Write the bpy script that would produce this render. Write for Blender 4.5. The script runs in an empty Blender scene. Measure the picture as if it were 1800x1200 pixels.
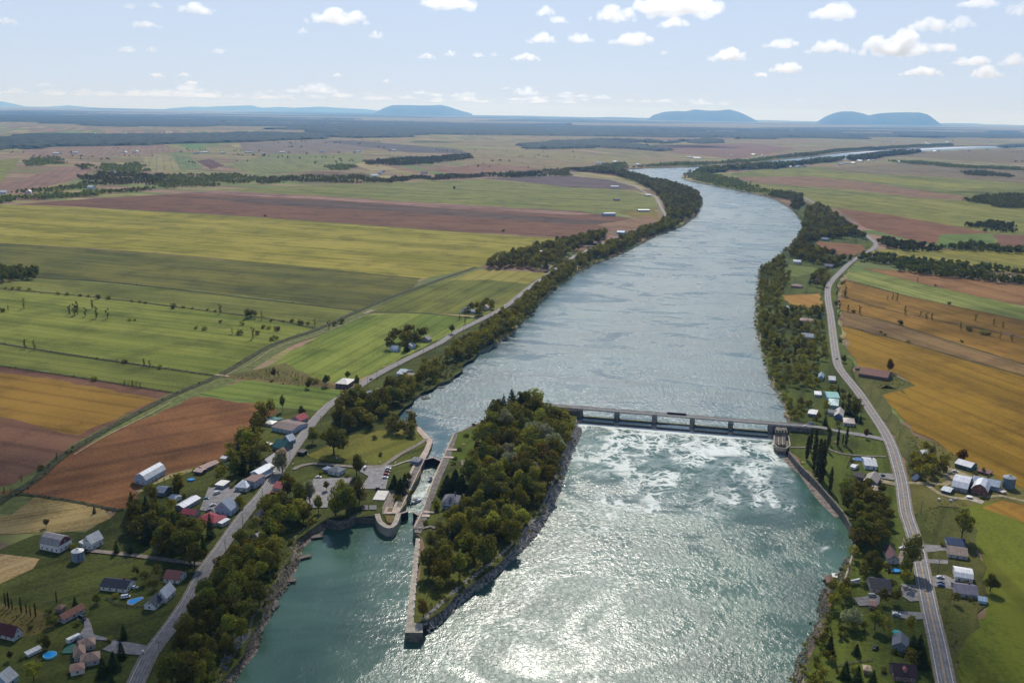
import bpy, bmesh, math, random
import numpy as np
from mathutils import Vector, Matrix
from mathutils.geometry import delaunay_2d_cdt, tessellate_polygon

random.seed(7); RNG = np.random.default_rng(11)
S = bpy.context.scene
COL = S.collection
R = math.radians
PI = math.pi

# ------------------------------------------------------------------ camera
CAMH = 270.0
FPX = 1600.0                       # focal length in pixels of the 1800 px wide photograph
PITCH, ROLL = R(14.17), R(1.05)
cam_data = bpy.data.cameras.new("camera")
cam = bpy.data.objects.new("camera", cam_data); COL.objects.link(cam)
cam_data.sensor_width = 36.0
cam_data.lens = 36.0 * FPX / 1800.0
cam_data.clip_start, cam_data.clip_end = 1.0, 250000.0
CROT = Matrix.Rotation(PI / 2 - PITCH, 3, 'X') @ Matrix.Rotation(ROLL, 3, 'Z')
cam.matrix_world = Matrix.Translation((0, 0, CAMH)) @ CROT.to_4x4()
S.camera = cam

# ------------------------------------------------------------------ sky, sun, exposure
SUN_EL, SUN_AZ = R(41.8), R(2.0)   # azimuth measured from +Y (view direction) towards +X
world = bpy.data.worlds.new("World"); S.world = world
world.use_nodes = True
wn = world.node_tree; bg = wn.nodes["Background"]
sky = wn.nodes.new("ShaderNodeTexSky"); sky.sky_type = 'NISHITA'
sky.sun_disc = False
sky.sun_elevation = SUN_EL
sky.sun_rotation = SUN_AZ
sky.altitude = 900; sky.air_density = 1.0; sky.dust_density = 0.35; sky.ozone_density = 3.6
tcw = wn.nodes.new("ShaderNodeTexCoord"); sepw = wn.nodes.new("ShaderNodeSeparateXYZ"); wn.links.new(tcw.outputs["Generated"], sepw.inputs[0])
mrw = wn.nodes.new("ShaderNodeMapRange"); mrw.interpolation_type = 'SMOOTHSTEP'
for i_, v_ in enumerate((0.0, 0.5, 0.85, 0.12)): mrw.inputs[i_ + 1].default_value = v_
wn.links.new(sepw.outputs[2], mrw.inputs[0])
veil = wn.nodes.new("ShaderNodeMix"); veil.data_type = 'RGBA'; wn.links.new(mrw.outputs[0], veil.inputs[0])   # thin high veil that pales the sky towards the horizon
wn.links.new(sky.outputs[0], veil.inputs[6]); veil.inputs[7].default_value = (5.8, 6.65, 8.45, 1)
wn.links.new(veil.outputs[2], bg.inputs[0])
bg.inputs[1].default_value = 0.1

sun_d = bpy.data.lights.new("sun", 'SUN'); sun_d.energy = 3.9; sun_d.angle = R(0.53); sun_d.color = (1.0, 0.955, 0.88)
sun = bpy.data.objects.new("sun", sun_d); COL.objects.link(sun)
SUN_DIR = Vector((math.sin(SUN_AZ) * math.cos(SUN_EL), math.cos(SUN_AZ) * math.cos(SUN_EL), math.sin(SUN_EL)))
sun.rotation_euler = SUN_DIR.to_track_quat('Z', 'Y').to_euler()
sun.location = (0, 0, 3000)
vs = S.view_settings
S.display_settings.display_device = 'sRGB'
vs.view_transform = 'Standard'; vs.look = 'None'; vs.gamma = 1.0; vs.exposure = 0.06; vs.use_curve_mapping = False
cy = S.cycles
cy.volume_bounces = 8; cy.max_bounces = 10; cy.transparent_max_bounces = 24; cy.diffuse_bounces = 3
cy.sample_clamp_indirect = 4.0; cy.caustics_reflective = False; cy.caustics_refractive = False

# ------------------------------------------------------------------ helpers
def P(px, py, z=0.0):
    """the point at height z that the photograph shows at pixel (px, py)"""
    d = CROT @ Vector(((px - 900.0) / FPX, -(py - 600.0) / FPX, -1.0))
    t = (z - CAMH) / d.z
    return Vector((d.x * t, d.y * t, z))

def PP(pts, z=0.0):
    return [P(p[0], p[1], p[2] if len(p) > 2 else z) for p in pts]

def lin(r, g, b):
    f = lambda c: (c / 12.92) if c <= 0.04045 else ((c + 0.055) / 1.055) ** 2.4
    return (f(r / 255), f(g / 255), f(b / 255))

def inside(poly, x, y):
    """numpy even-odd test; poly is [(x, y)], x and y arrays"""
    x = np.asarray(x, float); y = np.asarray(y, float)
    r = np.zeros(x.shape, bool); n = len(poly); j = n - 1
    for i in range(n):
        xi, yi = poly[i][0], poly[i][1]; xj, yj = poly[j][0], poly[j][1]
        if yi != yj:
            c = ((yi > y) != (yj > y)) & (x < (xj - xi) * (y - yi) / (yj - yi) + xi)
            r ^= c
        j = i
    return r

def seg_dist(pts, x, y):
    x = np.asarray(x, float); y = np.asarray(y, float)
    best = np.full(x.shape, 1e9)
    for a, b in zip(pts[:-1], pts[1:]):
        dx, dy = b[0] - a[0], b[1] - a[1]
        t = np.clip(((x - a[0]) * dx + (y - a[1]) * dy) / max(dx * dx + dy * dy, 1e-6), 0, 1)
        best = np.minimum(best, np.hypot(x - a[0] - t * dx, y - a[1] - t * dy))
    return best

class MB:
    """collects geometry, then links it as one mesh object"""
    def __init__(s): s.v = []; s.f = []; s.m = []
    def poly(s, pts, m=0):
        i = len(s.v); s.v += [tuple(p) for p in pts]; s.f.append(tuple(range(i, i + len(pts)))); s.m.append(m)
    def box(s, x0, x1, y0, y1, z0, z1, m=0):
        i = len(s.v)
        s.v += [(x0, y0, z0), (x1, y0, z0), (x1, y1, z0), (x0, y1, z0), (x0, y0, z1), (x1, y0, z1), (x1, y1, z1), (x0, y1, z1)]
        for f in ((0, 3, 2, 1), (4, 5, 6, 7), (0, 1, 5, 4), (1, 2, 6, 5), (2, 3, 7, 6), (3, 0, 4, 7)):
            s.f.append(tuple(i + k for k in f)); s.m.append(m)
    def prism(s, prof, x0, x1, m=0):
        """profile [(y, z)] counter-clockwise, swept along x"""
        i = len(s.v); n = len(prof)
        s.v += [(x0, y, z) for y, z in prof] + [(x1, y, z) for y, z in prof]
        s.f.append(tuple(i + k for k in range(n))[::-1]); s.m.append(m)
        s.f.append(tuple(i + n + k for k in range(n))); s.m.append(m)
        for k in range(n):
            s.f.append((i + k, i + (k + 1) % n, i + n + (k + 1) % n, i + n + k)); s.m.append(m)
    def extrude(s, pts, z0, z1, m=0, mside=None):
        """flat outline [(x, y)] raised from z0 to z1"""
        n = len(pts); a = sum(pts[k][0] * pts[(k + 1) % n][1] - pts[(k + 1) % n][0] * pts[k][1] for k in range(n))
        if a < 0: pts = pts[::-1]
        i = len(s.v); ms = m if mside is None else mside
        s.v += [(p[0], p[1], z0) for p in pts] + [(p[0], p[1], z1) for p in pts]
        tris = tessellate_polygon([[Vector((p[0], p[1], 0)) for p in pts]])
        for t in tris:
            p0, p1, p2 = (pts[q] for q in t)
            up = (p1[0] - p0[0]) * (p2[1] - p0[1]) - (p2[0] - p0[0]) * (p1[1] - p0[1]) > 0
            t = tuple(t) if up else tuple(t)[::-1]
            s.f.append(tuple(i + n + q for q in t)); s.m.append(m)
        for k in range(n):
            s.f.append((i + k, i + (k + 1) % n, i + n + (k + 1) % n, i + n + k)); s.m.append(ms)
    def tube(s, a, b, r0, r1, n=8, m=0):
        a = Vector(a); b = Vector(b); q = (b - a).to_track_quat('Z', 'Y'); i = len(s.v)
        for k in range(n):
            c, t = math.cos(2 * PI * k / n), math.sin(2 * PI * k / n)
            s.v.append(tuple(a + q @ Vector((c * r0, t * r0, 0))))
        for k in range(n):
            c, t = math.cos(2 * PI * k / n), math.sin(2 * PI * k / n)
            s.v.append(tuple(b + q @ Vector((c * r1, t * r1, 0))))
        for k in range(n):
            s.f.append((i + k, i + (k + 1) % n, i + n + (k + 1) % n, i + n + k)); s.m.append(m)
        s.f.append(tuple(i + k for k in range(n))[::-1]); s.m.append(m)
        s.f.append(tuple(i + n + k for k in range(n))); s.m.append(m)
    def lathe(s, prof, n=16, m=0, cx=0, cy=0):
        i = len(s.v); L = len(prof)
        for r, z in prof:
            for k in range(n): s.v.append((cx + r * math.cos(2 * PI * k / n), cy + r * math.sin(2 * PI * k / n), z))
        for j in range(L - 1):
            for k in range(n):
                s.f.append((i + j * n + k, i + j * n + (k + 1) % n, i + (j + 1) * n + (k + 1) % n, i + (j + 1) * n + k)); s.m.append(m)
        s.f.append(tuple(i + k for k in range(n))[::-1]); s.m.append(m)
        s.f.append(tuple(i + (L - 1) * n + k for k in range(n))); s.m.append(m)
    def mesh(s, name, mats):
        me = bpy.data.meshes.new(name); me.from_pydata(s.v, [], s.f)
        for m in (mats if isinstance(mats, (list, tuple)) else [mats]): me.materials.append(m)
        me.polygons.foreach_set("material_index", s.m); me.update()
        return me
    def build(s, name, mats, parent=None):
        return link(name, s.mesh(name, mats), parent)

def link(name, me, parent=None):
    o = bpy.data.objects.new(name, me); COL.objects.link(o)
    if parent is not None: o.parent = parent
    return o

def empty(name, loc, rz=0.0, sc=None):
    o = bpy.data.objects.new(name, None); COL.objects.link(o)
    o.location = loc; o.rotation_euler = (0, 0, rz); o.empty_display_size = 0.5
    if sc is not None: o.scale = sc
    return o

def tag(o, label=None, cat=None, group=None, kind=None):
    if label: o["label"] = label
    if cat: o["category"] = cat
    if group: o["group"] = group
    if kind: o["kind"] = kind
    return o

KIDS = {}
def copy_tree(o, parent=None):
    c = o.copy(); COL.objects.link(c)
    if parent is not None: c.parent = parent
    for ch in [x for x in o.children]:
        copy_tree(ch, c)
    return c

def smooth_line(pts, step=12.0):
    """Catmull-Rom through 2D points"""
    pts = [Vector((p[0], p[1])) for p in pts]; out = []
    ext = [2 * pts[0] - pts[1]] + pts + [2 * pts[-1] - pts[-2]]
    for i in range(1, len(ext) - 2):
        p0, p1, p2, p3 = ext[i - 1:i + 3]
        n = max(2, min(24, int((p2 - p1).length / step)))
        for k in range(n):
            t = k / n
            out.append(0.5 * ((2 * p1) + (p2 - p0) * t + (2 * p0 - 5 * p1 + 4 * p2 - p3) * t * t + (3 * p1 - p0 - 3 * p2 + p3) * t ** 3))
    out.append(pts[-1])
    return out

def offset_line(line, d):
    out = []
    for i, p in enumerate(line):
        t = (line[min(i + 1, len(line) - 1)] - line[max(i - 1, 0)]).normalized()
        out.append(p + Vector((-t.y, t.x)) * d)
    return out

def strip(mb, line, d0, d1, z, m=0):
    a, b = offset_line(line, d0), offset_line(line, d1)
    for i in range(len(line) - 1):
        q = [(a[i].x, a[i].y, z), (b[i].x, b[i].y, z), (b[i + 1].x, b[i + 1].y, z), (a[i + 1].x, a[i + 1].y, z)]
        if d1 > d0: q = q[::-1]
        mb.poly(q, m)

# ------------------------------------------------------------------ materials
def nodes_of(m):
    m.use_nodes = True; nt = m.node_tree
    return nt, nt.nodes["Principled BSDF"], nt.links

def mixc(nt, fac, a, b, mode='MIX'):
    n = nt.nodes.new("ShaderNodeMix"); n.data_type = 'RGBA'; n.blend_type = mode
    for sock, v in ((n.inputs[0], fac), (n.inputs[6], a), (n.inputs[7], b)):
        if hasattr(v, "is_linked"): nt.links.new(v, sock)
        elif isinstance(v, (int, float)): sock.default_value = v
        else: sock.default_value = (*v[:3], 1)
    return n.outputs[2]

def math_n(nt, op, a, b=None, c=None, clamp=False):
    n = nt.nodes.new("ShaderNodeMath"); n.operation = op; n.use_clamp = clamp
    for i, v in enumerate((a, b, c)):
        if v is None: continue
        if hasattr(v, "is_linked"): nt.links.new(v, n.inputs[i])
        else: n.inputs[i].default_value = v
    return n.outputs[0]

def noise(nt, vec, scale, detail=3, rough=0.5, dist=0.0):
    n = nt.nodes.new("ShaderNodeTexNoise"); n.inputs["Scale"].default_value = scale
    n.inputs["Detail"].default_value = detail; n.inputs["Roughness"].default_value = rough; n.inputs["Distortion"].default_value = dist
    nt.links.new(vec, n.inputs["Vector"]); return n.outputs[0]

def ramp(nt, fac, stops):
    n = nt.nodes.new("ShaderNodeMapRange"); n.interpolation_type = 'SMOOTHSTEP'
    n.inputs[1].default_value, n.inputs[2].default_value, n.inputs[3].default_value, n.inputs[4].default_value = stops
    nt.links.new(fac, n.inputs[0]); return n.outputs[0]

def mapped(nt, angle=0.0, scale=(1, 1, 1), loc=(0, 0, 0), kind='Object'):
    tc = nt.nodes.new("ShaderNodeTexCoord"); r = nt.nodes.new("ShaderNodeMapping")
    r.vector_type = 'TEXTURE'; r.inputs[1].default_value = loc; r.inputs[2].default_value = (0, 0, angle)
    nt.links.new(tc.outputs[kind], r.inputs[0])
    s = nt.nodes.new("ShaderNodeMapping"); s.inputs[3].default_value = scale
    nt.links.new(r.outputs[0], s.inputs[0]); return s.outputs[0]

MATS = {}
def mat(name, col, rough=0.85, var=0.18, scale=0.6, metal=0.0, spec=0.3):
    """plain surface with mottled wear; col is sRGB 0-255"""
    if name in MATS: return MATS[name]
    m = bpy.data.materials.new(name); nt, b, L = nodes_of(m)
    c = lin(*col); v = mapped(nt)
    n = noise(nt, v, scale, 5, 0.65)
    hi = tuple(min(x * (1 + var), 0.9) for x in c); lo = tuple(x * (1 - var * 1.6) for x in c)
    L.new(mixc(nt, ramp(nt, n, (0.3, 0.7, 0, 1)), lo, hi), b.inputs["Base Color"])
    b.inputs["Roughness"].default_value = rough; b.inputs["Metallic"].default_value = metal; b.inputs["Specular IOR Level"].default_value = spec
    MATS[name] = m; return m

def roof_mat(col, ribs=True):
    name = "roofing_%d_%d_%d" % col
    if name in MATS: return MATS[name]
    m = bpy.data.materials.new(name); nt, b, L = nodes_of(m)
    c = lin(*col); v = mapped(nt, 0, (1, 1, 1))
    n = noise(nt, v, 0.5, 5, 0.7)
    vs_ = mapped(nt, 0, (3.0, 0.15, 0.15)); st = noise(nt, vs_, 1.0, 2, 0.5)
    f = math_n(nt, 'MULTIPLY_ADD', st, 0.6, math_n(nt, 'MULTIPLY', n, 0.5))
    hi = tuple(min(x * 1.2, 0.85) for x in c); lo = tuple(x * 0.68 for x in c)
    L.new(mixc(nt, ramp(nt, f, (0.35, 0.75, 0, 1)), lo, hi), b.inputs["Base Color"])
    b.inputs["Roughness"].default_value = 0.55 if sum(col) > 480 else 0.75; b.inputs["Specular IOR Level"].default_value = 0.4
    MATS[name] = m; return m

def field_mat(name, c1, c2, ang, streak=0.9, rows=7.0, rough=0.95):
    """crop or soil: long streaks along the field, patches and fine tilth"""
    m = bpy.data.materials.new(name); nt, b, L = nodes_of(m)
    a = mapped(nt, ang, (1 / 260.0, 1 / rows, 1)); s1 = noise(nt, a, 1.0, 4, 0.6, 0.3)
    a2 = mapped(nt, ang, (1 / 420.0, 1 / (rows * 5.5), 1)); s2 = noise(nt, a2, 1.0, 3, 0.55, 0.4)
    p = mapped(nt, ang, (1 / 130.0, 1 / 60.0, 1)); s3 = noise(nt, p, 1.0, 5, 0.62)
    f = mapped(nt, 0, (0.45, 0.45, 0.45)); s4 = noise(nt, f, 1.0, 4, 0.7)
    t = math_n(nt, 'MULTIPLY_ADD', s1, 0.55 * streak, math_n(nt, 'MULTIPLY', s2, 0.75 * streak))
    t = math_n(nt, 'MULTIPLY_ADD', s3, 0.6, t)
    t = math_n(nt, 'MULTIPLY_ADD', s4, 0.7, t)
    mid = (0.55 + 0.75) * streak * 0.5 + 0.65
    fac = ramp(nt, t, (mid - 0.17, mid + 0.17, 0, 1))
    dull = lambda c: tuple(0.94 * q + 0.055 * sum(c) / 3 for q in c)
    cc = mixc(nt, fac, lin(*dull(c1)), lin(*dull(c2)))
    tv = mapped(nt, ang, (0.02, 1 / (rows * 3.1), 1)); wv = nt.nodes.new("ShaderNodeTexWave"); wv.bands_direction = 'Y'; wv.inputs["Scale"].default_value = 0.36; wv.inputs["Distortion"].default_value = 0.6; wv.inputs["Detail Scale"].default_value = 0.3
    L.new(tv, wv.inputs[0]); tl = ramp(nt, wv.outputs["Fac"], (0.03, 0.16, 0.80, 1.0))            # tramlines
    wp = noise(nt, mapped(nt, 0, (1 / 55.0, 1 / 55.0, 1)), 1.0, 6, 0.7); wet = ramp(nt, wp, (0.34, 0.54, 0.72, 1.06))
    cc = mixc(nt, 1.0, cc, math_n(nt, 'MULTIPLY', tl, wet), 'MULTIPLY')
    L.new(cc, b.inputs["Base Color"])
    b.inputs["Roughness"].default_value = rough; b.inputs["Specular IOR Level"].default_value = 0.08
    bp = nt.nodes.new("ShaderNodeBump"); bp.inputs["Strength"].default_value = 0.5; bp.inputs["Distance"].default_value = 0.6
    L.new(s4, bp.inputs["Height"]); L.new(bp.outputs[0], b.inputs["Normal"])
    return m

def leaf_mat(name, c1, c2, var=0.35):
    """leaves: tinted per leaf clump and per tree, letting some light through"""
    m = bpy.data.materials.new(name); m.use_nodes = True; nt = m.node_tree; L = nt.links
    nt.nodes.clear()
    out = nt.nodes.new("ShaderNodeOutputMaterial")
    at = nt.nodes.new("ShaderNodeAttribute"); at.attribute_name = "tint"
    oi = nt.nodes.new("ShaderNodeObjectInfo")
    col = mixc(nt, at.outputs["Fac"], lin(*c1), lin(*c2))
    k = math_n(nt, 'MULTIPLY_ADD', oi.outputs["Random"], var * 2, 1 - var)
    hs = nt.nodes.new("ShaderNodeHueSaturation"); L.new(col, hs.inputs["Color"]); L.new(k, hs.inputs["Value"])
    hu = math_n(nt, 'MULTIPLY_ADD', oi.outputs["Random"], 0.05, 0.475); L.new(hu, hs.inputs["Hue"])
    d = nt.nodes.new("ShaderNodeBsdfDiffuse"); t = nt.nodes.new("ShaderNodeBsdfTranslucent")
    L.new(hs.outputs[0], d.inputs[0]); L.new(hs.outputs[0], t.inputs[0])
    mx = nt.nodes.new("ShaderNodeMixShader"); mx.inputs[0].default_value = 0.32
    L.new(d.outputs[0], mx.inputs[1]); L.new(t.outputs[0], mx.inputs[2]); L.new(mx.outputs[0], out.inputs[0])
    return m

ASPHALT = mat("worn_asphalt", (126, 122, 120), 0.8, 0.2, 0.25)
CONCRETE = mat("pale_concrete", (166, 156, 140), 0.9, 0.22, 0.25)
CONCRETE_OLD = mat("weathered_concrete", (112, 105, 96), 0.92, 0.35, 0.35)
STONE = mat("wall_stone", (108, 103, 95), 0.95, 0.35, 0.5)
GRAVEL = mat("gravel", (128, 118, 106), 0.95, 0.25, 0.5)
WOOD = mat("weathered_wood", (112, 102, 92), 0.9, 0.25, 1.2)
BARK = mat("bark", (72, 60, 48), 0.95, 0.3, 3.0)
STEEL_DARK = mat("dark_painted_steel", (38, 38, 40), 0.6, 0.25, 0.8)
WHITE = mat("white_paint", (226, 226, 222), 0.5, 0.06, 0.8)
GLASS = mat("window_glass", (34, 40, 48), 0.12, 0.2, 0.3, 0, 0.6)
YELLOW = mat("yellow_road_paint", (196, 150, 70), 0.8, 0.1, 0.5)
LINE_WHITE = mat("white_road_paint", (205, 203, 198), 0.8, 0.1, 0.5)
POOL_WATER = mat("pool_water", (40, 140, 205), 0.08, 0.12, 0.8, 0, 0.5)
TYRE = mat("tyre_rubber", (28, 28, 28), 0.9, 0.1, 1)
# ================================================================== SETTING
Z_UP, Z_DN = -3.0, -5.5            # river level above and below the dam; the land is z = 0

# shore line in photograph pixels with the height it was read at
RING_W = [(300,1330,-4),(365,1240,-4),(399,1187,-4),(417,1155,-4),(440,1127,-4),(445,1097,-4),(465,1072,-4),(470,1050,-4),(492,1027,-4),(497,1007,-4),
 (512,985,-4),(515,967,-4),(522,950,-4),(542,935,-4),(572,915,-4),(600,912,-3),(614,908,-2),(632,903,0),(663,905,0),(668,917,0),(680,926,0),(690,926,0),(701,903,0),(724,857,0),
 (747,808,0),(753,795,0),(760,775,0),(737,752,0),(729,749,-1),(712,745,-2),(690,742,-2),(686,731,-2),(700,715,-2),(737,692,-2),(757,677,-2),(790,668,-2),(808,640,-2),
 (837,620,-2),(862,610,-2),(900,585,-2),(925,557,-2),(950,530,-2),(970,510,-2),(1012,480,-2),(1050,462,-2),(1095,445,-2),(1150,415,-2),(1200,397,-2),
 (1222,380,-2),(1235,356,-2),(1227,340,-2),(1207,331,-2),(1187,325,-2),(1150,318,-2),(1125,311,-2),(1107,307,-2),(1092,302,-2),(1108,297.5,-2),(1140,295.5,-2),
 (1170,295,-2),(1205,294,-2),(1260,291.5,-2),(1320,287,-2),(1362,282,-2),(1400,277.5,-2),(1432,275.5,-2),(1475,269,-2),(1525,265,-2),(1600,261,-2),
 (1675,257.5,-2),(1732,256.5,-2),(1830,255,-2)]
RING_E = [(1830,259.5,-2),(1732,261.5,-2),(1675,264,-2),(1612,267,-2),(1575,269,-2),(1525,275,-2),(1475,282,-2),(1437,284,-2),(1400,290,-2),(1360,292,-2),
 (1300,296,-2),(1240,301,-2),(1202,306,-2),(1198,312,-2),(1207,317,-2),(1250,326,-2),(1275,331,-2),(1320,340,-2),(1350,347,-2),(1365,352,-2),(1390,367,-2),
 (1410,385,-2),(1413,395,-2),(1406,410,-2),(1400,425,-2),(1378,444,-2),(1353,462,-2),(1336,473,-2),(1333,517,-2),(1330,572,-2),(1342,617,-2),(1350,650,-2),
 (1362,682,-2),(1380,710,-2),(1384,738,-2),(1392,752,0),(1389,780,0),(1387,793,0),(1405,815,0),(1433,843,0),(1457,870,0),(1480,897,0),(1496,923,0),(1502,940,-1),
 (1503,955,-2),(1499,975,-2),(1484,1025,-3),(1460,1035,-3),(1453,1072,-3),(1457,1087,-4),(1434,1130,-4),(1417,1165,-4),(1412,1200,-4),(1395,1330,-4)]
ISLAND = [(797,762,0),(786,786,0),(775,811,0),(758,850,0),(741,900,0),(727,927,0),(729,936,0),(741,945,0),(735,1000,0),(729,1060,0),(726,1096,0),(740,1100,-3),(748,1096,-3),(770,1078,-4),
 (800,1050,-4),(850,1012,-4),(895,972,-4),(932,932,-4),(958,892,-4),(975,850,-4),(985,820,-4),(995,790,-4),(1008,765,-3),(1014,742,0),(1010,727,-1),(985,716,-2),(955,711,-2),(935,716,-2),
 (890,724,-2),(845,745,-2),(815,757,-1)]

ring_w = [tuple(v) for v in PP(RING_W)]; ring_e = [tuple(v) for v in PP(RING_E)]; isl = [tuple(v) for v in PP(ISLAND)]
ring = ring_w + ring_e

def densify(pts, closed, step=9.0, jit=1.4, upto=1600):
    out = []; n = len(pts)
    for i in range(n if closed else n - 1):
        a = Vector(pts[i][:2]); b = Vector(pts[(i + 1) % n][:2]); L = (b - a).length
        k = max(1, int(L / max(step, a.y / 150.0))) if a.y < upto * 6 else 1
        nr = Vector((-(b - a).y, (b - a).x)).normalized() if L > 0 else Vector((0, 0))
        for j in range(k):
            p = a.lerp(b, j / k)
            if j: p = p + nr * random.uniform(-jit, jit) * min(1.0, L / 20)
            out.append((p.x, p.y))
    if not closed: out.append(tuple(pts[-1][:2]))
    return out

ring_d = densify(ring, True); isl_d = densify(isl, True)

def build_ground():
    pts = [Vector(p) for p in ring_d] + [Vector(p) for p in isl_d]
    n1, n2 = len(ring_d), len(isl_d)
    edges = [(i, (i + 1) % n1) for i in range(n1)] + [(n1 + i, n1 + (i + 1) % n2) for i in range(n2)]
    for y in (-2500, 100, 250, 400, 700, 1000, 1500, 2300, 3500, 5500, 9000, 15000, 25000, 40000, 60000):
        w = max(2500, y * 1.15)
        for x in np.linspace(-w, w, 13):
            if not inside(ring_d, [x], [y])[0] or inside(isl_d, [x], [y])[0]: pts.append(Vector((float(x), float(y))))
    v, e, f, *_ = delaunay_2d_cdt(pts, edges, [], 0, 0.01)
    v = [tuple(q) for q in v]
    cx = np.array([sum(v[i][0] for i in t) / 3 for t in f]); cyy = np.array([sum(v[i][1] for i in t) / 3 for t in f])
    keep = ~inside(ring_d, cx, cyy) | inside(isl_d, cx, cyy)
    mb = MB(); mb.v = [(x, y, 0.0) for x, y in v]
    for t, k in zip(f, keep):
        if k:
            p0, p1, p2 = (v[q] for q in t)
            if (p1[0] - p0[0]) * (p2[1] - p0[1]) - (p2[0] - p0[0]) * (p1[1] - p0[1]) < 0: t = t[::-1]
            mb.f.append(tuple(t)); mb.m.append(0)
    return mb

def ang_of(p, q):
    a, b = P(*p), P(*q); return math.atan2(b.y - a.y, b.x - a.x)
ANG_L = ang_of((0, 427), (740, 490)); ANG_R = ang_of((1480, 575), (1800, 690)); ANG_FAR = ang_of((30, 325), (105, 283))

def ground_material():
    """farmland seen from far: strips of grass, stubble and ploughed soil on a ragged grid"""
    m = bpy.data.materials.new("farmland"); nt, b, L = nodes_of(m)
    def patch(angle, sx, sy, seed):
        v = mapped(nt, angle, (1 / sx, 1 / sy, 1), (seed * 137.0, seed * 71.0, 0))
        sep = nt.nodes.new("ShaderNodeSeparateXYZ"); L.new(v, sep.inputs[0])
        row = math_n(nt, 'FLOOR', sep.outputs[1])
        wn_ = nt.nodes.new("ShaderNodeTexWhiteNoise"); wn_.noise_dimensions = '1D'; L.new(row, wn_.inputs["W"])
        xs = math_n(nt, 'FLOOR', math_n(nt, 'MULTIPLY_ADD', wn_.outputs[0], 3.7, sep.outputs[0]))
        cmb = nt.nodes.new("ShaderNodeCombineXYZ"); L.new(xs, cmb.inputs[0]); L.new(row, cmb.inputs[1]); cmb.inputs[2].default_value = seed
        w2 = nt.nodes.new("ShaderNodeTexWhiteNoise"); w2.noise_dimensions = '3D'; L.new(cmb.outputs[0], w2.inputs["Vector"])
        return w2.outputs[0]
    def palette(fac):
        r = nt.nodes.new("ShaderNodeValToRGB"); r.color_ramp.interpolation = 'CONSTANT'
        cols = [(124, 106, 80), (138, 128, 82), (130, 106, 84), (106, 120, 66), (150, 138, 98), (120, 102, 84), (112, 118, 70), (142, 122, 96), (128, 128, 76), (144, 114, 96)]
        el = r.color_ramp.elements
        while len(el) < len(cols): el.new(1.0)
        for i, c in enumerate(cols):
            el[i].position = i / len(cols); el[i].color = (*lin(*c), 1)
        L.new(fac, r.inputs[0]); return r.outputs[0]
    pa = palette(patch(ANG_L, 620, 48, 3.0)); pb = palette(patch(ANG_FAR, 800, 70, 8.0))
    v = mapped(nt, 0, (1 / 3400.0, 1 / 2600.0, 1)); sel = noise(nt, v, 1.0, 1, 0.4)
    c = mixc(nt, ramp(nt, sel, (0.497, 0.503, 0, 1)), pa, pb)
    v2 = mapped(nt, ANG_L, (1 / 200.0, 1 / 9.0, 1)); st = noise(nt, v2, 1.0, 4, 0.6)
    v3 = mapped(nt, 0, (1 / 90.0, 1 / 90.0, 1)); pt = noise(nt, v3, 1.0, 6, 0.65)
    k = math_n(nt, 'MULTIPLY_ADD', st, 0.7, math_n(nt, 'MULTIPLY', pt, 0.9))
    k = ramp(nt, k, (0.45, 1.15, 0.62, 1.3))
    c = mixc(nt, 1.0, c, k, 'MULTIPLY')
    L.new(c, b.inputs["Base Color"]); b.inputs["Roughness"].default_value = 0.95; b.inputs["Specular IOR Level"].default_value = 0.05
    return m

g = build_ground().build("ground", ground_material()); tag(g, kind="structure")

def bank_material():
    m = bpy.data.materials.new("muddy_bank"); nt, b, L = nodes_of(m)
    v = mapped(nt); n = noise(nt, v, 0.25, 6, 0.7); n2 = noise(nt, v, 1.4, 3, 0.7)
    c = mixc(nt, ramp(nt, n, (0.35, 0.65, 0, 1)), lin(128, 120, 104), lin(98, 96, 70))
    c = mixc(nt, ramp(nt, n2, (0.5, 0.75, 0, 0.8)), c, lin(160, 150, 134))
    L.new(c, b.inputs["Base Color"]); b.inputs["Roughness"].default_value = 0.95
    return m
BANK = bank_material()
WALLS = [[(q.x, q.y) for q in PP(w)] for w in ([(600,912,-3),(614,908,-2),(632,903,0),(663,905,0),(668,917,0),(680,926,0),(690,926,0),(701,903,0),(747,808,0),(753,795,0),(760,775,0),(737,752,0),(729,749,-1)], [(1384,738,-2),(1392,752,0),(1389,780,0),(1387,793,0),(1405,815,0),(1433,843,0),(1457,870,0),(1480,897,0),(1496,923,0),(1502,940,-1),(1503,955,-2),(1499,975,-2)], [(797,762,0),(775,811,0),(741,900,0),(727,927,0),(729,936,0),(741,945,0),(735,1000,0),(726,1096,0),(740,1100,-3)], [(1008,765,-3),(1014,742,0),(1010,727,-1)])]
def bank_skirt(name, pts, inward, width, zlow):
    mb = MB(); n = len(pts); X_, Y_ = np.array([q[0] for q in pts]), np.array([q[1] for q in pts]); wd = np.min([seg_dist(w, X_, Y_) for w in WALLS], 0); wfac = np.clip((wd - 2) / 14, 0.03, 1)
    inn = []
    for i in range(n):
        a = Vector(pts[i - 1]); b = Vector(pts[(i + 1) % n]); t = (b - a)
        t = t.normalized() if t.length > 1e-6 else Vector((1, 0))
        w = width * (0.8 + 0.45 * math.sin(i * 1.7) * math.sin(i * 0.31)) * wfac[i]
        inn.append(Vector(pts[i]) + Vector((-t.y, t.x)) * inward * w)
    for i in range(n):
        j = (i + 1) % n
        q = [(*pts[i], 0.0), (*pts[j], 0.0), (inn[j].x, inn[j].y, zlow), (inn[i].x, inn[i].y, zlow)]
        mb.poly(q if inward < 0 else q[::-1])
    return mb.build(name, BANK)
def area2(p): return sum(p[k][0] * p[(k + 1) % len(p)][1] - p[(k + 1) % len(p)][0] * p[k][1] for k in range(len(p)))
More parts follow.
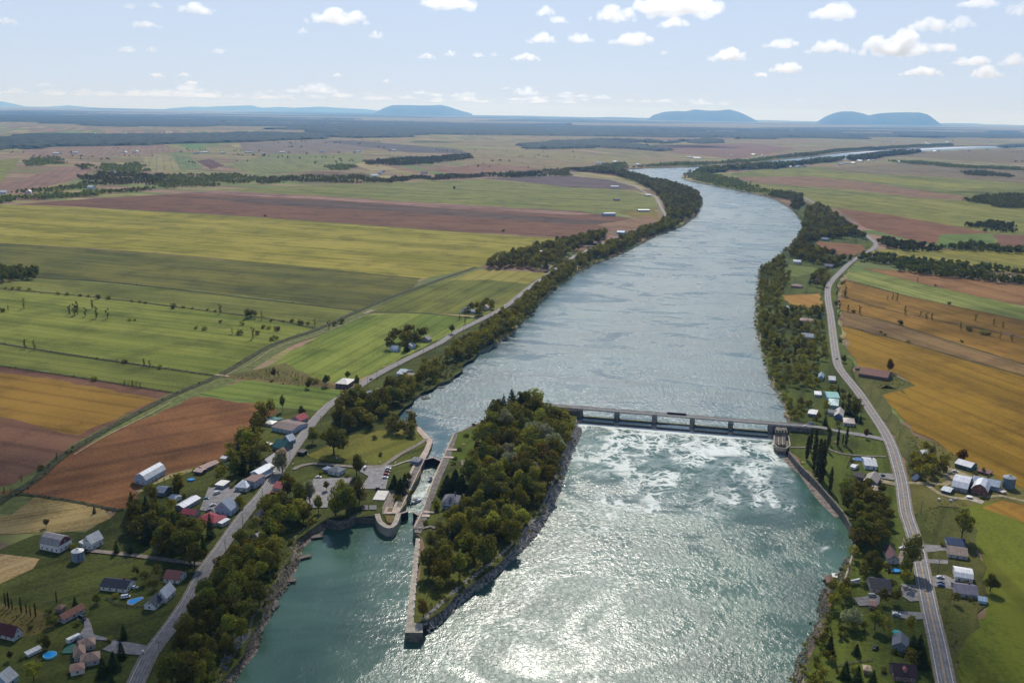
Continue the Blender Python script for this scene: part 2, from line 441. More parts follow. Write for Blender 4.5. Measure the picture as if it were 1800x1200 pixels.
tag(bank_skirt("river_bank", ring_d, 1 if area2(ring_d) > 0 else -1, 6.0, -7.0), kind="structure")
tag(bank_skirt("island_bank", isl_d, -1 if area2(isl_d) > 0 else 1, 6.0, -7.0), kind="structure")

# ------------------------------------------------------------------ water
D0, D1 = P(1015, 744, Z_DN), P(1372, 773, Z_DN)          # axis of the dam
DU = (D1 - D0).normalized(); DN = Vector((DU.y, -DU.x, 0));  DLEN = (D1 - D0).length
if DN.y > 0: DN = -DN

def water_material(name, c1, c2, chop, rough, foam):
    m = bpy.data.materials.new(name); nt, b, L = nodes_of(m)
    v = mapped(nt)
    big = noise(nt, mapped(nt, 0, (1 / 110.0, 1 / 60.0, 1)), 1.0, 4, 0.6, 0.8)
    col = mixc(nt, ramp(nt, big, (0.35, 0.65, 0, 1)), lin(*c1), lin(*c2))
    # wind lanes: bands of livelier and calmer water lying across the river
    lanes = noise(nt, mapped(nt, R(-12), (1 / 150.0, 1 / 62.0, 1)) if not foam else mapped(nt, R(20), (1 / 75.0, 1 / 60.0, 1)), 1.0, 6, 0.64, 2.4)
    lively = ramp(nt, lanes, (0.34, 0.66, 0.46 if not foam else 0.42, 1.16))
    calm = nt.nodes.new("ShaderNodeAttribute"); calm.attribute_name = "calm"
    lively = math_n(nt, 'MULTIPLY', lively, math_n(nt, 'SUBTRACT', 1.0, calm.outputs["Fac"]))
    w1 = noise(nt, mapped(nt, R(4), (1 / 3.2, 1 / (4.2 if foam else 7.5), 1)), 1.0, 4, 0.68, 0.4)
    w2 = noise(nt, mapped(nt, R(-20), (1 / 1.5, 1 / 1.0, 1)), 1.0, 2, 0.6)
    h = math_n(nt, 'MULTIPLY_ADD', w2, 0.34, w1)
    bp = nt.nodes.new("ShaderNodeBump"); bp.inputs["Distance"].default_value = chop
    L.new(math_n(nt, 'MINIMUM', lively, 1.0), bp.inputs["Strength"]); L.new(h, bp.inputs["Height"])
    rr = math_n(nt, 'MULTIPLY_ADD', lively, rough * 0.55, rough * 0.35)
    if foam:
        at = nt.nodes.new("ShaderNodeAttribute"); at.attribute_name = "foam"
        f1 = noise(nt, mapped(nt, R(25), (1 / 16.0, 1 / 11.0, 1)), 1.0, 7, 0.68, 2.2)
        f2 = noise(nt, v, 0.33, 6, 0.72, 1.0)
        f3 = noise(nt, mapped(nt, R(-15), (1 / 34.0, 1 / 20.0, 1)), 1.0, 8, 0.7, 2.8)
        rg = lambda q, k_: math_n(nt, 'SUBTRACT', 1.0, math_n(nt, 'MULTIPLY', math_n(nt, 'ABSOLUTE', math_n(nt, 'SUBTRACT', q, 0.5)), k_))
        wrp = nt.nodes.new("ShaderNodeTexNoise"); wrp.inputs["Scale"].default_value = 0.055; wrp.inputs["Detail"].default_value = 5; L.new(v, wrp.inputs["Vector"])
        vm = nt.nodes.new("ShaderNodeVectorMath"); vm.operation = 'MULTIPLY_ADD'; L.new(wrp.outputs["Color"], vm.inputs[0]); vm.inputs[1].default_value = (46, 46, 0); L.new(v, vm.inputs[2])
        def web(sc, wd):
            vo = nt.nodes.new("ShaderNodeTexVoronoi"); vo.feature = 'DISTANCE_TO_EDGE'; vo.inputs["Scale"].default_value = sc; L.new(vm.outputs[0], vo.inputs["Vector"])
            return ramp(nt, vo.outputs["Distance"], (0.0, wd, 1, 0))
        patch = ramp(nt, noise(nt, mapped(nt, R(40), (1 / 48.0, 1 / 36.0, 1)), 1.0, 4, 0.6, 1.0), (0.36, 0.60, 0.25, 1.15))
        lace = math_n(nt, 'MAXIMUM', web(1 / 23.0, 0.16), math_n(nt, 'MULTIPLY', web(1 / 9.0, 0.22), 0.72))
        lace = math_n(nt, 'MULTIPLY', math_n(nt, 'MULTIPLY', lace, patch), math_n(nt, 'MULTIPLY_ADD', f2, 1.1, 0.45))
        solid = ramp(nt, math_n(nt, 'MULTIPLY_ADD', f2, 0.7, at.outputs["Fac"]), (0.98, 1.5, 0, 0.9))
        ff = math_n(nt, 'MAXIMUM', solid, math_n(nt, 'MULTIPLY', lace, ramp(nt, at.outputs["Fac"], (0.05, 0.5, 0, 0.95))), None, True)
        col = mixc(nt, ff, col, lin(216, 222, 216))
        rr = math_n(nt, 'MAXIMUM', rr, math_n(nt, 'MULTIPLY', ff, 0.8))
    L.new(col, b.inputs["Base Color"]); L.new(rr, b.inputs["Roughness"]); L.new(bp.outputs[0], b.inputs["Normal"])
    b.inputs["IOR"].default_value = 1.333; b.inputs["Specular IOR Level"].default_value = 0.5
    return m

def water_grid(name, poly_px, z, sp, material, ymax=1e9):
    poly = [(q.x, q.y) for q in PP(poly_px, z)]
    xs = np.arange(min(p[0] for p in poly), max(p[0] for p in poly) + sp, sp); ys = np.arange(min(p[1] for p in poly), max(p[1] for p in poly) + sp, sp)
    X, Y = np.meshgrid(xs, ys); cx = X[:-1, :-1] + sp / 2; cyy = Y[:-1, :-1] + sp / 2
    # only where the river is, with a margin under the banks
    near = np.zeros(cx.shape, bool)
    for dx, dy in ((0, 0), (1, 0), (-1, 0), (0, 1), (0, -1)):
        q = max(sp * 1.5, 10)
        near |= inside(ring_d, cx + dx * q, cyy + dy * q) & ~inside(isl_core, cx + dx * q, cyy + dy * q)
    keep = inside(poly, cx, cyy) & near
    idx = np.arange(X.size).reshape(X.shape)
    q = np.stack([idx[:-1, :-1], idx[:-1, 1:], idx[1:, 1:], idx[1:, :-1]], -1)[keep]
    used = np.unique(q); remap = np.full(X.size, -1); remap[used] = np.arange(len(used)); q = remap[q]
    vx, vy = X.ravel()[used].copy(), Y.ravel()[used].copy()
    rx, ry = vx - D0.x, vy - D0.y; s = rx * DN.x + ry * DN.y; a = (rx * DU.x + ry * DU.y) / DLEN; on = (a > -.12) & (a < 1.08) & (np.abs(s) < 60)
    k = on & (s > -3.6) if z == Z_UP else on & (s < -2.2); tgt = -3.6 if z == Z_UP else -2.2
    vx[k] += (tgt - s[k]) * DN.x; vy[k] += (tgt - s[k]) * DN.y
    me = bpy.data.meshes.new(name); me.from_pydata(np.stack([vx, vy, np.full(len(vx), z)], -1).tolist(), [], q.tolist())
    me.materials.append(material)
    return link(name, me), vx, vy
isl_core = [(q.x, q.y) for q in PP([(840, 790), (900, 760), (950, 780), (940, 860), (860, 960), (770, 1030), (765, 960)])]

def set_attr(o, name, vals):
    a = o.data.attributes.new(name, 'FLOAT', 'POINT'); a.data.foreach_set("value", np.asarray(vals, np.float32))

WUP = water_material("river_water_upstream", (46, 78, 84), (62, 96, 98), 1.2, 0.40, False)
WDN = water_material("river_water_downstream", (52, 80, 67), (70, 100, 84), 0.62, 0.33, True)
o, vx, vy = water_grid("river_upstream", [(1005,737),(1396,768),(1500,560),(1500,400),(1900,272),(1900,250),(1200,284),(1050,292),(900,500),(640,720),(728,809),(762,808.5),(790,812),(830,770),(900,745)], Z_UP, 20.0, WUP)
west = [(q.x, q.y) for q in PP([(690, 735), (700, 715), (757, 677), (808, 640), (862, 610), (925, 557), (970, 510), (1050, 462)], -2)]
d = seg_dist(west, vx, vy)
chan = [(q.x, q.y) for q in PP([(768, 800), (780, 765), (742, 735), (706, 722)], -2)]
damline = [(D0.x, D0.y), (D1.x, D1.y)]
boost = [(q.x, q.y) for q in PP([(770, 705), (830, 690), (870, 668)], Z_UP)]
set_attr(o, "calm", np.clip(-0.75 * np.exp(-(seg_dist(boost, vx, vy) / 38) ** 2) + 0.55 * np.exp(-(d / 45) ** 2) + 0.75 * np.exp(-(seg_dist(chan, vx, vy) / 14) ** 2) + 0.45 * np.exp(-(seg_dist(damline, vx, vy) / 35) ** 2) + 0.35 * np.clip((vy - 2600) / 1500, 0, 1), -0.6, 0.85))
tag(o, kind="structure")

o, vx, vy = water_grid("river_downstream", [(980,735),(1402,769),(1600,900),(1600,1100),(1560,1400),(180,1400),(380,1100),(480,930),(630,880),(690,880),(738,806.5),(762,806),(788,810),(770,900),(900,800)], Z_DN, 5.0, WDN)
rel = np.stack([vx - D0.x, vy - D0.y], -1)
s_ = rel @ np.array([DN.x, DN.y]); a_ = (rel @ np.array([DU.x, DU.y])) / DLEN
env = np.clip(1.25 - np.abs(a_ - 0.55) * 1.45, 0, 1)
foam = np.where(s_ < 3, 1.0, 0) + 0.48 * np.exp(-np.maximum(s_ - 3, 0) / 9) + (0.40 * np.exp(-(np.maximum(s_, 0) / 150) ** 2) + 0.16) * env * (s_ > 0) * np.clip(1.3 - s_ / 260, 0, 1)
foam[(a_ < -0.02) | (a_ > 1.02)] *= 0.25
for line, w, k in (([(1302,823),(1290,828),(1287,840),(1300,849),(1318,854),(1328,858)],3.2,0.55), ([(1312,833),(1325,828),(1336,830)],5.5,0.5), ([(1328,858),(1334,842),(1330,828)],2.4,0.4), ([(1345,863),(1356,873),(1364,884),(1367,890)],2.6,0.55),
                   ([(1325,862),(1332,880),(1324,893)],2.2,0.4), ([(1380,898),(1391,890)],2.0,0.4), ([(1300,850),(1292,872),(1290,885)],2.5,0.35), ([(1196,812),(1188,830),(1170,855),(1140,872),(1150,893)],3.5,0.34), ([(1205,812),(1240,830),(1262,848)],3.5,0.3),
                   ([(1150,895),(1100,892),(1085,880)],3,0.3), ([(1050,870),(1075,900),(1060,935)],4,0.22), ([(1441,966),(1450,962)],2.5,0.5), ([(1150,800),(1200,803),(1250,815)],6,0.2)):
    q = [(p.x, p.y) for p in PP(line, Z_DN)]
    foam += 0.95 * k * np.exp(-(seg_dist(q, vx, vy) / w) ** 2)
lockx = [(p.x, p.y) for p in PP([(735, 870), (745, 855)], Z_DN)]
foam += 0.5 * np.exp(-(seg_dist(lockx, vx, vy) / 6) ** 2)
set_attr(o, "foam", np.clip(foam, 0, 1.25))
basin = inside([(p.x, p.y) for p in PP([(395,1200),(440,1080),(500,980),(570,912),(740,900),(735,1000),(715,1115),(650,1180),(560,1260),(360,1260)], Z_DN)], vx, vy)
pier_l = [(p.x, p.y) for p in PP([(735, 940), (715, 1110)], Z_DN)]
east = [(p.x, p.y) for p in PP([(1390, 795), (1440, 860), (1490, 930), (1490, 1000)], Z_DN)]
calm = 0.62 * np.clip(env * 1.3, 0, 1) * np.exp(-(np.maximum(s_, 0) / 165) ** 4) * (s_ > 0) + 0.72 * basin + 0.35 * np.exp(-(seg_dist(east, vx, vy) / 22) ** 2) - 0.2 * basin * np.exp(-(seg_dist(pier_l, vx, vy) / 28) ** 2)
set_attr(o, "calm", np.clip(calm, 0, 0.8))
tag(o, kind="structure")

# ------------------------------------------------------------------ fields
ZF = [0.10]
def field(name, pts, c1, c2, ang=ANG_L, streak=0.9, rows=7.0, jit=3.0, z=None):
    ZF[0] += 0.006
    w = [(q.x, q.y) for q in PP(pts)]
    out = []
    n = len(w)
    for i in range(n):
        a, b = Vector(w[i]), Vector(w[(i + 1) % n]); L = (b - a).length; k = max(1, min(40, int(L / 14)))
        nr = Vector((-(b - a).y, (b - a).x)).normalized() if L > 0 else Vector((0, 0))
        for j in range(k):
            p = a.lerp(b, j / k) + (nr * random.uniform(-jit, jit) if j else Vector((0, 0)))
            out.append((p.x, p.y))
    if area2(out) < 0: out = out[::-1]
    mb = MB(); zz = ZF[0] if z is None else z
    tris = tessellate_polygon([[Vector((p[0], p[1], 0)) for p in out]])
    mb.v = [(p[0], p[1], zz) for p in out]
    for t in tris:
        p0, p1, p2 = (out[q] for q in t)
        up = (p1[0] - p0[0]) * (p2[1] - p0[1]) - (p2[0] - p0[0]) * (p1[1] - p0[1]) > 0
        mb.f.append(tuple(t) if up else tuple(t)[::-1]); mb.m.append(0)
    key = "%s_%d" % (name, len(bpy.data.materials))
    o = mb.build(name, field_mat(key, c1, c2, ang, streak, rows)); tag(o, kind="structure")
    return o

LF = ANG_L
# lawns and rough grass of the two villages
field("lawn", [(-60,1260),(-60,1000),(0,965),(60,940),(150,935),(200,905),(240,870),(300,840),(370,815),(450,740),(480,715),(560,722),(620,680),(700,630),(780,590),(1000,450),(1020,455),(1010,480),(960,515),(930,555),(840,620),(790,668),(740,690),(688,735),(728,751),(759,775),(745,806),(700,900),(680,925),(660,906),(570,914),(520,950),(510,985),(470,1050),(440,1120),(395,1190),(340,1290)], (54,60,22), (84,90,34), R(40), 0.5, 9)
field("lawn", [(1336,474),(1400,425),(1412,395),(1395,368),(1410,352),(1445,365),(1540,425),(1500,465),(1470,500),(1480,600),(1520,690),(1570,760),(1600,860),(1640,990),(1700,1290),(1390,1330),(1412,1180),(1436,1128),(1456,1086),(1460,1036),(1484,1024),(1502,950),(1480,897),(1433,843),(1388,793),(1392,752),(1381,708),(1350,650),(1331,570)], (58,66,22), (88,98,32), R(70), 0.5, 9)
field("lawn", [(798,763),(845,745),(955,712),(1012,720),(1012,745),(985,820),(958,890),(895,970),(800,1048),(748,1092),(728,1094),(742,944),(729,934),(745,895),(776,812)], (62,66,26), (92,96,36), R(60), 0.5, 8)
# left of the river, near
field("field", [(-40,868),(32,860),(130,793),(250,737),(345,697),(470,712),(490,722),(452,745),(400,800),(370,815),(300,832),(240,862),(228,893),(170,893),(60,872)], (104,68,42), (138,94,54), R(35), 0.7, 14)
field("field", [(-40,640),(0,643),(160,666),(302,690),(180,752),(90,808),(20,852),(-40,862)], (96,66,50), (118,84,62), LF, 0.6, 12)
field("field", [(-40,650),(100,668),(278,702),(250,714),(205,737),(185,743),(140,765),(70,750),(0,733),(-40,728)], (118,88,28), (142,108,40), LF, 0.5, 9)
field("field", [(-40,602),(0,605),(120,624),(375,660),(310,691),(160,664),(0,641),(-40,636)], (80,88,30), (110,114,46), LF, 0.9, 6)
field("field", [(-40,510),(0,510),(180,525),(350,546),(470,560),(552,577),(480,605),(385,659),(120,622),(0,601),(-40,596)], (92,102,34), (124,128,50), LF, 1.0, 6)
field("field", [(-40,496),(0,496),(65,488),(200,499),(420,521),(622,546),(556,576),(350,544),(0,508),(-40,508)], (88,94,36), (116,116,50), LF, 1.0, 6)
field("field", [(-40,425),(0,428),(200,440),(480,465),(740,490),(722,508),(628,545),(470,524),(200,496),(65,487),(0,494),(-40,494)], (74,78,30), (106,102,40), LF, 1.1, 9)
field("field", [(-40,358),(0,360),(110,363),(470,384),(850,411),(1000,420),(985,428),(900,452),(840,470),(745,490),(480,464),(200,439),(0,427),(-40,424)], (116,112,30), (150,138,54), LF, 1.3, 12)
field("field", [(20,360),(180,348),(380,337),(560,345),(780,360),(1020,372),(1120,385),(1090,400),(1000,418),(850,410),(470,383),(110,362)], (98,68,50), (120,84,60), LF, 0.6, 14)
field("field", [(330,346),(560,352),(800,368),(1040,388),(1110,389),(1090,396),(1000,394),(700,373),(450,358)], (80,64,54), (98,78,64), LF, 0.6, 14)
field("field", [(300,340),(380,336),(560,344),(780,360),(1000,372),(1050,377),(1000,378),(780,366),(560,350)], (150,118,100), (112,80,70), LF, 1.2, 8)
field("field", [(380,333),(680,322),(850,315),(1000,328),(1110,335),(1150,348),(1158,368),(1120,373),(1000,370),(780,358),(560,344),(450,339)], (98,104,46), (124,124,60), LF, 1.2, 8)
field("field", [(845,314),(1000,309),(1070,316),(1120,330),(1100,334),(1000,329),(900,318)], (86,72,70), (104,88,82), LF, 0.7, 12)
field("field", [(1080,372),(1150,367),(1160,388),(1120,384)], (134,104,46), (112,112,50), LF, 0.7, 10)
field("field", [(1050,395),(1140,380),(1160,388),(1145,396),(1090,408)], (126,96,72), (142,112,80), LF, 0.7, 10)
field("field", [(430,665),(500,625),(560,592),(640,555),(735,548),(850,563),(800,583),(700,632),(640,662),(600,675),(520,662)], (92,108,36), (126,134,54), ang_of((440,650),(640,556)), 0.9, 7)
field("field", [(646,548),(722,511),(842,474),(960,480),(930,505),(862,556),(745,550)], (86,92,34), (116,116,44), ang_of((700,545),(840,480)), 1.2, 9)
field("field", [(790,492),(842,474),(962,480),(936,500),(860,492)], (132,124,50), (146,134,64), ang_of((700,545),(840,480)), 0.8, 9)
field("field", [(350,691),(430,668),(590,684),(612,690),(590,708),(562,720),(480,711),(380,697)], (84,102,36), (112,124,52), LF, 0.8, 7)
field("rough_pasture", [(385,662),(500,638),(520,650),(600,680),(585,684),(440,668)], (86,86,40), (120,104,66), LF, 0.4, 20)
# hay and lawns lower left
field("hay_field", [(-40,915),(20,905),(62,873),(180,893),(196,910),(150,932),(60,936),(-40,940)], (116,96,52), (156,134,84), ang_of((0,915),(150,890)), 1.1, 4)
field("hay_field", [(-40,975),(0,973),(70,982),(58,1000),(0,1026),(-40,1034)], (128,104,62), (166,140,96), ang_of((0,1010),(70,985)), 1.1, 3)
field("rough_pasture", [(-40,1062),(0,1060),(60,1068),(95,1085),(90,1108),(50,1120),(-40,1110)], (84,76,34), (112,98,52), R(20), 0.4, 14)
# park by the lock
field("lawn", [(540,800),(560,790),(600,770),(660,757),(728,752),(758,776),(700,800),(672,818),(560,808)], (88,94,26), (122,112,48), R(50), 0.4, 14)
field("lawn", [(805,762),(842,748),(838,800),(806,812),(786,812)], (72,86,20), (88,100,26), R(60), 0.3, 9)
# far left patchwork that can be read in the photograph
for pts, c1, c2 in (([(-20,282),(36,279),(0,322),(-20,330)], (104,108,44), (124,122,54)), ([(0,327),(110,293),(165,297),(130,317),(60,333),(0,342)], (120,92,76), (138,108,88)), ([(248,276),(300,272),(320,300),(262,303)], (128,120,76), (142,134,90)),
                    ([(300,272),(332,275),(358,296),(320,300)], (94,108,62), (112,120,72)), ([(60,260),(290,253),(310,268),(180,277),(20,272)], (122,100,80), (138,116,92)), ([(420,252),(600,246),(660,262),(520,275),(430,268)], (108,96,84), (124,112,94)),
                    ([(345,283),(370,280),(395,292),(370,298)], (88,64,58), (100,74,66)), ([(400,290),(480,270),(640,272),(640,285),(560,300),(440,308)], (106,112,62), (124,124,74)), ([(560,248),(620,247),(800,262),(830,270),(720,268)], (84,78,76), (98,92,84)),
                    ([(700,276),(1000,262),(1090,285),(1000,296),(840,292)], (124,110,72), (136,118,80)), ([(740,300),(850,288),(960,296),(840,306)], (120,88,66), (134,104,78)), ([(310,252),(345,251),(365,263),(330,262)], (92,118,58), (100,124,66)),
                    ([(820,268),(930,262),(1200,288),(1100,291)], (122,116,70), (140,126,82)), ([(900,300),(1000,296),(1050,302),(960,305)], (128,92,64), (116,100,70)), ([(1000,230),(1300,228),(1400,240),(1180,250)], (120,102,80), (134,116,90)),
                    ([(1150,256),(1320,252),(1400,262),(1290,280),(1180,268)], (118,92,76), (132,104,84))):
    field("field", pts, c1, c2, ANG_FAR, 0.8, 12, 6)
# right of the river
RF = ANG_R
field("field", [(1215,315),(1320,300),(1420,292),(1850,300),(1850,360),(1700,352),(1500,345),(1400,350),(1320,338)], (94,102,42), (126,124,56), ang_of((1400,315),(1700,352)), 1.3, 16)
field("field", [(1275,312),(1420,310),(1520,320),(1740,352),(1690,357),(1500,334),(1330,322)], (136,104,74), (122,96,70), ang_of((1400,315),(1700,352)), 1.0, 12)
field("field", [(1380,303),(1500,306),(1750,330),(1800,336),(1850,345),(1700,335),(1480,314)], (138,134,50), (116,116,50), ang_of((1400,300),(1700,328)), 1.0, 10)
field("field", [(1440,296),(1600,286),(1850,296),(1850,326),(1650,312),(1500,304)], (106,92,70), (126,112,78), ang_of((1500,300),(1800,318)), 1.4, 14)
field("field", [(1560,272),(1700,264),(1850,264),(1850,290),(1700,284)], (124,98,76), (112,108,66), ang_of((1600,275),(1800,284)), 1.3, 16)
field("field", [(1405,346),(1500,345),(1700,352),(1850,366),(1850,450),(1700,440),(1640,425),(1760,412),(1560,378),(1470,368)], (106,108,42), (132,128,56), RF, 1.1, 12)
field("field", [(1468,366),(1560,377),(1755,412),(1745,424),(1640,428),(1600,422),(1520,400),(1500,385)], (112,76,50), (130,90,60), RF, 0.6, 12)
field("field", [(1655,412),(1755,410),(1740,440),(1640,436)], (82,104,40), (104,118,54), RF, 0.8, 8)
field("field", [(1745,412),(1850,416),(1850,442),(1760,436)], (106,72,54), (122,86,64), RF, 0.6, 12)
field("field", [(1530,440),(1600,436),(1850,446),(1850,486),(1650,468),(1540,455)], (112,110,38), (140,130,52), RF, 0.8, 14)
field("field", [(1515,471),(1600,477),(1850,510),(1850,548),(1650,506),(1560,484)], (122,86,50), (146,108,66), RF, 0.8, 10)
field("field", [(1492,476),(1560,484),(1650,506),(1850,550),(1850,574),(1600,522),(1488,490)], (102,112,46), (136,138,70), RF, 1.3, 6)
field("field", [(1482,492),(1600,522),(1850,574),(1850,600),(1800,592),(1560,545),(1478,520)], (120,88,26), (144,108,38), RF, 1.0, 9)
field("field", [(1476,520),(1560,545),(1850,604),(1850,655),(1560,566),(1478,545)], (122,90,24), (144,106,36), RF, 1.0, 9)
field("field", [(1478,545),(1560,566),(1850,655),(1850,672),(1800,660),(1560,592),(1480,572)], (112,88,50), (136,106,64), RF, 0.8, 12)
field("field", [(1482,573),(1560,593),(1800,661),(1850,674),(1850,880),(1800,868),(1740,838),(1690,808),(1640,772),(1604,758),(1580,730),(1545,693),(1605,676),(1570,655),(1520,655),(1495,625)], (114,86,12), (142,108,26), RF, 1.1, 9)
field("field", [(1372,520),(1440,516),(1446,541),(1400,541)], (142,104,38), (160,120,54), RF, 0.4, 9)
field("field", [(1428,424),(1512,430),(1522,440),(1500,450),(1460,446)], (118,82,52), (132,94,60), RF, 0.5, 9)
field("field", [(1380,466),(1440,470),(1445,480),(1378,490)], (84,96,40), (108,116,52), RF, 0.5, 9)
field("rough_pasture", [(1500,660),(1520,655),(1570,660),(1610,678),(1550,695),(1535,690)], (66,74,28), (96,92,44), RF, 0.4, 14)
field("rough_pasture", [(1590,765),(1640,775),(1700,812),(1760,845),(1850,885),(1850,925),(1720,895),(1650,890),(1605,905)], (78,80,30), (108,100,52), RF, 0.4, 14)
field("field", [(1640,905),(1690,893),(1760,880),(1850,905),(1850,1290),(1700,1290),(1680,1140),(1735,1065),(1730,1000),(1705,950)], (70,84,20), (106,110,30), ang_of((1700,900),(1800,990)), 0.8, 22)
field("field", [(1725,893),(1760,880),(1850,900),(1850,945),(1790,915)], (138,100,32), (150,112,44), RF, 0.7, 9)

field("lawn", [(1600,700),(1570,668),(1545,690),(1580,735),(1602,762),(1612,770),(1618,800),(1606,830),(1600,842),(1585,800),(1560,745),(1520,690),(1500,655),(1512,650)], (72,78,30), (104,98,52), R(60), 0.5, 6)
field("lawn", [(1605,905),(1650,892),(1700,895),(1715,950),(1735,1000),(1738,1062),(1700,1120),(1685,1150),(1700,1290),(1690,1290),(1655,1130),(1640,1050),(1622,985)], (62,70,26), (96,92,42), R(60), 0.5, 6)
# ------------------------------------------------------------------ ditches and worn tracks between the fields
DITCH = mat("ditch_grass", (58, 60, 26), 0.95, 0.45, 0.2)
TRACK = mat("dry_track", (150, 136, 104), 0.95, 0.25, 0.2)
def line_sheet(name, px, w, z, m):
    mb = MB(); strip(mb, smooth_line([(q.x, q.y) for q in PP(px)], 16), -w / 2, w / 2, z)
    return tag(mb.build(name, m), kind="structure")
VERGE = mat("field_verge", (92, 98, 40), 0.95, 0.3, 0.15)
line_sheet("verge", [(-30,900),(60,845),(110,802),(200,748),(310,692),(385,660),(480,606),(556,580),(630,547),(722,510),(836,470)], 46, 0.092, VERGE)
for px, w in (([(-30,900),(60,845),(110,802),(200,748),(310,692),(385,660),(480,606),(556,580),(630,547),(722,510),(836,470)], 7.0), ([(-30,599),(0,604),(120,623),(375,660)], 4.0), ([(60,488),(200,497),(420,522),(625,546)], 3.5), ([(0,508),(180,524),(350,545),(470,560),(555,578)], 3.0),
              ([(0,428),(300,448),(740,490)], 2.0), ([(0,643),(160,667),(302,690)], 2.5), ([(35,868),(120,880),(210,898)], 3.0), ([(1478,521),(1560,545),(1690,572),(1850,605)], 3.0), ([(1478,546),(1560,566),(1700,610),(1850,657)], 3.0), ([(1480,573),(1560,593),(1700,633),(1850,676)], 3.5),
              ([(1485,492),(1600,522),(1720,548),(1850,577)], 3.0), ([(640,549),(745,551),(860,562)], 3.0), ([(470,384),(850,411),(1000,420)], 3.0), ([(380,335),(560,345),(780,360),(1110,376)], 3.0), ([(960,512),(900,548),(850,576),(760,613),(680,655),(610,690)], 3.0)):
    line_sheet("ditch", px, w, 0.62, DITCH)
for px, w in (([(392,662),(440,640),(485,612),(560,588),(640,556),(660,545)], 1.3), ([(380,659),(402,662)], 5.0), ([(640,552),(655,545)], 5), ([(130,800),(180,770),(250,735),(300,708)], 1.6)):
    line_sheet("farm_track", px, w, 0.66, TRACK)

# ------------------------------------------------------------------ roads
LEFT_ROAD = [(200,1290),(240,1200),(264,1150),(302,1100),(335,1050),(361,1000),(386,967),(415,925),(440,893),(457,875),(489,830),(511,797),(530,770),(552,740),(582,710),(620,687),(650,667),(675,652),(725,627),(775,602),(800,585),(850,560),(890,538),(925,510),(960,485),(992,464),(1012,450),(1060,428),(1100,412),(1125,402),(1155,393),(1170,382),(1162,365),(1152,347),(1137,340),(1120,330),(1107,324),(1075,316),(1025,310),(1000,302),(985,297)]
RIGHT_ROAD = [(1690,1330),(1662,1200),(1657,1175),(1647,1125),(1635,1075),(1625,1025),(1615,975),(1600,925),(1592,900),(1585,850),(1577,817),(1567,785),(1552,755),(1532,725),(1510,692),(1490,667),(1475,647),(1469,625),(1464,589),(1460,555),(1455,522),(1458,500),(1478,478),(1500,458),(1533,439),(1540,430),(1530,420),(1505,402),(1445,364),(1412,347)]
left_line = smooth_line([(q.x, q.y) for q in PP(LEFT_ROAD)]); right_line = smooth_line([(q.x, q.y) for q in PP(RIGHT_ROAD)])
dam_line = smooth_line([(q.x, q.y) for q in PP([(1425,752),(1450,756),(1485,761),(1520,766),(1562,775)])])
ROADS = [[tuple(p) for p in left_line], [tuple(p) for p in right_line], [tuple(p) for p in dam_line]]
for name, ln, w, sh in (("road", left_line, 3.4, 4.7), ("road", right_line, 3.9, 5.1)):
    mb = MB(); strip(mb, ln, -sh, sh, 0.72); tag(mb.build("road_shoulder", GRAVEL), kind="structure")
    mb = MB(); strip(mb, ln, -w, w, 0.76); tag(mb.build(name, ASPHALT), kind="structure")
mb = MB(); strip(mb, dam_line, -4.2, 4.2, 0.70); tag(mb.build("road", ASPHALT), kind="structure")
WEAR = mat("worn_wheel_track", (108, 105, 104), 0.75, 0.25, 0.2)
mb = MB()
for ln, ofs in ((left_line, (-2.4, -0.9, 0.9, 2.4)), (right_line, (-2.6, -1.1, 1.1, 2.6))):
    for d in ofs: strip(mb, [p for p in ln if p.y < 1400], d - .32, d + .32, 0.78)
tag(mb.build("road_wear", WEAR), kind="structure")
mb = MB()
near_r = [p for p in right_line if p.y < 1500]
for s in (-1, 1): strip(mb, near_r, s * 3.45 - 0.11, s * 3.45 + 0.11, 0.80)
near_l = [p for p in left_line if p.y < 900]
strip(mb, near_l, 3.0 - .09, 3.0 + .09, 0.80)
tag(mb.build("road_marking", LINE_WHITE), kind="structure")
mb = MB(); strip(mb, near_r, -0.22, -0.06, 0.80); strip(mb, near_r, 0.06, 0.22, 0.80); tag(mb.build("road_marking", YELLOW), kind="structure")

def sheet(name, px, m, z=0.66):
    w = [(q.x, q.y) for q in PP(px)]; mb = MB(); mb.extrude(w, z - 0.5, z); return tag(mb.build(name, m), kind="structure")
sheet("parking_lot", [(538,882),(546,850),(552,842),(622,840),(604,862),(577,884),(575,893),(550,893)], ASPHALT)
sheet("parking_lot", [(633,860),(648,838),(626,826),(637,819),(690,818),(686,826),(678,860)], ASPHALT)
line_sheet("path", [(516,826),(527,820),(545,816),(575,817),(637,822),(672,820),(700,801),(735,782),(750,772)], 4.0, 0.67, GRAVEL)
line_sheet("path", [(690,820),(712,812),(728,808)], 1.8, 0.665, CONCRETE)
sheet("path", [(672,892),(686,862),(700,862),(690,892),(672,905)], GRAVEL, 0.64)
sheet("parking_lot", [(351,897),(367,857),(412,857),(424,868),(408,882),(378,902)], ASPHALT, 0.64)
sheet("driveway", [(270,1156),(262,1136),(228,1130),(205,1128),(196,1123),(196,1132),(180,1142),(200,1149),(252,1152)], ASPHALT, 0.64)
sheet("driveway", [(205,1126),(165,1116),(161,1100),(156,1088),(144,1084),(134,1090),(148,1092),(148,1104),(139,1117),(150,1124),(185,1126)], ASPHALT, 0.645)
line_sheet("farm_track", [(352,992),(310,987),(230,976),(155,968)], 4.0, 0.65, GRAVEL)
sheet("patio", [(108,1149),(120,1132),(143,1131),(126,1149)], mat("teal_deck", (46, 98, 84), 0.8, 0.2, 0.6), 0.7)
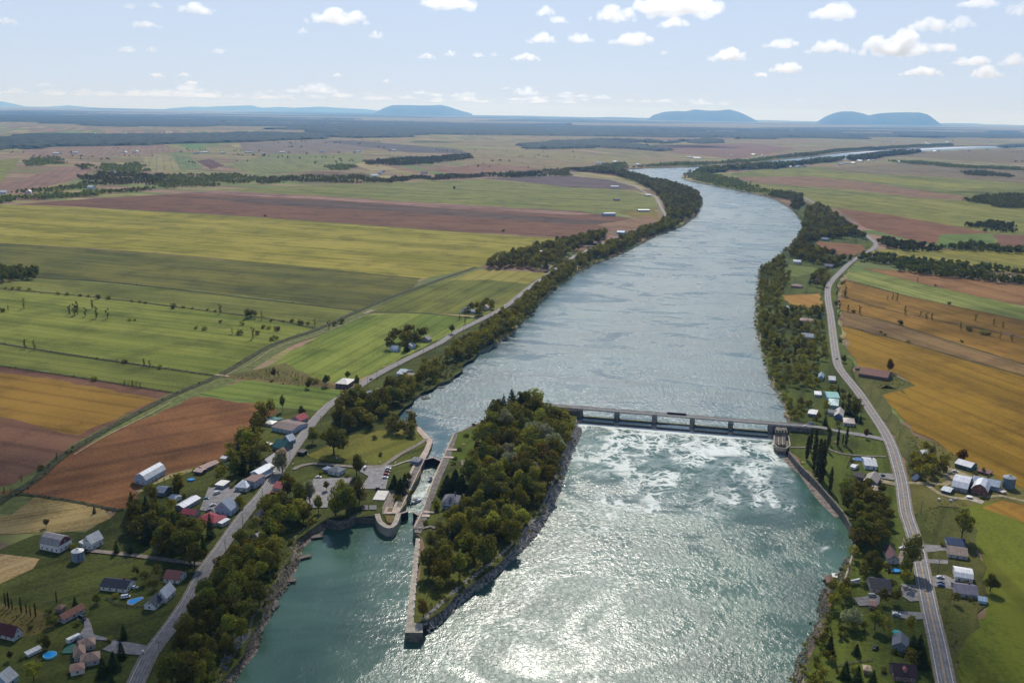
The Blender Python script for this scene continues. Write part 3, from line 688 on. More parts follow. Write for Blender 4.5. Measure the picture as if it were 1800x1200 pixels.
line_sheet("path", [(1388,787),(1420,787),(1457,790),(1475,797),(1517,802),(1558,803)], 2.4, 0.65, GRAVEL)
line_sheet("farm_track", [(1588,849),(1620,850),(1660,852),(1672,845)], 5.0, 0.65, TRACK)
line_sheet("farm_track", [(1630,853),(1655,870),(1700,878),(1760,872),(1850,895)], 4.0, 0.655, TRACK)
sheet("driveway", [(1655,842),(1665,820),(1710,838),(1700,848)], TRACK, 0.64)
sheet("driveway", [(1541,840),(1541,832),(1580,834),(1583,846)], ASPHALT, 0.64)
sheet("driveway", [(1537,846),(1548,843),(1588,852),(1588,858)], TRACK, 0.64)
sheet("driveway", [(1632,1015),(1660,1011),(1679,1020),(1677,1037),(1636,1030)], ASPHALT, 0.64)
sheet("driveway", [(1620,983),(1666,985),(1666,992),(1622,990)], ASPHALT, 0.64)
sheet("driveway", [(1620,957),(1660,960),(1663,968),(1622,972)], ASPHALT, 0.64)
sheet("driveway", [(1583,1027),(1617,1030),(1629,1056),(1600,1058),(1585,1048)], ASPHALT, 0.64)
sheet("driveway", [(1567,1074),(1628,1078),(1631,1088),(1600,1090),(1568,1083)], ASPHALT, 0.64)
sheet("driveway", [(1588,945),(1584,964),(1575,992),(1583,992),(1598,960)], GRAVEL, 0.64)
sheet("driveway", [(948,713),(985,722),(978,735),(957,748),(948,740)], GRAVEL, 0.64)
sheet("driveway", [(810,810),(836,805),(832,818),(812,824)], GRAVEL, 0.64)
sheet("patio", [(1500,1052),(1548,1046),(1545,1064),(1510,1066)], mat("grey_deck", (110, 108, 108), 0.85, 0.2, 0.5), 0.7)
sheet("patio", [(1692,876),(1700,872),(1730,882),(1726,887)], CONCRETE, 0.7)
sheet("concrete_pad", [(655,879),(676,880),(684,864),(664,863)], mat("white_concrete", (205, 200, 192), 0.9, 0.08, 0.4), 0.75)
# gravel beaches below the sea wall and along the left shore
BEACH = mat("shingle", (124, 112, 102), 0.95, 0.4, 0.35)
def beach(px, z0, z1, wid):
    mb = MB(); ln = smooth_line([(q.x, q.y) for q in PP(px)], 6); a = offset_line(ln, 0)
    for i in range(len(ln) - 1):
        k0 = wid * (0.35 + 0.65 * abs(math.sin(i * 0.23 + 0.4))); k1 = wid * (0.35 + 0.65 * abs(math.sin((i + 1) * 0.23 + 0.4)))
        b0 = offset_line(ln, k0)[i]; b1 = offset_line(ln, k1)[i + 1]
        mb.poly([(a[i].x, a[i].y, z0), (a[i + 1].x, a[i + 1].y, z0), (b1.x, b1.y, z1), (b0.x, b0.y, z1)])
    return tag(mb.build("beach", BEACH), kind="structure")
beach([(1480,897),(1457,870),(1433,843),(1405,815),(1387,793)], -4.4, -5.9, 9)
beach([(395,1195),(417,1155),(440,1127),(445,1097),(465,1072),(470,1050),(492,1027),(497,1007),(512,985),(515,967),(522,950),(542,935),(572,915)], -4.4, -5.9, -5)
# ================================================================== BUILDERS
def xy(p): return (p.x, p.y)
LANDMARKS = []                     # (x, y, phrase) used to say where a tree stands
KEEPOUT = []                       # (x, y, radius) no scattered tree here

_unit = MB(); _unit.box(-0.5, 0.5, -0.05, 0.05, 0, 1, 0)
_unit.box(-0.43, 0.43, -0.07, 0.07, 0.07, 0.46, 1); _unit.box(-0.43, 0.43, -0.07, 0.07, 0.54, 0.93, 1)
WIN_MESH = _unit.mesh("window", [WHITE, GLASS])
_unit = MB(); _unit.box(-0.5, 0.5, -0.05, 0.05, 0, 1, 0); _unit.box(-0.36, 0.36, -0.07, 0.07, 0.5, 0.9, 1)
DOOR_MESH = _unit.mesh("door", [mat("door_paint", (150, 140, 128), 0.6), GLASS])
_unit = MB(); _unit.box(-0.5, 0.5, -0.06, 0.06, 0, 1, 0)
for k in range(3): _unit.box(-0.46, 0.46, -0.09, 0.09, 0.06 + k * .31, 0.33 + k * .31, 1)
GARAGE_MESH = _unit.mesh("garage_door", [WHITE, mat("garage_panel", (176, 176, 174), 0.6)])
_unit = MB(); _unit.box(-0.4, 0.4, -0.4, 0.4, -0.6, 1.3, 0); _unit.box(-0.5, 0.5, -0.5, 0.5, 1.3, 1.5, 0)
CHIM_MESH = _unit.mesh("chimney", [mat("chimney_brick", (112, 72, 58), 0.9)])
SIDING = {}
def wall_mat(col):
    name = "siding_%d_%d_%d" % col
    if name in MATS: return MATS[name]
    m = bpy.data.materials.new(name); nt, b, L = nodes_of(m)
    v = mapped(nt, 0, (0.12, 0.12, 3.2)); n = noise(nt, v, 1.0, 2, 0.5); n2 = noise(nt, mapped(nt), 0.5, 4, 0.6)
    c = lin(*col); f = math_n(nt, 'MULTIPLY_ADD', n, 0.5, math_n(nt, 'MULTIPLY', n2, 0.5))
    L.new(mixc(nt, ramp(nt, f, (0.35, 0.65, 0, 1)), tuple(x * 0.78 for x in c), tuple(min(x * 1.08, .85) for x in c)), b.inputs["Base Color"])
    b.inputs["Roughness"].default_value = 0.8
    MATS[name] = m; return m

def frame_of(A, B, C, depth=None):
    """base rectangle from the near edge A-B and one point C along the far side of the edge from B"""
    a, b, c = P(*A), P(*B), P(*C)
    u = (b - a); w = u.length; u.normalize(); v = (c - b) - u * (c - b).dot(u)
    if depth: v = v.normalized() * depth
    if a.y > 950 and v.length > 1.1 * w: v = v.normalized() * max(6.0, min(0.75 * w, 14.0))
    return (a + b) / 2 + v / 2, u, w, v.normalized(), v.length

def roof_shape(mb, kind, L, D, wh, rh, oh=0.45):
    t = 0.22
    if kind == 'gable':
        k = rh / (D / 2); e = D / 2 + oh; ze = wh - oh * k
        mb.prism([(-e, ze), (0, wh + rh), (e, ze), (e, ze + t), (0, wh + rh + t * 1.3), (-e, ze + t)][::-1], -L / 2 - oh, L / 2 + oh)
    elif kind == 'gambrel':
        e = D / 2 + oh * 0.6; m_ = D * 0.30; zm = wh + rh * 0.66
        o = [(-e, wh - 0.3), (-m_, zm), (0, wh + rh), (m_, zm), (e, wh - 0.3)]
        mb.prism((o + [(y * 1.02, z + t) for y, z in o[::-1]])[::-1], -L / 2 - oh, L / 2 + oh)
    elif kind == 'flat':
        mb.prism([(-D / 2 - oh, wh), (D / 2 + oh, wh), (D / 2 + oh, wh + t + rh), (-D / 2 - oh, wh + t)], -L / 2 - oh, L / 2 + oh)
    elif kind == 'hip':
        x, y = L / 2 + oh, D / 2 + oh; r = max(0.0, L / 2 - D / 2); z0, z1 = wh - 0.1, wh + rh
        i = len(mb.v)
        mb.v += [(-x, -y, z0), (x, -y, z0), (x, y, z0), (-x, y, z0), (-x, -y, z0 + t), (x, -y, z0 + t), (x, y, z0 + t), (-x, y, z0 + t), (-r, 0, z1 + t), (r, 0, z1 + t)]
        for f in ((0, 3, 2, 1), (0, 1, 5, 4), (1, 2, 6, 5), (2, 3, 7, 6), (3, 0, 4, 7), (4, 5, 9, 8), (5, 6, 9), (6, 7, 8, 9), (7, 4, 8)):
            mb.f.append(tuple(i + q for q in f)); mb.m.append(0)

def wall_shape(mb, kind, L, D, wh, rh):
    pr = [(-D / 2, -0.6), (D / 2, -0.6), (D / 2, wh)]
    if kind == 'gable': pr += [(0, wh + rh - 0.03)]
    elif kind == 'gambrel': pr += [(D * 0.29, wh + rh * 0.62), (0, wh + rh - 0.05), (-D * 0.29, wh + rh * 0.62)]
    pr += [(-D / 2, wh)]
    mb.prism(pr, -L / 2, L / 2)

def volume(root, L, D, wh, rh, kind, rcol, wcol, cx=0.0, cy=0.0, rot=0.0, wins=True, door=True, camdir=None, gable_col=None):
    """one block of a building: wall and roof parts, then windows on the sides that face the river road"""
    mb = MB(); wall_shape(mb, kind, L, D, wh, rh); w = mb.build("wall", wall_mat(wcol), root)
    w.location = (cx, cy, 0); w.rotation_euler = (0, 0, rot)
    mb = MB(); roof_shape(mb, kind, L, D, wh, rh); r = mb.build("roof", roof_mat(rcol), root)
    r.location = (cx, cy, 0); r.rotation_euler = (0, 0, rot)
    if gable_col:
        for sx in (-1, 1):
            mb = MB(); i = 0
            pr = [(-D / 2 * .96, wh), (D / 2 * .96, wh), (D * .28, wh + rh * .6), (0, wh + rh * .93), (-D * .28, wh + rh * .6)] if kind == 'gambrel' else [(-D / 2 * .94, wh), (D / 2 * .94, wh), (0, wh + rh * .93)]
            mb.prism(pr, sx * (L / 2 + .03) - .03, sx * (L / 2 + .03) + .03); gq = mb.build("gable", wall_mat(gable_col), root); gq.location = (cx, cy, 0); gq.rotation_euler = (0, 0, rot)
    if not wins: return w, r
    M_ = Matrix.Translation((cx, cy, 0)) @ Matrix.Rotation(rot, 4, 'Z')
    def put(me, name, x, y, z, sx, sz, face):
        o = link(name, me, root); o.location = M_ @ Vector((x, y, z)); o.rotation_euler = (0, 0, rot + face); o.scale = (sx, 1, sz)
    sides = [(0, -1), (0, 1), (1, 0), (-1, 0)]
    for nx, ny in sides:
        wn_ = (M_.to_3x3() @ Vector((nx, ny, 0)))
        if camdir is not None and wn_.dot(camdir) < 0.15: continue
        Ls = L if ny else D; floors = 2 if wh > 4.6 else 1
        n = max(1, min(5, int(Ls / 3.4)))
        for fl in range(floors):
            z = 0.95 + fl * 2.7
            for k in range(n):
                t = (k + 0.5) / n - 0.5
                isdoor = door and fl == 0 and k == n // 2 and ny
                me, nm, sx, sz, zz = (DOOR_MESH, "door", 1.0, 2.05, 0.1) if isdoor else (WIN_MESH, "window", 1.25, 1.25, z)
                if ny: put(me, nm, t * L, ny * (D / 2 + 0.04), zz, sx, sz, 0)
                else: put(me, nm, nx * (L / 2 + 0.04), t * D, zz, sx, sz, PI / 2)
        if nx and kind in ('gable', 'gambrel') and rh > 2.4: put(WIN_MESH, "window", nx * (L / 2 + (.1 if gable_col else .04)), 0, wh + rh * 0.18, 1.1, 1.2, PI / 2)
    return w, r

def house(ph, where, cat, A, B, C, wh, rh, ridge, kind, rcol, wcol, depth=None, name=None, wins=True, chim=0, wings=(), gable_col=None, group=None, keep=None, door=True, extra=None):
    """A, B, C: pixels of three base corners; ridge 'u' runs along A-B, 'v' away from it"""
    c, u, w, v, d = frame_of(A, B, C, depth)
    ax = u if ridge == 'u' else v
    L, D = (w, d) if ridge == 'u' else (d, w)
    rz = math.atan2(ax.y, ax.x)
    root = empty(name or cat.replace(" ", "_"), (c.x, c.y, 0.0), rz)
    camd = Vector((-c.x, -c.y, 0)).normalized(); camd = Matrix.Rotation(-rz, 3, 'Z') @ camd
    volume(root, L, D, wh, rh, kind, rcol, wcol, wins=wins, camdir=camd, gable_col=gable_col, door=door)
    for wg in wings:                                     # (dx, dy, L, D, wh, rh, kind, roof, wall, rot) in metres about the base centre
        volume(root, wg[2], wg[3], wg[4], wg[5], wg[6], wg[7], wg[8], wg[0], wg[1], R(wg[9]), wins=wins, camdir=camd, door=False)
    for k in range(chim):
        o = link("chimney", CHIM_MESH, root); o.location = (L * (0.22 - 0.5 * k), D * 0.12, wh + rh * (0.8 if kind != 'flat' else 1)); 
    if extra: extra(root, L, D, wh, rh, camd)
    tag(root, (ph + " " + where).strip(), cat, group)
    LANDMARKS.append((c.x, c.y, "the " + ph)); KEEPOUT.append((c.x, c.y, keep or (max(L, D) * 0.55 + 2.5))); KEEPOUT.append((c.x - c.x / c.y * 9, c.y - 9, max(L, D) * 0.45 + 1))
    return root

def porch(col=(205, 205, 200)):
    def f(root, L, D, wh, rh, camd):
        y = -1 if camd.y < 0 else 1; mb = MB()
        mb.box(-L * .45, L * .45, min(y * D / 2, y * (D / 2 + 2.2)), max(y * D / 2, y * (D / 2 + 2.2)), 2.45, 2.62)
        mb.build("porch_roof", roof_mat(col), root)
        for x in (-.43, -.15, .15, .43):
            q = MB(); q.box(L * x - .08, L * x + .08, y * (D / 2 + 2.05) - .08, y * (D / 2 + 2.05) + .08, 0, 2.45); q.build("post", WHITE, root)
    return f

def dormers(n, rcol, wcol):
    def f(root, L, D, wh, rh, camd):
        y = -1 if camd.y < 0 else 1
        for k in range(n):
            x = L * ((k + .5) / n - .5); mb = MB(); mb.box(x - .9, x + .9, min(y * D * .12, y * D * .36), max(y * D * .12, y * D * .36), wh + rh * .25, wh + rh * .72); dm = mb.build("dormer", wall_mat(wcol), root)
            mb = MB(); mb.prism([(x - 1.15, wh + rh * .70), (x + 1.15, wh + rh * .70), (x, wh + rh * .98)], min(y * D * .10, y * D * .38), max(y * D * .10, y * D * .38))
            for i, p in enumerate(mb.v): mb.v[i] = (p[1], p[0], p[2])
            mb.f = [f_[::-1] for f_ in mb.f]; mb.build("dormer_roof", roof_mat(rcol), dm)
            o = link("window", WIN_MESH, dm); o.location = (x, y * (D * .36 + .04), wh + rh * .34); o.scale = (1, 1, rh * .32)
    return f

# ------------------------------------------------------------------ silo, pool, car, caravan, boat, dock, pole
def silo(px, py, r, h, label, ph, col=(150, 160, 170), roofc=(190, 190, 186)):
    p = P(px, py); root = empty("silo", (p.x, p.y, 0))
    prof = [(r, -0.4)]
    for k in range(12): prof += [(r * 1.012, h * (k + .5) / 12), (r, h * (k + 1) / 12)]
    mb = MB(); mb.lathe(prof, 22); mb.build("wall", wall_mat(col), root)
    mb = MB(); mb.lathe([(r * 1.06, h), (r * 1.06, h + .12), (r * .18, h + r * .42), (r * .18, h + r * .52), (0.02, h + r * .56)], 22); mb.build("roof", roof_mat(roofc), root)
    mb = MB()
    for s in (-.25, .25): mb.box(r * 1.03, r * 1.03 + .06, s - .03, s + .03, 0.2, h)
    for k in range(int(h / .4)): mb.box(r * 1.03, r * 1.03 + .05, -.25, .25, .3 + k * .4, .34 + k * .4)
    lad = mb.build("ladder", STEEL_DARK, root); root.rotation_euler = (0, 0, R(-60))
    tag(root, label, "silo"); LANDMARKS.append((p.x, p.y, ph)); KEEPOUT.append((p.x, p.y, r + 3))

def pool(px, py, rx, ry, label, wall=(190, 200, 205), water=POOL_WATER, h=1.2, ang=0.0):
    p = P(px, py); root = empty("swimming_pool", (p.x, p.y, 0), ang)
    el = lambda a, b, n=28: [(a * math.cos(2 * PI * k / n), b * math.sin(2 * PI * k / n)) for k in range(n)]
    o_, i_ = el(rx, ry), el(rx - .25, ry - .25); mb = MB(); n = 28
    for k in range(n):
        j = (k + 1) % n
        mb.poly([(*o_[k], 0), (*o_[j], 0), (*o_[j], h), (*o_[k], h)]); mb.poly([(*o_[k], h), (*o_[j], h), (*i_[j], h), (*i_[k], h)]); mb.poly([(*i_[j], 0.2), (*i_[k], 0.2), (*i_[k], h), (*i_[j], h)])
    mb.build("rim", wall_mat(wall), root)
    mb = MB(); mb.poly([(*q, h - .18) for q in el(rx - .24, ry - .24)]); mb.build("water", water, root)
    tag(root, label, "pool"); KEEPOUT.append((p.x, p.y, max(rx, ry) + 2))

CAR_BODY = {}
def car_meshes(kind):
    """side profile swept across the width, with glass set proud of the cabin"""
    if kind in CAR_BODY: return CAR_BODY[kind]
    b = MB(); g_ = MB(); w = .88
    if kind == 'van': prof = [(-2.4, .35), (2.4, .35), (2.45, .95), (1.9, 1.15), (1.35, 2.0), (-2.35, 2.05), (-2.45, 1.0)]; gl = [(1.82, 1.18), (1.36, 1.9), (.75, 1.9), (.75, 1.18)]; gr = [(.5, 1.2), (.5, 1.85), (-2.0, 1.85), (-2.0, 1.2)]
    elif kind == 'pickup': prof = [(-2.6, .45), (2.6, .45), (2.6, 1.0), (1.4, 1.1), (.75, 1.75), (-.45, 1.78), (-.75, 1.05), (-2.6, 1.05)]; gl = [(1.28, 1.12), (.74, 1.68), (.2, 1.68), (.2, 1.12)]; gr = [(.08, 1.12), (.08, 1.68), (-.4, 1.68), (-.62, 1.12)]
    else: prof = [(-2.15, .32), (2.15, .32), (2.2, .72), (1.2, .92), (.45, 1.42), (-1.0, 1.45), (-1.75, .98), (-2.2, .9)]; gl = [(1.1, .95), (.44, 1.36), (-.1, 1.37), (-.1, .93)]; gr = [(-.2, .93), (-.2, 1.37), (-.98, 1.38), (-1.6, .97)]
    n = len(prof); i = 0
    cab = lambda x, z: w * (1.0 if z < 1.1 else .84)
    b.v = [(x, -cab(x, z), z) for x, z in prof] + [(x, cab(x, z), z) for x, z in prof]
    b.f = [tuple(range(n))] + [tuple(range(n, 2 * n))[::-1]] + [((k + 1) % n, k, n + k, n + (k + 1) % n) for k in range(n)]; b.m = [0] * len(b.f)
    for s in (-1, 1):
        for q in (gl, gr): g_.poly([(x, s * (cab(x, z) + .012 if z < 1.1 else .84 * w + .03), z) for x, z in (q if s < 0 else q[::-1])])
    fx = [(p_, q_) for p_, q_ in zip(prof, prof[1:]) if p_[1] > .85 and q_[1] - p_[1] > .3 and p_[0] > q_[0]]
    for p_, q_ in fx: g_.poly([(p_[0] + .03, -w * .78, p_[1] + .06), (p_[0] + .03, w * .78, p_[1] + .06), (q_[0] + .03, w * .72, q_[1] - .03), (q_[0] + .03, -w * .72, q_[1] - .03)])
    wh_ = MB(); wh_.tube((0, -.11, 0), (0, .11, 0), .33, .33, 12)
    CAR_BODY[kind] = (b, g_.mesh("car_glass", GLASS), wh_.mesh("wheel", TYRE)); return CAR_BODY[kind]

def paint(col):
    name = "car_paint_%d_%d_%d" % col
    if name in MATS: return MATS[name]
    m = mat(name, col, 0.28, 0.05, 2.0, 0.0, 0.5); return m

def car(px, py, ang, col, label, kind='car', cat=None, z=0.7):
    p = P(px, py, z); b, g_, wm = car_meshes(kind)
    root = empty({'car': 'parked_car', 'van': 'van', 'pickup': 'pickup_truck'}[kind], (p.x, p.y, z), R(ang))
    key = (kind, col)
    if key not in CAR_BODY: CAR_BODY[key] = b.mesh("car_body", paint(col))
    link("body", CAR_BODY[key], root); link("glass", g_, root)
    xx = 1.35 if kind == 'car' else 1.6
    for sx in (-1, 1):
        for sy in (-1, 1): o = link("wheel", wm, root); o.location = (sx * xx, sy * .8, .33)
    tag(root, label, cat or {'car': 'car', 'van': 'van', 'pickup': 'truck'}[kind]); return root

def caravan(A, B, C, label, col=(215, 215, 210), h=2.7):
    c, u, w, v, d = frame_of(A, B, C); L, D, ax = (w, d, u) if w > d else (d, w, v); D = min(D, 2.8)
    root = empty("caravan", (c.x, c.y, 0.5), math.atan2(ax.y, ax.x))
    mb = MB(); mb.prism([(-D / 2, .5), (D / 2, .5), (D / 2, h - .25), (D / 2 - .3, h), (-D / 2 + .3, h), (-D / 2, h - .25)], -L / 2, L / 2); mb.build("body", wall_mat(col), root)
    for s in (-1, 1):
        for k in (-.28, .2): o = link("window", WIN_MESH, root); o.location = (L * k, s * (D / 2 + .02), 1.3); o.scale = (1.3, 1, .7)
        o = link("wheel", car_meshes('car')[2], root); o.location = (0, s * (D / 2 - .15), .33)
    mb = MB(); mb.box(L / 2, L / 2 + 1.2, -.06, .06, .5, .62); mb.build("drawbar", STEEL_DARK, root)
    tag(root, label, "caravan"); KEEPOUT.append((c.x, c.y, L * .6 + 1.5))

def boat(px, py, heading, L, label, canopy):
    p = P(px, py, Z_DN); root = empty("motor_boat", (p.x, p.y, Z_DN), R(heading)); W = L * .17
    mb = MB(); n = 9; rows = []
    for k in range(n):
        t = k / (n - 1); x = -L / 2 + L * t; hw = W * (1 if t < .5 else max(0.02, 1 - ((t - .5) / .5) ** 2.2)); top = .9 + .45 * t * t
        rows.append([(x, -hw, top), (x, -hw * .75, -.2), (x, hw * .75, -.2), (x, hw, top)])
    for r_ in rows: mb.v += r_
    for k in range(n - 1):
        for j in range(3): mb.f.append((4 * k + j, 4 * k + 4 + j, 4 * k + 5 + j, 4 * k + 1 + j)); mb.m.append(0)
    mb.f.append((0, 1, 2, 3)); mb.m.append(0)
    for k in range(n - 1): mb.f.append((4 * k + 3, 4 * k + 7, 4 * k + 4, 4 * k)); mb.m.append(0)
    mb.build("hull", wall_mat((232, 232, 230)), root)
    mb = MB(); mb.prism([(-W * .72, .9), (W * .72, .9), (W * .6, 1.75), (-W * .6, 1.75)], -L * .12, L * .2); mb.build("cabin", WHITE, root)
    mb = MB(); mb.poly([(L * .205, -W * .6, 1.75), (L * .29, -W * .7, 1.05), (L * .29, W * .7, 1.05), (L * .205, W * .6, 1.75)][::-1]); mb.poly([(L * .205, -W * .6, 1.75), (L * .29, -W * .7, 1.05), (L * .29, W * .7, 1.05), (L * .205, W * .6, 1.75)]); mb.build("windscreen", GLASS, root)
    mb = MB(); mb.prism([(-W * .8, 2.3), (W * .8, 2.3), (W * .6, 2.5), (-W * .6, 2.5)], -L * .38, L * .02)
    cn = mb.build("canopy", canopy, root)
    for sx in (-.36, 0):
        for sy in (-1, 1): q = MB(); q.box(L * sx - .04, L * sx + .04, sy * W * .7 - .04, sy * W * .7 + .04, .9, 2.3); q.build("post", STEEL_DARK, cn)
    mb = MB(); mb.box(-L / 2 - .5, -L / 2, -W * .3, W * .3, .1, 1.0); mb.build("outboard_motor", STEEL_DARK, root)
    tag(root, label, "boat", "motor boats in the lock chamber")

def dock(px, py, L, W, ang, z, label, m=WOOD, roof=None):
    p = P(px, py, z); root = empty("dock", (p.x, p.y, z), R(ang)); mb = MB()
    n = max(3, int(L / .5))
    for k in range(n): mb.box(-L / 2 + k * L / n, -L / 2 + (k + .9) * L / n, -W / 2, W / 2, .55, .68)
    mb.box(-L / 2, L / 2, -W / 2, -W / 2 + .15, .35, .55); mb.box(-L / 2, L / 2, W / 2 - .15, W / 2, .35, .55)
    mb.build("deck", m, root)
    for sx in (-1, 1):
        for sy in (-1, 1): q = MB(); q.tube((sx * (L / 2 - .3), sy * (W / 2 - .25), -1.5), (sx * (L / 2 - .3), sy * (W / 2 - .25), 1.0 if not roof else 2.9), .14, .14, 6); q.build("post", WOOD, root)
    if roof:
        q = MB(); q.prism([(-W / 2 - .3, 2.9), (W / 2 + .3, 2.9), (0, 4.0)], -L / 2 - .3, L / 2 + .3); q.build("roof", roof_mat(roof), root)
    KEEPOUT.append((p.x, p.y, 11)); tag(root, label, "dock"); return root

def make_pole():
    root = empty("utility_pole", (0, 0, 0)); mb = MB(); mb.tube((0, 0, -.3), (0, 0, 10.5), .17, .11, 8); mb.build("pole", WOOD, root)
    mb = MB(); mb.box(-1.2, 1.2, -.06, .06, 9.7, 9.83); ca = mb.build("crossarm", WOOD, root)
    for x in (-1.05, -.4, .4, 1.05): q = MB(); q.tube((x, 0, 9.83), (x, 0, 10.02), .05, .05, 6); q.build("insulator", GLASS, ca)
    mb = MB(); mb.tube((.28, 0, 8.2), (.28, 0, 9.0), .2, .2, 10); mb.build("transformer", mat("transformer_grey", (150, 152, 150), 0.5), root)
    return root

def slab(name, px, z0, z1, m, label=None, cat=None, parent=None, mside=None):
    w = [(q.x, q.y) for q in PP(px)]; mb = MB(); mb.extrude(w, z0, z1, 0, 1 if mside else 0)
    o = mb.build(name, [m, mside] if mside else m, parent)
    if label: tag(o, label, cat)
    return o

# ------------------------------------------------------------------ trees
LEAF = {"dark": leaf_mat("dark_leaves", (74, 76, 28), (118, 114, 46)), "green": leaf_mat("green_leaves", (92, 94, 34), (144, 138, 54)), "light": leaf_mat("light_leaves", (116, 116, 40), (160, 152, 60)),
        "golden": leaf_mat("golden_leaves", (96, 92, 30), (134, 118, 44), .25), "orange": leaf_mat("rusty_leaves", (98, 72, 34), (122, 92, 46), .25), "grey": leaf_mat("silver_leaves", (120, 122, 84), (168, 166, 126), .2),
        "purple": leaf_mat("purple_leaves", (60, 29, 32), (92, 47, 45), .2), "needle": leaf_mat("dark_needles", (44, 56, 26), (76, 84, 38)), "poplar": leaf_mat("poplar_leaves", (56, 58, 26), (100, 94, 48))}

def leaf_cloud(kind, n, size, seed):
    """centres, axes and tint of n leaf sprays filling a crown one unit tall, trunk foot at the origin"""
    r = np.random.default_rng(seed)
    if kind == 'broad':
        k = r.integers(9, 14); th = r.uniform(0, 2 * PI, k); rad = np.sqrt(r.uniform(0, 1, k)) * .25
        cz = r.uniform(.34, .80, k); cen = np.stack([np.cos(th) * rad, np.sin(th) * rad, cz], 1); lr = r.uniform(.09, .19, k) * (1.15 - .5 * np.abs(cz - .5))
        cen[0] = (0, 0, .80); lr[0] = .15; cen[1] = (0, 0, .55); lr[1] = .24
        w = lr ** 2; li = r.choice(k, n, p=w / w.sum()); dr = r.normal(size=(n, 3)); dr /= np.linalg.norm(dr, axis=1, keepdims=True)
        rr = lr[li] * r.uniform(.55, 1.12, n) ** .6; c = cen[li] + dr * rr[:, None] * np.array([1, 1, .9]); nrm = dr + r.normal(size=(n, 3)) * .55 + np.array([0, 0, .35])
        tint = np.clip(r.normal(.5, .22, n) + (li % 3 - 1) * .13, 0, 1); c[:, 2] = np.maximum(c[:, 2], .10 + .1 * r.random(n))
    elif kind == 'conifer':
        z = 1 - np.sqrt(r.uniform(0, 1, n)); z = .06 + z * .94; tier = np.floor(z * 11); th = r.uniform(0, 2 * PI, n)
        rad = (1.02 - z) * .23 * (.72 + .4 * ((z * 11) % 1 < .45)) * r.uniform(.45, 1.1, n) ** .5; th += np.sin(tier * 2.4) * .2
        c = np.stack([np.cos(th) * rad, np.sin(th) * rad, z - rad * .30], 1); nrm = np.stack([np.cos(th) * .5, np.sin(th) * .5, np.full(n, .9)], 1) + r.normal(size=(n, 3)) * .35; tint = np.clip(r.normal(.45, .25, n), 0, 1)
    elif kind == 'poplar':
        z = r.uniform(.05, 1, n); th = r.uniform(0, 2 * PI, n); rad = .085 * np.sin(np.clip(z, 0, 1) * PI * .86 + .34) ** .7 * (.75 + .25 * np.sin(z * 22 + th * 2)) * r.uniform(.3, 1.12, n) ** .5
        c = np.stack([np.cos(th) * rad, np.sin(th) * rad, z], 1); nrm = np.stack([np.cos(th), np.sin(th), np.full(n, .3)], 1) + r.normal(size=(n, 3)) * .5; tint = np.clip(r.normal(.5, .25, n), 0, 1)
    elif kind == 'thin':
        k = 6; cz = np.linspace(.25, .92, k); cen = np.stack([r.normal(0, .05, k), r.normal(0, .05, k), cz], 1); lr = np.full(k, .10) * (1.2 - cz * .6)
        li = r.integers(0, k, n); dr = r.normal(size=(n, 3)); dr /= np.linalg.norm(dr, axis=1, keepdims=True)
        c = cen[li] + dr * (lr[li] * r.uniform(.4, 1.2, n))[:, None] * np.array([1, 1, 1.5]); nrm = dr + r.normal(size=(n, 3)) * .5; tint = np.clip(r.normal(.5, .25, n), 0, 1)
    else:                                                # bush: broad and low, one unit tall
        k = 7; th = r.uniform(0, 2 * PI, k); cen = np.stack([np.cos(th) * .35, np.sin(th) * .35, r.uniform(.25, .65, k)], 1); lr = r.uniform(.22, .36, k)
        li = r.integers(0, k, n); dr = r.normal(size=(n, 3)); dr /= np.linalg.norm(dr, axis=1, keepdims=True)
        c = cen[li] + dr * (lr[li] * r.uniform(.5, 1.1, n))[:, None]; c[:, 2] = np.maximum(c[:, 2], .03); nrm = dr + r.normal(size=(n, 3)) * .5; tint = np.clip(r.normal(.5, .25, n), 0, 1)
    nrm /= np.linalg.norm(nrm, axis=1, keepdims=True)
    a = np.cross(nrm, r.normal(size=(n, 3))); a /= np.linalg.norm(a, axis=1, keepdims=True); b = np.cross(nrm, a)
    s = size * r.uniform(.6, 1.35, (n, 1)); e = r.uniform(.55, 1.0, (n, 1))
    q = np.stack([c - a * s - b * s * e * .4, c + a * s * .25 - b * s * e, c + a * s + b * s * e * .3, c - a * s * .2 + b * s * e], 1)
    return q.astype(np.float32), tint.astype(np.float32)

def quads_mesh(name, q, tint, m):
    n = len(q); me = bpy.data.meshes.new(name)
    me.vertices.add(n * 4); me.vertices.foreach_set("co", q.reshape(-1)); me.loops.add(n * 4); me.loops.foreach_set("vertex_index", np.arange(n * 4, dtype=np.int32))
    me.polygons.add(n); me.polygons.foreach_set("loop_start", np.arange(0, n * 4, 4, dtype=np.int32)); me.update(calc_edges=True)
    at = me.attributes.new("tint", 'FLOAT', 'FACE'); at.data.foreach_set("value", tint); me.materials.append(m); return me

def trunk_mesh(kind, seed):
    rn = random.Random(seed); mb = MB()
    if kind == 'broad':
        mb.tube((0, 0, -.03), (rn.uniform(-.01, .01), 0, .30), .026, .017, 7)
        for k in range(5):
            a = k * 1.256 + rn.uniform(-.4, .4); z0 = rn.uniform(.16, .30); e = (math.cos(a) * .17, math.sin(a) * .17, z0 + rn.uniform(.22, .36)); mb.tube((0, 0, z0), e, .012, .004, 5)
        mb.tube((0, 0, .28), (0, .01, .74), .016, .004, 6)
    elif kind == 'bush':
        for k in range(4): a = k * 1.6; mb.tube((0, 0, -.05), (math.cos(a) * .25, math.sin(a) * .25, .5), .03, .01, 5)
    else: mb.tube((0, 0, -.03), (0, 0, .9), .02 if kind != 'poplar' else .016, .003, 6)
    return mb.mesh("trunk", BARK)

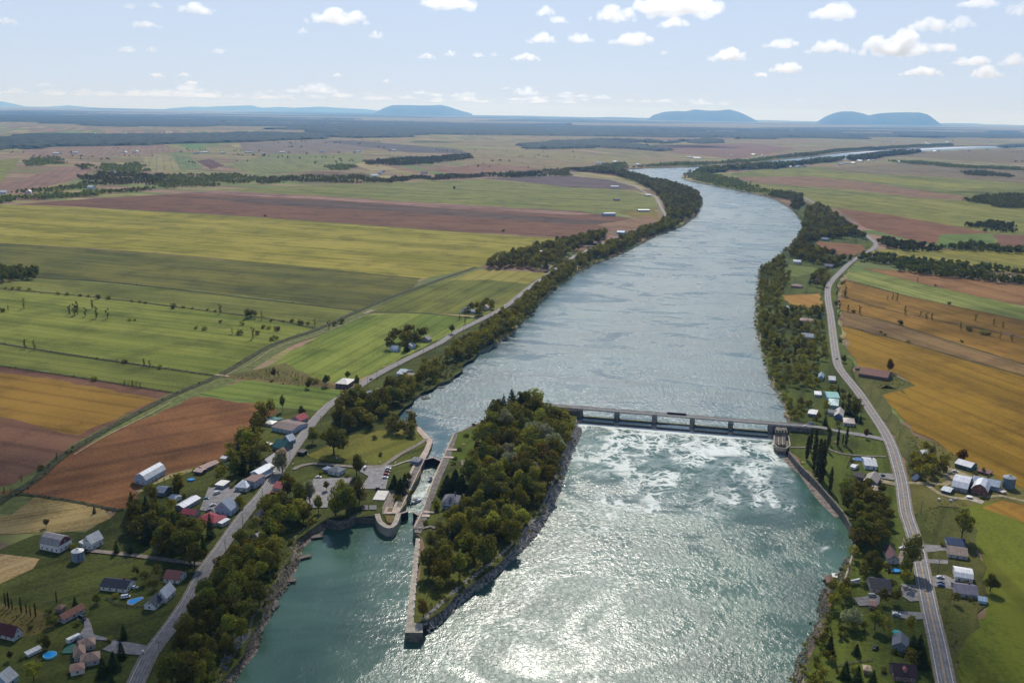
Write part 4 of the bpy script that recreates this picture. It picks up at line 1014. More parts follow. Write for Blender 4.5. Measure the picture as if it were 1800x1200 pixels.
TKIND = {'broad': (7, 1500, .030), 'conifer': (3, 1100, .026), 'poplar': (3, 900, .022), 'thin': (3, 260, .032), 'bush': (3, 320, .075)}
CROWNS = {}; TRUNKS = {k: [trunk_mesh(k, s) for s in range(v[0] if k == 'broad' else 1)] for k, v in TKIND.items()}
SHAPES = {k: [leaf_cloud(k, v[1], v[2], 100 + s) for s in range(v[0])] for k, v in TKIND.items()}
TNAME = {'broad': 'broadleaf_tree', 'conifer': 'conifer_tree', 'poplar': 'poplar_tree', 'thin': 'young_tree', 'bush': 'bush'}
def tree(kind, x, y, h, tone, label, group=None, wide=1.0, z=0.0):
    v = random.randrange(TKIND[kind][0]); key = (kind, v, tone)
    if key not in CROWNS: CROWNS[key] = quads_mesh("crown", *SHAPES[kind][v], LEAF[tone])
    root = empty(TNAME[kind], (x, y, z), random.uniform(0, 6.28), (h * wide, h * wide, h))
    link("trunk", TRUNKS[kind][v % len(TRUNKS[kind])], root); link("crown", CROWNS[key], root)
    return tag(root, label, 'bush' if kind == 'bush' else 'tree', group)

def woods_mesh(name, items, label, tone="dark", nleaf=70, size=.10, kind='broad'):
    """a wood too far off to tell its trees apart; items are (x, y, height)"""
    qs, ts = [], []; src = [leaf_cloud(kind, nleaf, size, 500 + s) for s in range(8)]
    for i, (x, y, h) in enumerate(items):
        q, t = src[i % 8]; a = random.uniform(0, 6.28); ca, sa = math.cos(a), math.sin(a)
        M_ = np.array([[ca, -sa, 0], [sa, ca, 0], [0, 0, 1]], np.float32) * h
        qs.append(q @ M_.T + np.array([x, y, 0], np.float32)); ts.append(np.clip(t + random.uniform(-.3, .3), 0, 1))
    o = link(name, quads_mesh(name, np.concatenate(qs).astype(np.float32), np.concatenate(ts), LEAF[tone]))
    return tag(o, label, "woods", kind="stuff")

def scatter(px, spacing, jitter=.42, z=0.0, avoid=True, road=6.5, wob=0.0):
    w = [(q.x, q.y) for q in PP(px, z)]; x0, x1 = min(p[0] for p in w), max(p[0] for p in w); y0, y1 = min(p[1] for p in w), max(p[1] for p in w)
    X, Y = np.meshgrid(np.arange(x0, x1 + spacing, spacing), np.arange(y0, y1 + spacing, spacing * .87)); X[1::2] += spacing / 2
    X = X.ravel() + RNG.uniform(-jitter, jitter, X.size) * spacing; Y = Y.ravel() + RNG.uniform(-jitter, jitter, Y.size) * spacing
    k = inside(w, X + wob * np.sin(Y / 31 + X / 47), Y + wob * np.sin(X / 37 - Y / 90) * 1.4)
    if avoid:
        X, Y = X[k], Y[k]; k = ~inside(ring_d, X, Y) | inside(isl_d, X, Y)
        for rd in ROADS: k &= seg_dist(rd, X, Y) > road
        for kx, ky, kr in KEEPOUT: k &= np.hypot(X - kx, Y - ky) > kr
    return list(zip(X[k].tolist(), Y[k].tolist()))
# ================================================================== DAM, LOCK AND SHORE WORKS
A0, A1 = P(952, 713, 5.0), P(1428, 751, 5.0)
du = (A1 - A0).normalized(); dn = Vector((du.y, -du.x, 0)); dn = dn if dn.y < 0 else -dn       # dn points downstream
dang = math.atan2(du.y, du.x); dlen = (A1 - A0).length
dam = empty("dam", (A0.x, A0.y, 0.0), dang)
sgn = -1.0                                                   # local -y is downstream
def dloc(px, py, z): q = P(px, py, z) - Vector((A0.x, A0.y, 0)); return q.x * du.x + q.y * du.y, -(q.x * dn.x + q.y * dn.y)
mb = MB(); mb.box(0, dlen, 0.2, 6.8, 4.55, 4.95)
for y in (0.5, 2.6, 4.6, 6.3): mb.box(0, dlen, y, y + .35, 3.75, 4.55)
deck = mb.build("deck", mat("pale_deck_concrete", (196, 186, 174), 0.9, 0.22, 0.4), dam)
mb = MB(); mb.box(0, dlen, 1.0, 6.0, 4.95, 5.0); mb.build("roadway", ASPHALT, deck)
for y in (0.25, 6.6):
    mb = MB(); mb.box(0, dlen, y, y + .22, 4.95, 5.3)
    for k in range(int(dlen / 2.4)): mb.box(k * 2.4, k * 2.4 + .22, y + .02, y + .2, 5.3, 6.05)
    mb.box(0, dlen, y + .04, y + .18, 6.0, 6.15); mb.box(0, dlen, y + .06, y + .16, 5.6, 5.7)
    mb.build("railing", MATS["pale_deck_concrete"], dam)
PIERS = [(1016, 744), (1082, 748), (1149, 752.5), (1216, 757.5), (1284, 763), (1355, 771)]
ps = [dloc(px, py, Z_DN)[0] for px, py in PIERS]
print("PIERS", [tuple(round(v,1) for v in dloc(px, py, Z_DN)) for px, py in PIERS], dlen)
PIER = mat("pier_concrete", (112, 110, 108), 0.9, 0.3, 0.4)
for s in ps:
    mb = MB(); pts = [(s - 2.2, 8.2), (s - 2.2, -1.2), (s - 1.2, -2.6), (s + 1.2, -2.6), (s + 2.2, -1.2), (s + 2.2, 8.2), (s, 10.5)]
    mb.extrude(pts, -9, 3.75); mb.build("pier", PIER, dam)
CREST = mat("algae_on_crest", (74, 78, 34), 0.8, 0.45, 0.4); WET = mat("wet_steel", (44, 42, 34), 0.35, 0.3, 0.6)
for a, b in zip(ps[:-1], ps[1:]):
    mb = MB(); mb.box(a + 2.2, b - 2.2, -0.4, 3.0, -9, -2.2, 0); mb.box(a + 2.2, b - 2.2, -0.75, -0.4, -9, -2.75, 1)
    for k in range(12): x = a + 2.2 + (b - a - 4.4) * (k + .5) / 12; mb.box(x - .12, x + .12, -0.95, -0.75, -9, -2.6, 1)
    mb.build("gate", [CREST, WET], dam)
mb = MB()
for a, b in zip(ps[:-1], ps[1:]):
    n_ = 10
    for k in range(n_):
        x0_, x1_ = a + 2.3 + (b - a - 4.6) * k / n_, a + 2.3 + (b - a - 4.6) * (k + 1) / n_
        for (y0_, z0_), (y1_, z1_) in (((-.9, -3.05), (-1.5, -3.6)), ((-1.5, -3.6), (-2.2, -5.0)), ((-2.2, -5.0), (-3.2, -5.42))):
            mb.poly([(x0_, y1_, z1_), (x1_, y1_, z1_), (x1_, y0_, z0_), (x0_, y0_, z0_)])
FALL = mat("falling_white_water", (206, 212, 208), 0.55, 0.14, 0.7)
sp_ = mb.build("spilling_water", FALL); sp_.location = (A0.x, A0.y, 0); sp_.rotation_euler = (0, 0, dang); tag(sp_, kind="structure")
mb = MB(); s0 = dloc(1172, 735, 5)[0]; mb.box(s0, s0 + 17, 5.6, 6.5, 5.0, 6.7); mb.box(s0 + 2, s0 + 15, 5.4, 5.6, 5.6, 6.3); gan = mb.build("gate_hoist", STEEL_DARK, dam)
mb = MB(); mb.extrude([(-6, -3), (ps[0] - 2.2, -2.8), (ps[0] - 2.2, 8.6), (-6, 9)], -2, 3.75); mb.build("abutment", CONCRETE_OLD, dam)
mb = MB(); mb.extrude([(ps[5] + 2.2, -.6), (dlen + 3, -.6), (dlen + 3, 7.6), (ps[5] + 2.2, 7.6)], -9, 3.75); mb.build("abutment", CONCRETE_OLD, dam)
tag(dam, "low concrete dam carrying a road bridge on six piers over the white water", "dam")
LANDMARKS.append((*xy(P(985, 716)), "the island end of the dam")); KEEPOUT.append((*xy(P(965, 717)), 12)); KEEPOUT.append((*xy(P(985, 722)), 9))
# road ramps down from the deck to the land
def ramp_road(a, b, za, zb, name):
    u = (b - a); u.z = 0; L = u.length; u.normalize(); n = Vector((-u.y, u.x, 0)); mb = MB(); st = 10
    for k in range(st):
        t0, t1 = k / st, (k + 1) / st; e = lambda t: za + (zb - za) * (3 * t * t - 2 * t ** 3)
        p0, p1 = a + u * L * t0, a + u * L * t1
        for o0, o1, d0, d1, mi in ((-3.2, 3.2, 0, 0, 0), (3.2, 9, 0, 1, 1), (-9, -3.2, 1, 0, 1)):
            z00, z01 = (e(t0) if not d0 else 0.05), (e(t0) if not d1 else 0.05); z10, z11 = (e(t1) if not d0 else 0.05), (e(t1) if not d1 else 0.05)
            mb.poly([(*(p0 + n * o0).xy, z00), (*(p1 + n * o0).xy, z10), (*(p1 + n * o1).xy, z11), (*(p0 + n * o1).xy, z01)][::-1], mi)
    return tag(mb.build(name, [ASPHALT, mat("embankment_grass", (72, 80, 32), 0.95, 0.35, 0.3)]), kind="structure")
ramp_road(Vector((*(A1 + dn * -3.5).xy, 0)), P(1500, 762.5), 5.0, 0.75, "road_embankment")
ramp_road(Vector((*(A0 + dn * -3.5).xy, 0)), Vector((*(A0 + dn * -3.5 - du * 28).xy, 0)), 5.0, 0.75, "road_embankment")

# fish ladder beside the right bank
fw = empty("fish_ladder", P(1374, 778)); fw.location.z = 0; base = fw.location.copy()
def fp(pts, z): return [(q.x - base.x, q.y - base.y) for q in PP(pts, z)]
outl = fp([(1361, 765), (1361, 780), (1368, 786), (1382, 787.5), (1389, 782), (1386, 765)], 0.8)
mb = MB(); mb.extrude(outl, -9, -2.0); mb.build("base", CONCRETE_OLD, fw)
mb = MB(); n = len(outl)
for i in range(n):
    a, b = Vector(outl[i]), Vector(outl[(i + 1) % n]); t = (b - a).normalized(); m_ = Vector((-t.y, t.x)) * .35
    mb.extrude([a + m_, b + m_, b - m_, a - m_], -2.0, 0.9)
mb.build("outer_wall", CONCRETE, fw)
for k in range(8):
    t = (k + .5) / 8; a = Vector(fp([(1362, 766 + 14 * t)], 0.8)[0]); b = Vector(fp([(1381, 766 + 14 * t)], 0.8)[0]); d_ = (b - a).normalized(); m_ = Vector((-d_.y, d_.x)) * .28
    mb = MB(); mb.extrude([a + m_, b + m_, b - m_, a - m_], -2.0, 0.6); mb.build("baffle", CONCRETE, fw)
for x in (1368, 1375):
    a = Vector(fp([(x, 766)], .8)[0]); b = Vector(fp([(x + 1, 781)], .8)[0]); d_ = (b - a).normalized(); m_ = Vector((-d_.y, d_.x)) * .25
    mb = MB(); mb.extrude([a + m_, b + m_, b - m_, a - m_], -2.0, 0.65); mb.build("dividing_wall", CONCRETE, fw)
mb = MB(); mb.extrude(fp([(1362, 766), (1384, 766), (1382, 757), (1363, 757)], 0), 0.9, 3.6); mb.build("gatehouse", CONCRETE_OLD, fw)
for k in range(4):
    a = fp([(1365 + k * 5, 765)], 0)[0]; mb = MB(); mb.box(a[0] - .7, a[0] + .7, a[1] - .5, a[1] + .5, 3.6, 5.0); mb.build("gate_motor", STEEL_DARK, fw)
tag(fw, "concrete fish ladder with rows of open basins at the right end of the dam", "fish ladder"); KEEPOUT.append((base.x, base.y, 24)); LANDMARKS.append((base.x, base.y, "the fish ladder"))

def wall_line(name, px, w, z0, z1, m, label, cat, step=8):
    ln = smooth_line([(q.x, q.y) for q in PP(px)], step); a, b = offset_line(ln, -w / 2), offset_line(ln, w / 2); mb = MB()
    for i in range(len(ln) - 1):
        for p0, p1, p2, p3 in (((a[i], z1), (a[i + 1], z1), (b[i + 1], z1), (b[i], z1)), ((a[i], z0), (a[i + 1], z0), (a[i + 1], z1), (a[i], z1)), ((b[i + 1], z0), (b[i], z0), (b[i], z1), (b[i + 1], z1))):
            mb.poly([(p[0].x, p[0].y, p[1]) for p in (p0, p1, p2, p3)])
    return tag(mb.build(name, m), label, cat)
wall_line("sea_wall", [(1387,794,0),(1405,816,0),(1433,844,0),(1457,871,0),(1480,898,0),(1495,922,0),(1501,940,0),(1503,955,0),(1499,975,0)], 1.4, -7, 0.55, CONCRETE_OLD, "straight concrete wall along the right bank below the dam", "wall")
wall_line("sea_wall", [(1498,978,-1),(1491,1000,-1),(1484,1024,-1)], 1.0, -7, 0.4, CONCRETE, "short pale wall behind the two boat docks", "wall")
wall_line("sea_wall", [(1455,1088,-3),(1434,1131,-3),(1417,1166,-3),(1411,1205,-3),(1400,1300,-3)], 0.9, -7, -0.6, CONCRETE_OLD, "low wall curving along the bank at the bottom right", "wall")
wall_line("shore_wall", [(398,1190,-4.6),(419,1157,-4.6),(442,1128,-4.6)], 0.9, -7, -4.2, CONCRETE, "pale wall under the slope of stones at the bottom left", "wall", 5)
wall_line("shore_wall", [(466,1072,-4.6),(471,1050,-4.6),(493,1028,-4.6),(498,1007,-4.6),(513,986,-4.6)], 0.9, -7, -4.5, CONCRETE, "low pale wall winding below the trees on the left shore", "wall", 5)
wall_line("shore_wall", [(516,966,-4.6),(523,950,-4.6),(543,935,-4.6),(573,916,-4.6)], 0.9, -7, -4.5, CONCRETE, "low pale wall at the head of the calm basin", "wall", 5)
wall_line("stone_wall", [(574,915,-1),(592,919,-1),(612,915,-1),(631,904,-1)], 2.0, -8, 0.2, STONE, "curved old stone wall in the shade of the big trees at the basin head", "wall", 5)
sw = wall_line("sluice_wall", [(631,906,-1),(647,907.5,-1),(664,908,-1)], 3.2, -8, -1.2, STONE, "old stone sluice wall between the trees and the lock", "wall", 5)
for x0 in (634, 649): slab("sluice_opening", [(x0,889),(x0+13,889),(x0+13,897),(x0,897)], -0.4, 0.72, STEEL_DARK, None, None, None)["kind"] = "structure"

# lock: walls, nose, gates
LOCK_PALE = mat("pink_concrete", (178, 160, 146), 0.9, 0.16, 0.3)
lw = slab("lock_wall", [(747,808),(724,857),(701,903),(695,894),(714,853),(733,813)], -9, 0.55, CONCRETE_OLD, "long concrete side wall of the lock on the park side", "wall")
slab("coping", [(733,813),(714,853),(695,894),(692,891),(711,851),(729,812)], -1, 0.75, LOCK_PALE, None, None, lw)
slab("coping", [(747,808),(724,857),(701,903),(700,901),(722.5,856),(745.5,807.5)], 0.5, 0.7, LOCK_PALE, None, None, lw)
uw = slab("lock_wall", [(728,749),(738,751),(761,775),(753,797),(747,808),(735,808),(746,790),(751,778),(733,758)], -9, 0.6, LOCK_PALE, "flared pale wall leading boats into the upper end of the lock", "wall")
rw = slab("lock_wall", [(797,762),(805,763),(790,810),(777,838),(756,894),(746,924),(740,938),(729,937),(727,927),(741,900),(758,850),(775,811)], -9, 0.55, CONCRETE_OLD, "long concrete side wall of the lock on the island side", "wall")
slab("coping", [(797,762),(775,811),(758,850),(741,900),(727,927),(729,928),(743,901),(760,851),(777,812),(799,762.5)], 0.5, 0.72, LOCK_PALE, None, None, rw)
for pts in ([(783,790),(803,790),(803,793),(782,793)], [(779,803),(798,804),(798,807),(778,806)], [(745,899),(763,900),(763,903),(744,903)], [(742,906),(756,906),(755,910),(741,910)]): slab("walkway", pts, 0.5, 0.95, LOCK_PALE, None, None, rw)
ns = wall_line("lock_nose", [(663,904,0),(667,916,0),(674,923,0),(684,927.5,0),(692,924,0),(697,914,0),(701,902,0)], 3.6, -8, 0.7, CONCRETE, "rounded concrete nose between the lock mouth and the basin", "wall", 4)
slab("terrace", [(679,892),(704,893),(700,903),(683,904),(674,904)], -0.5, 0.72, LOCK_PALE, None, None, ns)
for pts in ([(683,894),(691,894),(689,900),(680,900)], [(676,907),(694,908),(688,921),(681,920)]): slab("planting_bed", pts, 0.5, 0.86, mat("dry_grass", (112, 96, 50), 0.95, 0.3, 0.6), None, None, ns)
wall_line("wing_wall", [(727,929,0),(742,930,0),(757,926,0),(764,930,0)], 2.4, -7, 0.8, CONCRETE_OLD, "short curved wing wall on the island just below the lock", "wall", 4)
GATE = mat("lock_gate_steel", (40, 38, 40), 0.6, 0.3, 0.6)
def leaf(root, a, b, z0, z1):
    a, b = Vector((a.x - root.location.x, a.y - root.location.y)), Vector((b.x - root.location.x, b.y - root.location.y)); t = (b - a).normalized(); m_ = Vector((-t.y, t.x)) * .55
    mb = MB(); mb.extrude([a + m_, b + m_, b - m_, a - m_], z0, z1)
    for k in range(5): q = a.lerp(b, (k + .5) / 5); mb.extrude([q + m_ * 1.5 - t * .15, q + m_ * 1.5 + t * .15, q - m_ * 1.5 + t * .15, q - m_ * 1.5 - t * .15], z0, z1 - .1)
    lf = mb.build("leaf", GATE, root); mb = MB(); mb.extrude([a + m_ * 1.8, b + m_ * 1.8, b - m_ * 1.2, a - m_ * 1.2], z1, z1 + .18); mb.build("walkway", LOCK_PALE, lf)
    mb = MB()
    for k in range(7): q = a.lerp(b, k / 6) + m_ * 1.7; mb.box(q.x - .05, q.x + .05, q.y - .05, q.y + .05, z1 + .18, z1 + 1.2)
    q0, q1 = a + m_ * 1.7, b + m_ * 1.7; mb.extrude([q0 + m_ * .08, q1 + m_ * .08, q1 - m_ * .08, q0 - m_ * .08], z1 + 1.18, z1 + 1.28)
    for k in range(6): pass
    mb.build("handrail", STEEL_DARK, lf)
for (l, m_, r_, lab) in (((747, 808), (762, 804.5), (776, 811), "closed upper lock gate, its dark leaves meeting in a shallow point"), ):
    c = P(*m_); root = empty("lock_gate", (c.x, c.y, 0)); leaf(root, P(*l), c, -9, 0.3); leaf(root, c, P(*r_), -9, 0.3); tag(root, lab, "lock gate")
c = P(718, 902); root = empty("lock_gate", (c.x, c.y, 0)); leaf(root, P(701, 904), P(717, 899), -9, 0.3); leaf(root, P(737, 906), P(727, 900), -9, 0.3); tag(root, "lower lock gate standing half open, one dark leaf at each wall", "lock gate")
gp = slab("guide_pier", [(731,946),(739,946),(733,1010),(727,1094),(743,1096),(743,1112),(712,1112)], -9, 0.25, CONCRETE, "long narrow guide pier with a square end running down from the lock", "pier", None, CONCRETE_OLD)
BOLL = MB(); BOLL.lathe([(.32, 0), (.28, .75), (.42, .8), (.42, 1.0), (.2, 1.08)], 10); BM = BOLL.mesh("bollard", WHITE)
for k in range(11):
    t = k / 10; q = P(738 - 11 * t, 952 + 130 * t); o = link("bollard", BM); o.location = (q.x, q.y, .2); tag(o, "white mooring post in the row along the guide pier", "bollard", "mooring posts on the guide pier")
for k in range(8):
    t = k / 7; q = P(772 - 38 * t, 832 + 80 * t); o = link("bollard", BM); o.location = (q.x, q.y, .55); o.scale = (.8, .8, .9); tag(o, "pale mooring post along the island side of the lock", "bollard", "mooring posts beside the lock")
navy = mat("navy_canvas", (34, 38, 84), 0.8, 0.1, 1)
boat(758, 843, 76, 8.0, "white motor boat with navy canopy heading up the lock near the upper gate", navy)
boat(733, 882, 48, 9.0, "white motor boat with purple canopy turned aslant in the middle of the lock", mat("violet_canvas", (70, 56, 108), 0.8, 0.1, 1))

# stones on the shores
def stones(name, px, n, r0, r1, z0, z1, label, m):
    w = [(q.x, q.y) for q in PP(px, (z0 + z1) / 2)]; x0, x1 = min(p[0] for p in w), max(p[0] for p in w); y0, y1 = min(p[1] for p in w), max(p[1] for p in w)
    mb = MB(); c = 0; base_v = [(0, 0, 1), (.9, 0, .25), (.28, .86, .3), (-.73, .53, .25), (-.73, -.53, .3), (.28, -.86, .2), (.3, .2, -1)]
    fs = [(0, 1, 2), (0, 2, 3), (0, 3, 4), (0, 4, 5), (0, 5, 1), (6, 2, 1), (6, 3, 2), (6, 4, 3), (6, 5, 4), (6, 1, 5)]
    edge = w + [w[0]]
    cx = np.array([random.uniform(x0, x1) for _ in range(n * 14)]); cyv = np.array([random.uniform(y0, y1) for _ in range(n * 14)])
    k_ = inside(w, cx, cyv); cx, cyv = cx[k_][:n], cyv[k_][:n]
    zz = np.where(~inside(ring_d, cx, cyv) | inside(isl_d, cx, cyv), 0.0, np.maximum(z0, -seg_dist(SHORE, cx, cyv) * 0.82))
    for x, y, z in zip(cx.tolist(), cyv.tolist(), zz.tolist()):
        r = random.uniform(r0, r1); i = len(mb.v); a = random.uniform(0, 6.28)
        for vx_, vy_, vz_ in base_v:
            k = random.uniform(.75, 1.2); mb.v.append((x + r * k * (vx_ * math.cos(a) - vy_ * math.sin(a)), y + r * k * (vx_ * math.sin(a) + vy_ * math.cos(a)), z + r * .7 * k * vz_))
        for f in fs: mb.f.append(tuple(i + q for q in f)); mb.m.append(0)
    return tag(mb.build(name, m), label, "stones", kind="stuff")
ROCK = mat("shore_rock", (150, 144, 138), 0.9, 0.35, 0.5)
def shore_stones(line, n, r0, r1, wid, slope, label, m):
    wid, slope = wid * .72, slope * 1.3
    """broken stones strewn down a bank: line runs along its upper edge with the water on its right"""
    w = [Vector(xy(q)) for q in PP(line)]; L = [(b - a).length for a, b in zip(w[:-1], w[1:])]; mb = MB()
    bv = [(0, 0, 1), (.9, 0, .25), (.28, .86, .3), (-.73, .53, .25), (-.73, -.53, .3), (.28, -.86, .2), (.3, .2, -1)]
    fs = [(0, 1, 2), (0, 2, 3), (0, 3, 4), (0, 4, 5), (0, 5, 1), (6, 2, 1), (6, 3, 2), (6, 4, 3), (6, 5, 4), (6, 1, 5)]
    for k in random.choices(range(len(L)), L, k=n):
        t = (w[k + 1] - w[k]).normalized(); d = random.uniform(-1.5, wid); q = w[k].lerp(w[k + 1], random.random()) + Vector((t.y, -t.x)) * d
        z = -max(d, 0) * slope; r = random.uniform(r0, r1); i = len(mb.v); a = random.uniform(0, 6.28)
        for vx_, vy_, vz_ in bv:
            f_ = random.uniform(.75, 1.2); mb.v.append((q.x + r * f_ * (vx_ * math.cos(a) - vy_ * math.sin(a)), q.y + r * f_ * (vx_ * math.sin(a) + vy_ * math.cos(a)), z + r * .7 * f_ * vz_))
        for f in fs: mb.f.append(tuple(i + q_ for q_ in f)); mb.m.append(0)
    return tag(mb.build("shore_stones", m), label, "stones", kind="stuff")
shore_stones([(742,1099,-3),(748,1096,-3),(770,1078,-4),(800,1050,-4),(850,1012,-4),(895,972,-4),(932,932,-4),(958,892,-4),(975,850,-4),(985,820,-4),(995,790,-4),(1008,765,-3),(1013,748,-1)], 4200, .45, 1.3, 7.5, .8, "broken rock lining the outer shore of the island", ROCK)
EARTHY = mat("earthy_stone", (128, 116, 98), 0.95, 0.4, 0.4)
shore_stones([(1499,977,-2),(1484,1025,-3),(1460,1035,-3),(1453,1072,-3),(1457,1087,-4),(1434,1130,-4),(1417,1165,-4),(1412,1200,-4),(1400,1290,-4)][::-1][::-1], 1500, .3, .8, 7.5, .75, "stones and rubble on the right bank near the bottom", EARTHY)
shore_stones([(365,1240,-4),(399,1187,-4),(417,1155,-4),(440,1127,-4),(445,1097,-4),(465,1072,-4),(470,1050,-4),(492,1027,-4),(497,1007,-4),(512,985,-4),(515,967,-4),(522,950,-4),(542,935,-4),(572,915,-4)], 2200, .3, .8, 7.5, .75, "stones and driftwood along the left shore of the basin", EARTHY)
SHORE = ring_d + [ring_d[0]]
stones("shore_stones", [(440,1127),(418,1157),(398,1190),(386,1180),(405,1140),(425,1120)], 420, .4, .95, -5.4, 0, "slope of blue-grey stones on the left shore at the bottom", mat("blue_grey_rock", (120, 124, 134), 0.9, 0.35, 0.5))
for px, py, r, lab in ((481, 1062, 3.2, "rocky stub of an old mooring crib off the left shore"), (453, 1108, 3.4, "grassy stub of an old mooring crib nearest the bottom")):
    q = P(px, py, -4.5); w_ = [(q.x + r * math.cos(k * .7) * random.uniform(.7, 1.1), q.y + 1.6 * r * math.sin(k * .7) * random.uniform(.7, 1.1)) for k in range(9)]
    mb = MB(); mb.extrude(w_, -8, -4.2); tag(mb.build("mooring_crib", STONE), lab, "crib")

# docks
dock(557, 943, 8, 4.5, 20, Z_DN + .7, "square wooden dock at the head of the left shore")
dock(535, 979, 9, 3.5, 35, Z_DN + .7, "narrow wooden dock jutting from the point on the left shore")
dock(511, 1020, 6.5, 4.5, 8, Z_DN + .7, "wooden dock with two rails on the left shore")
dock(666, 923, 5, 3.5, -60, Z_DN, "small raft moored against the lock nose")
dock(719, 722, 6, 5, 10, Z_UP, "lone dark raft nearest the lock above the dam")
dock(748, 700, 8, 5, 20, Z_UP, "middle of three dark rafts above the lock")
dock(775, 681, 7, 5, 10, Z_UP, "farthest of three dark rafts above the lock, by the trees")
dock(1467, 1012, 5.5, 3.2, 80, Z_DN, "white floating dock off the right bank", WHITE)
dock(1457, 1026, 8, 4.5, 82, Z_DN, "roofed boat shelter off the right bank", WOOD, (124, 92, 74))
dock(1338, 602, 9, 4, 5, Z_UP, "white dock on the wooded right bank above the dam", WHITE)
dock(1397, 380, 8, 4, 5, Z_UP, "tiny dark dock far up the right bank")

# ================================================================== BUILDINGS
W_, LB, GR = (222, 222, 220), (176, 190, 206), (150, 152, 156)
H = house
# --- farm and houses at the lower left
H("big grey barn", "with a weathered roof and dark red gables in the hay meadow", "barn", (71,965), (104,972), (127,959), 4.6, 4.6, 'u', 'gambrel', (150,144,142), W_, gable_col=(92,44,44))
H("white-roofed small barn", "behind the round silo in the meadow", "barn", (147,963), (161,967), (180,956), 4.6, 4.2, 'v', 'gable', (206,204,202), W_, wings=[(0, 5.6, 8, 3.2, 2.4, .8, 'flat', (190,188,186), W_, 0)])
silo(138, 984, 3.5, 6.2, "squat blue-grey grain bin with a pale cone top beside the meadow barns", "the squat grain bin", (120,134,150))
H("white bungalow with a navy roof", "set back from the road above the kite-shaped pool", "house", (177,1037), (222,1042), (233,1027), 2.8, 2.4, 'u', 'gable', (38,42,58), W_, chim=1)
H("white house with a bright roof", "and a gabled front wing beside the kite-shaped pool", "house", (275,1058), (292,1060), (305,1044), 3.4, 4.2, 'v', 'gable', (196,198,204), W_, chim=1, wings=[(-9.5, 2.2, 7, 6.5, 3.0, 3.0, 'gable', (70,74,84), W_, 0)])
H("small white cottage with a red-brown roof", "tight against the roadside trees", "cottage", (288,1023), (314,1026), (312,1011), 2.8, 3.0, 'u', 'gable', (134,84,76), W_)
H("long shed with a terracotta roof", "at the end of the curved driveway", "shed", (102,1092), (112,1096), (145,1074), 2.8, 2.0, 'v', 'gable', (146,98,78), (170,170,172))
H("tan bungalow", "with several pinkish hip roofs at the lower left corner driveway", "house", (131,1164), (150,1160), (197,1133), 2.9, 2.8, 'v', 'hip', (158,130,112), (176,172,170), wings=[(-7.5, -4.8, 8.5, 7, 2.9, 2.6, 'hip', (160,132,114), (180,176,174), 90), (-13.5, 1.0, 6.0, 6.0, 2.7, 1.4, 'hip', (150,116,100), (200,196,192), 0), (7, -3.4, 7.5, 6.5, 2.9, 2.4, 'hip', (158,130,112), (180,176,174), 90)], chim=1, keep=17)
H("dark red-roofed house", "half cut by the left edge of the picture", "house", (-12,1118), (25,1127), (41,1117), 3.0, 4.0, 'u', 'gable', (88,40,40), (186,186,188))
H("pale house with a grey gable roof", "in the bottom left corner of the picture", "house", (-14,1204), (14,1210), (32,1196), 3.2, 3.6, 'v', 'gable', (160,164,166), (150,176,200))
H("little brown octagonal summerhouse", "beside the long terracotta shed", "summerhouse", (98,1076), (108,1077), (110,1069), 2.2, 1.2, 'u', 'hip', (122,92,74), (140,130,120), wins=False)
H("low white lean-to", "on the lawn left of the round blue pool", "shed", (45,1152), (50,1155), (67,1140), 1.6, .4, 'v', 'flat', (186,186,186), (200,200,198), wins=False, door=False)
caravan((116,1131), (121,1134), (139,1121), "white caravan parked beside the teal deck of the tan bungalow")
pool(88, 1153, 3.2, 3.2, "round turquoise pool behind the garden tree at the lower left", (120,190,205))
wp = PP([(225,1055),(250,1049),(254,1052),(232,1065),(223,1062)]); mb = MB(); mb.extrude([xy(q) for q in wp], .05, .55); pl = mb.build("swimming_pool", mat("pool_paving", (170,150,132), .9))
cx_, cy_ = sum(q.x for q in wp) / 5, sum(q.y for q in wp) / 5; mb = MB(); mb.extrude([(cx_ + (q.x - cx_) * .86, cy_ + (q.y - cy_) * .86) for q in wp], .56, .6); mb.build("water", POOL_WATER, pl); tag(pl, "bright blue kite-shaped pool between the bungalow and the white house", "pool"); KEEPOUT.append((cx_, cy_, 9))
# --- village on the left of the road
H("white gambrel barn", "with a gleaming metal roof at the edge of the brown field", "barn", (237,850), (257,853), (291,833), 4.2, 4.6, 'v', 'gambrel', (222,222,226), (164,178,194), extra=None)
H("blue-grey shed", "below the white gambrel barn", "shed", (272,871), (288,873), (297,862), 3.0, 2.2, 'u', 'gable', (110,124,142), (96,112,130))
H("tiny white shed", "between the blue-grey shed and the long white building", "shed", (297,880), (307,883), (312,875), 2.4, 1.2, 'u', 'gable', (190,194,200), W_, wins=False)
H("long white low building", "with a pale ridged roof north of the two red roofs", "building", (308,896), (323,899), (343,880), 3.0, 1.3, 'v', 'gable', (198,200,208), (150,156,164))
H("smaller red-roofed house", "left of the larger red roof in the village", "house", (318,908), (342,912), (347,903), 2.8, 2.0, 'u', 'gable', (150,62,72), (176,176,172))
H("larger red-roofed house", "with a white porch at its road end", "house", (347,918), (377,926), (390,912), 2.8, 2.2, 'u', 'hip', (146,44,62), (176,176,172), wings=[(10.5, 0, 3.2, 7, 2.6, .2, 'flat', (222,222,220), W_, 0)])
H("steep pale-blue gabled house", "facing the bottom of the picture beside the village car park", "house", (378,903), (406,907), (420,893), 4.4, 5.2, 'v', 'gable', (150,160,176), (190,204,222), depth=9)
H("house with a broad grey metal roof", "at the top of the village car park", "house", (413,863), (434,865), (442,852), 3.4, 2.6, 'u', 'hip', (168,178,188), (190,190,190))
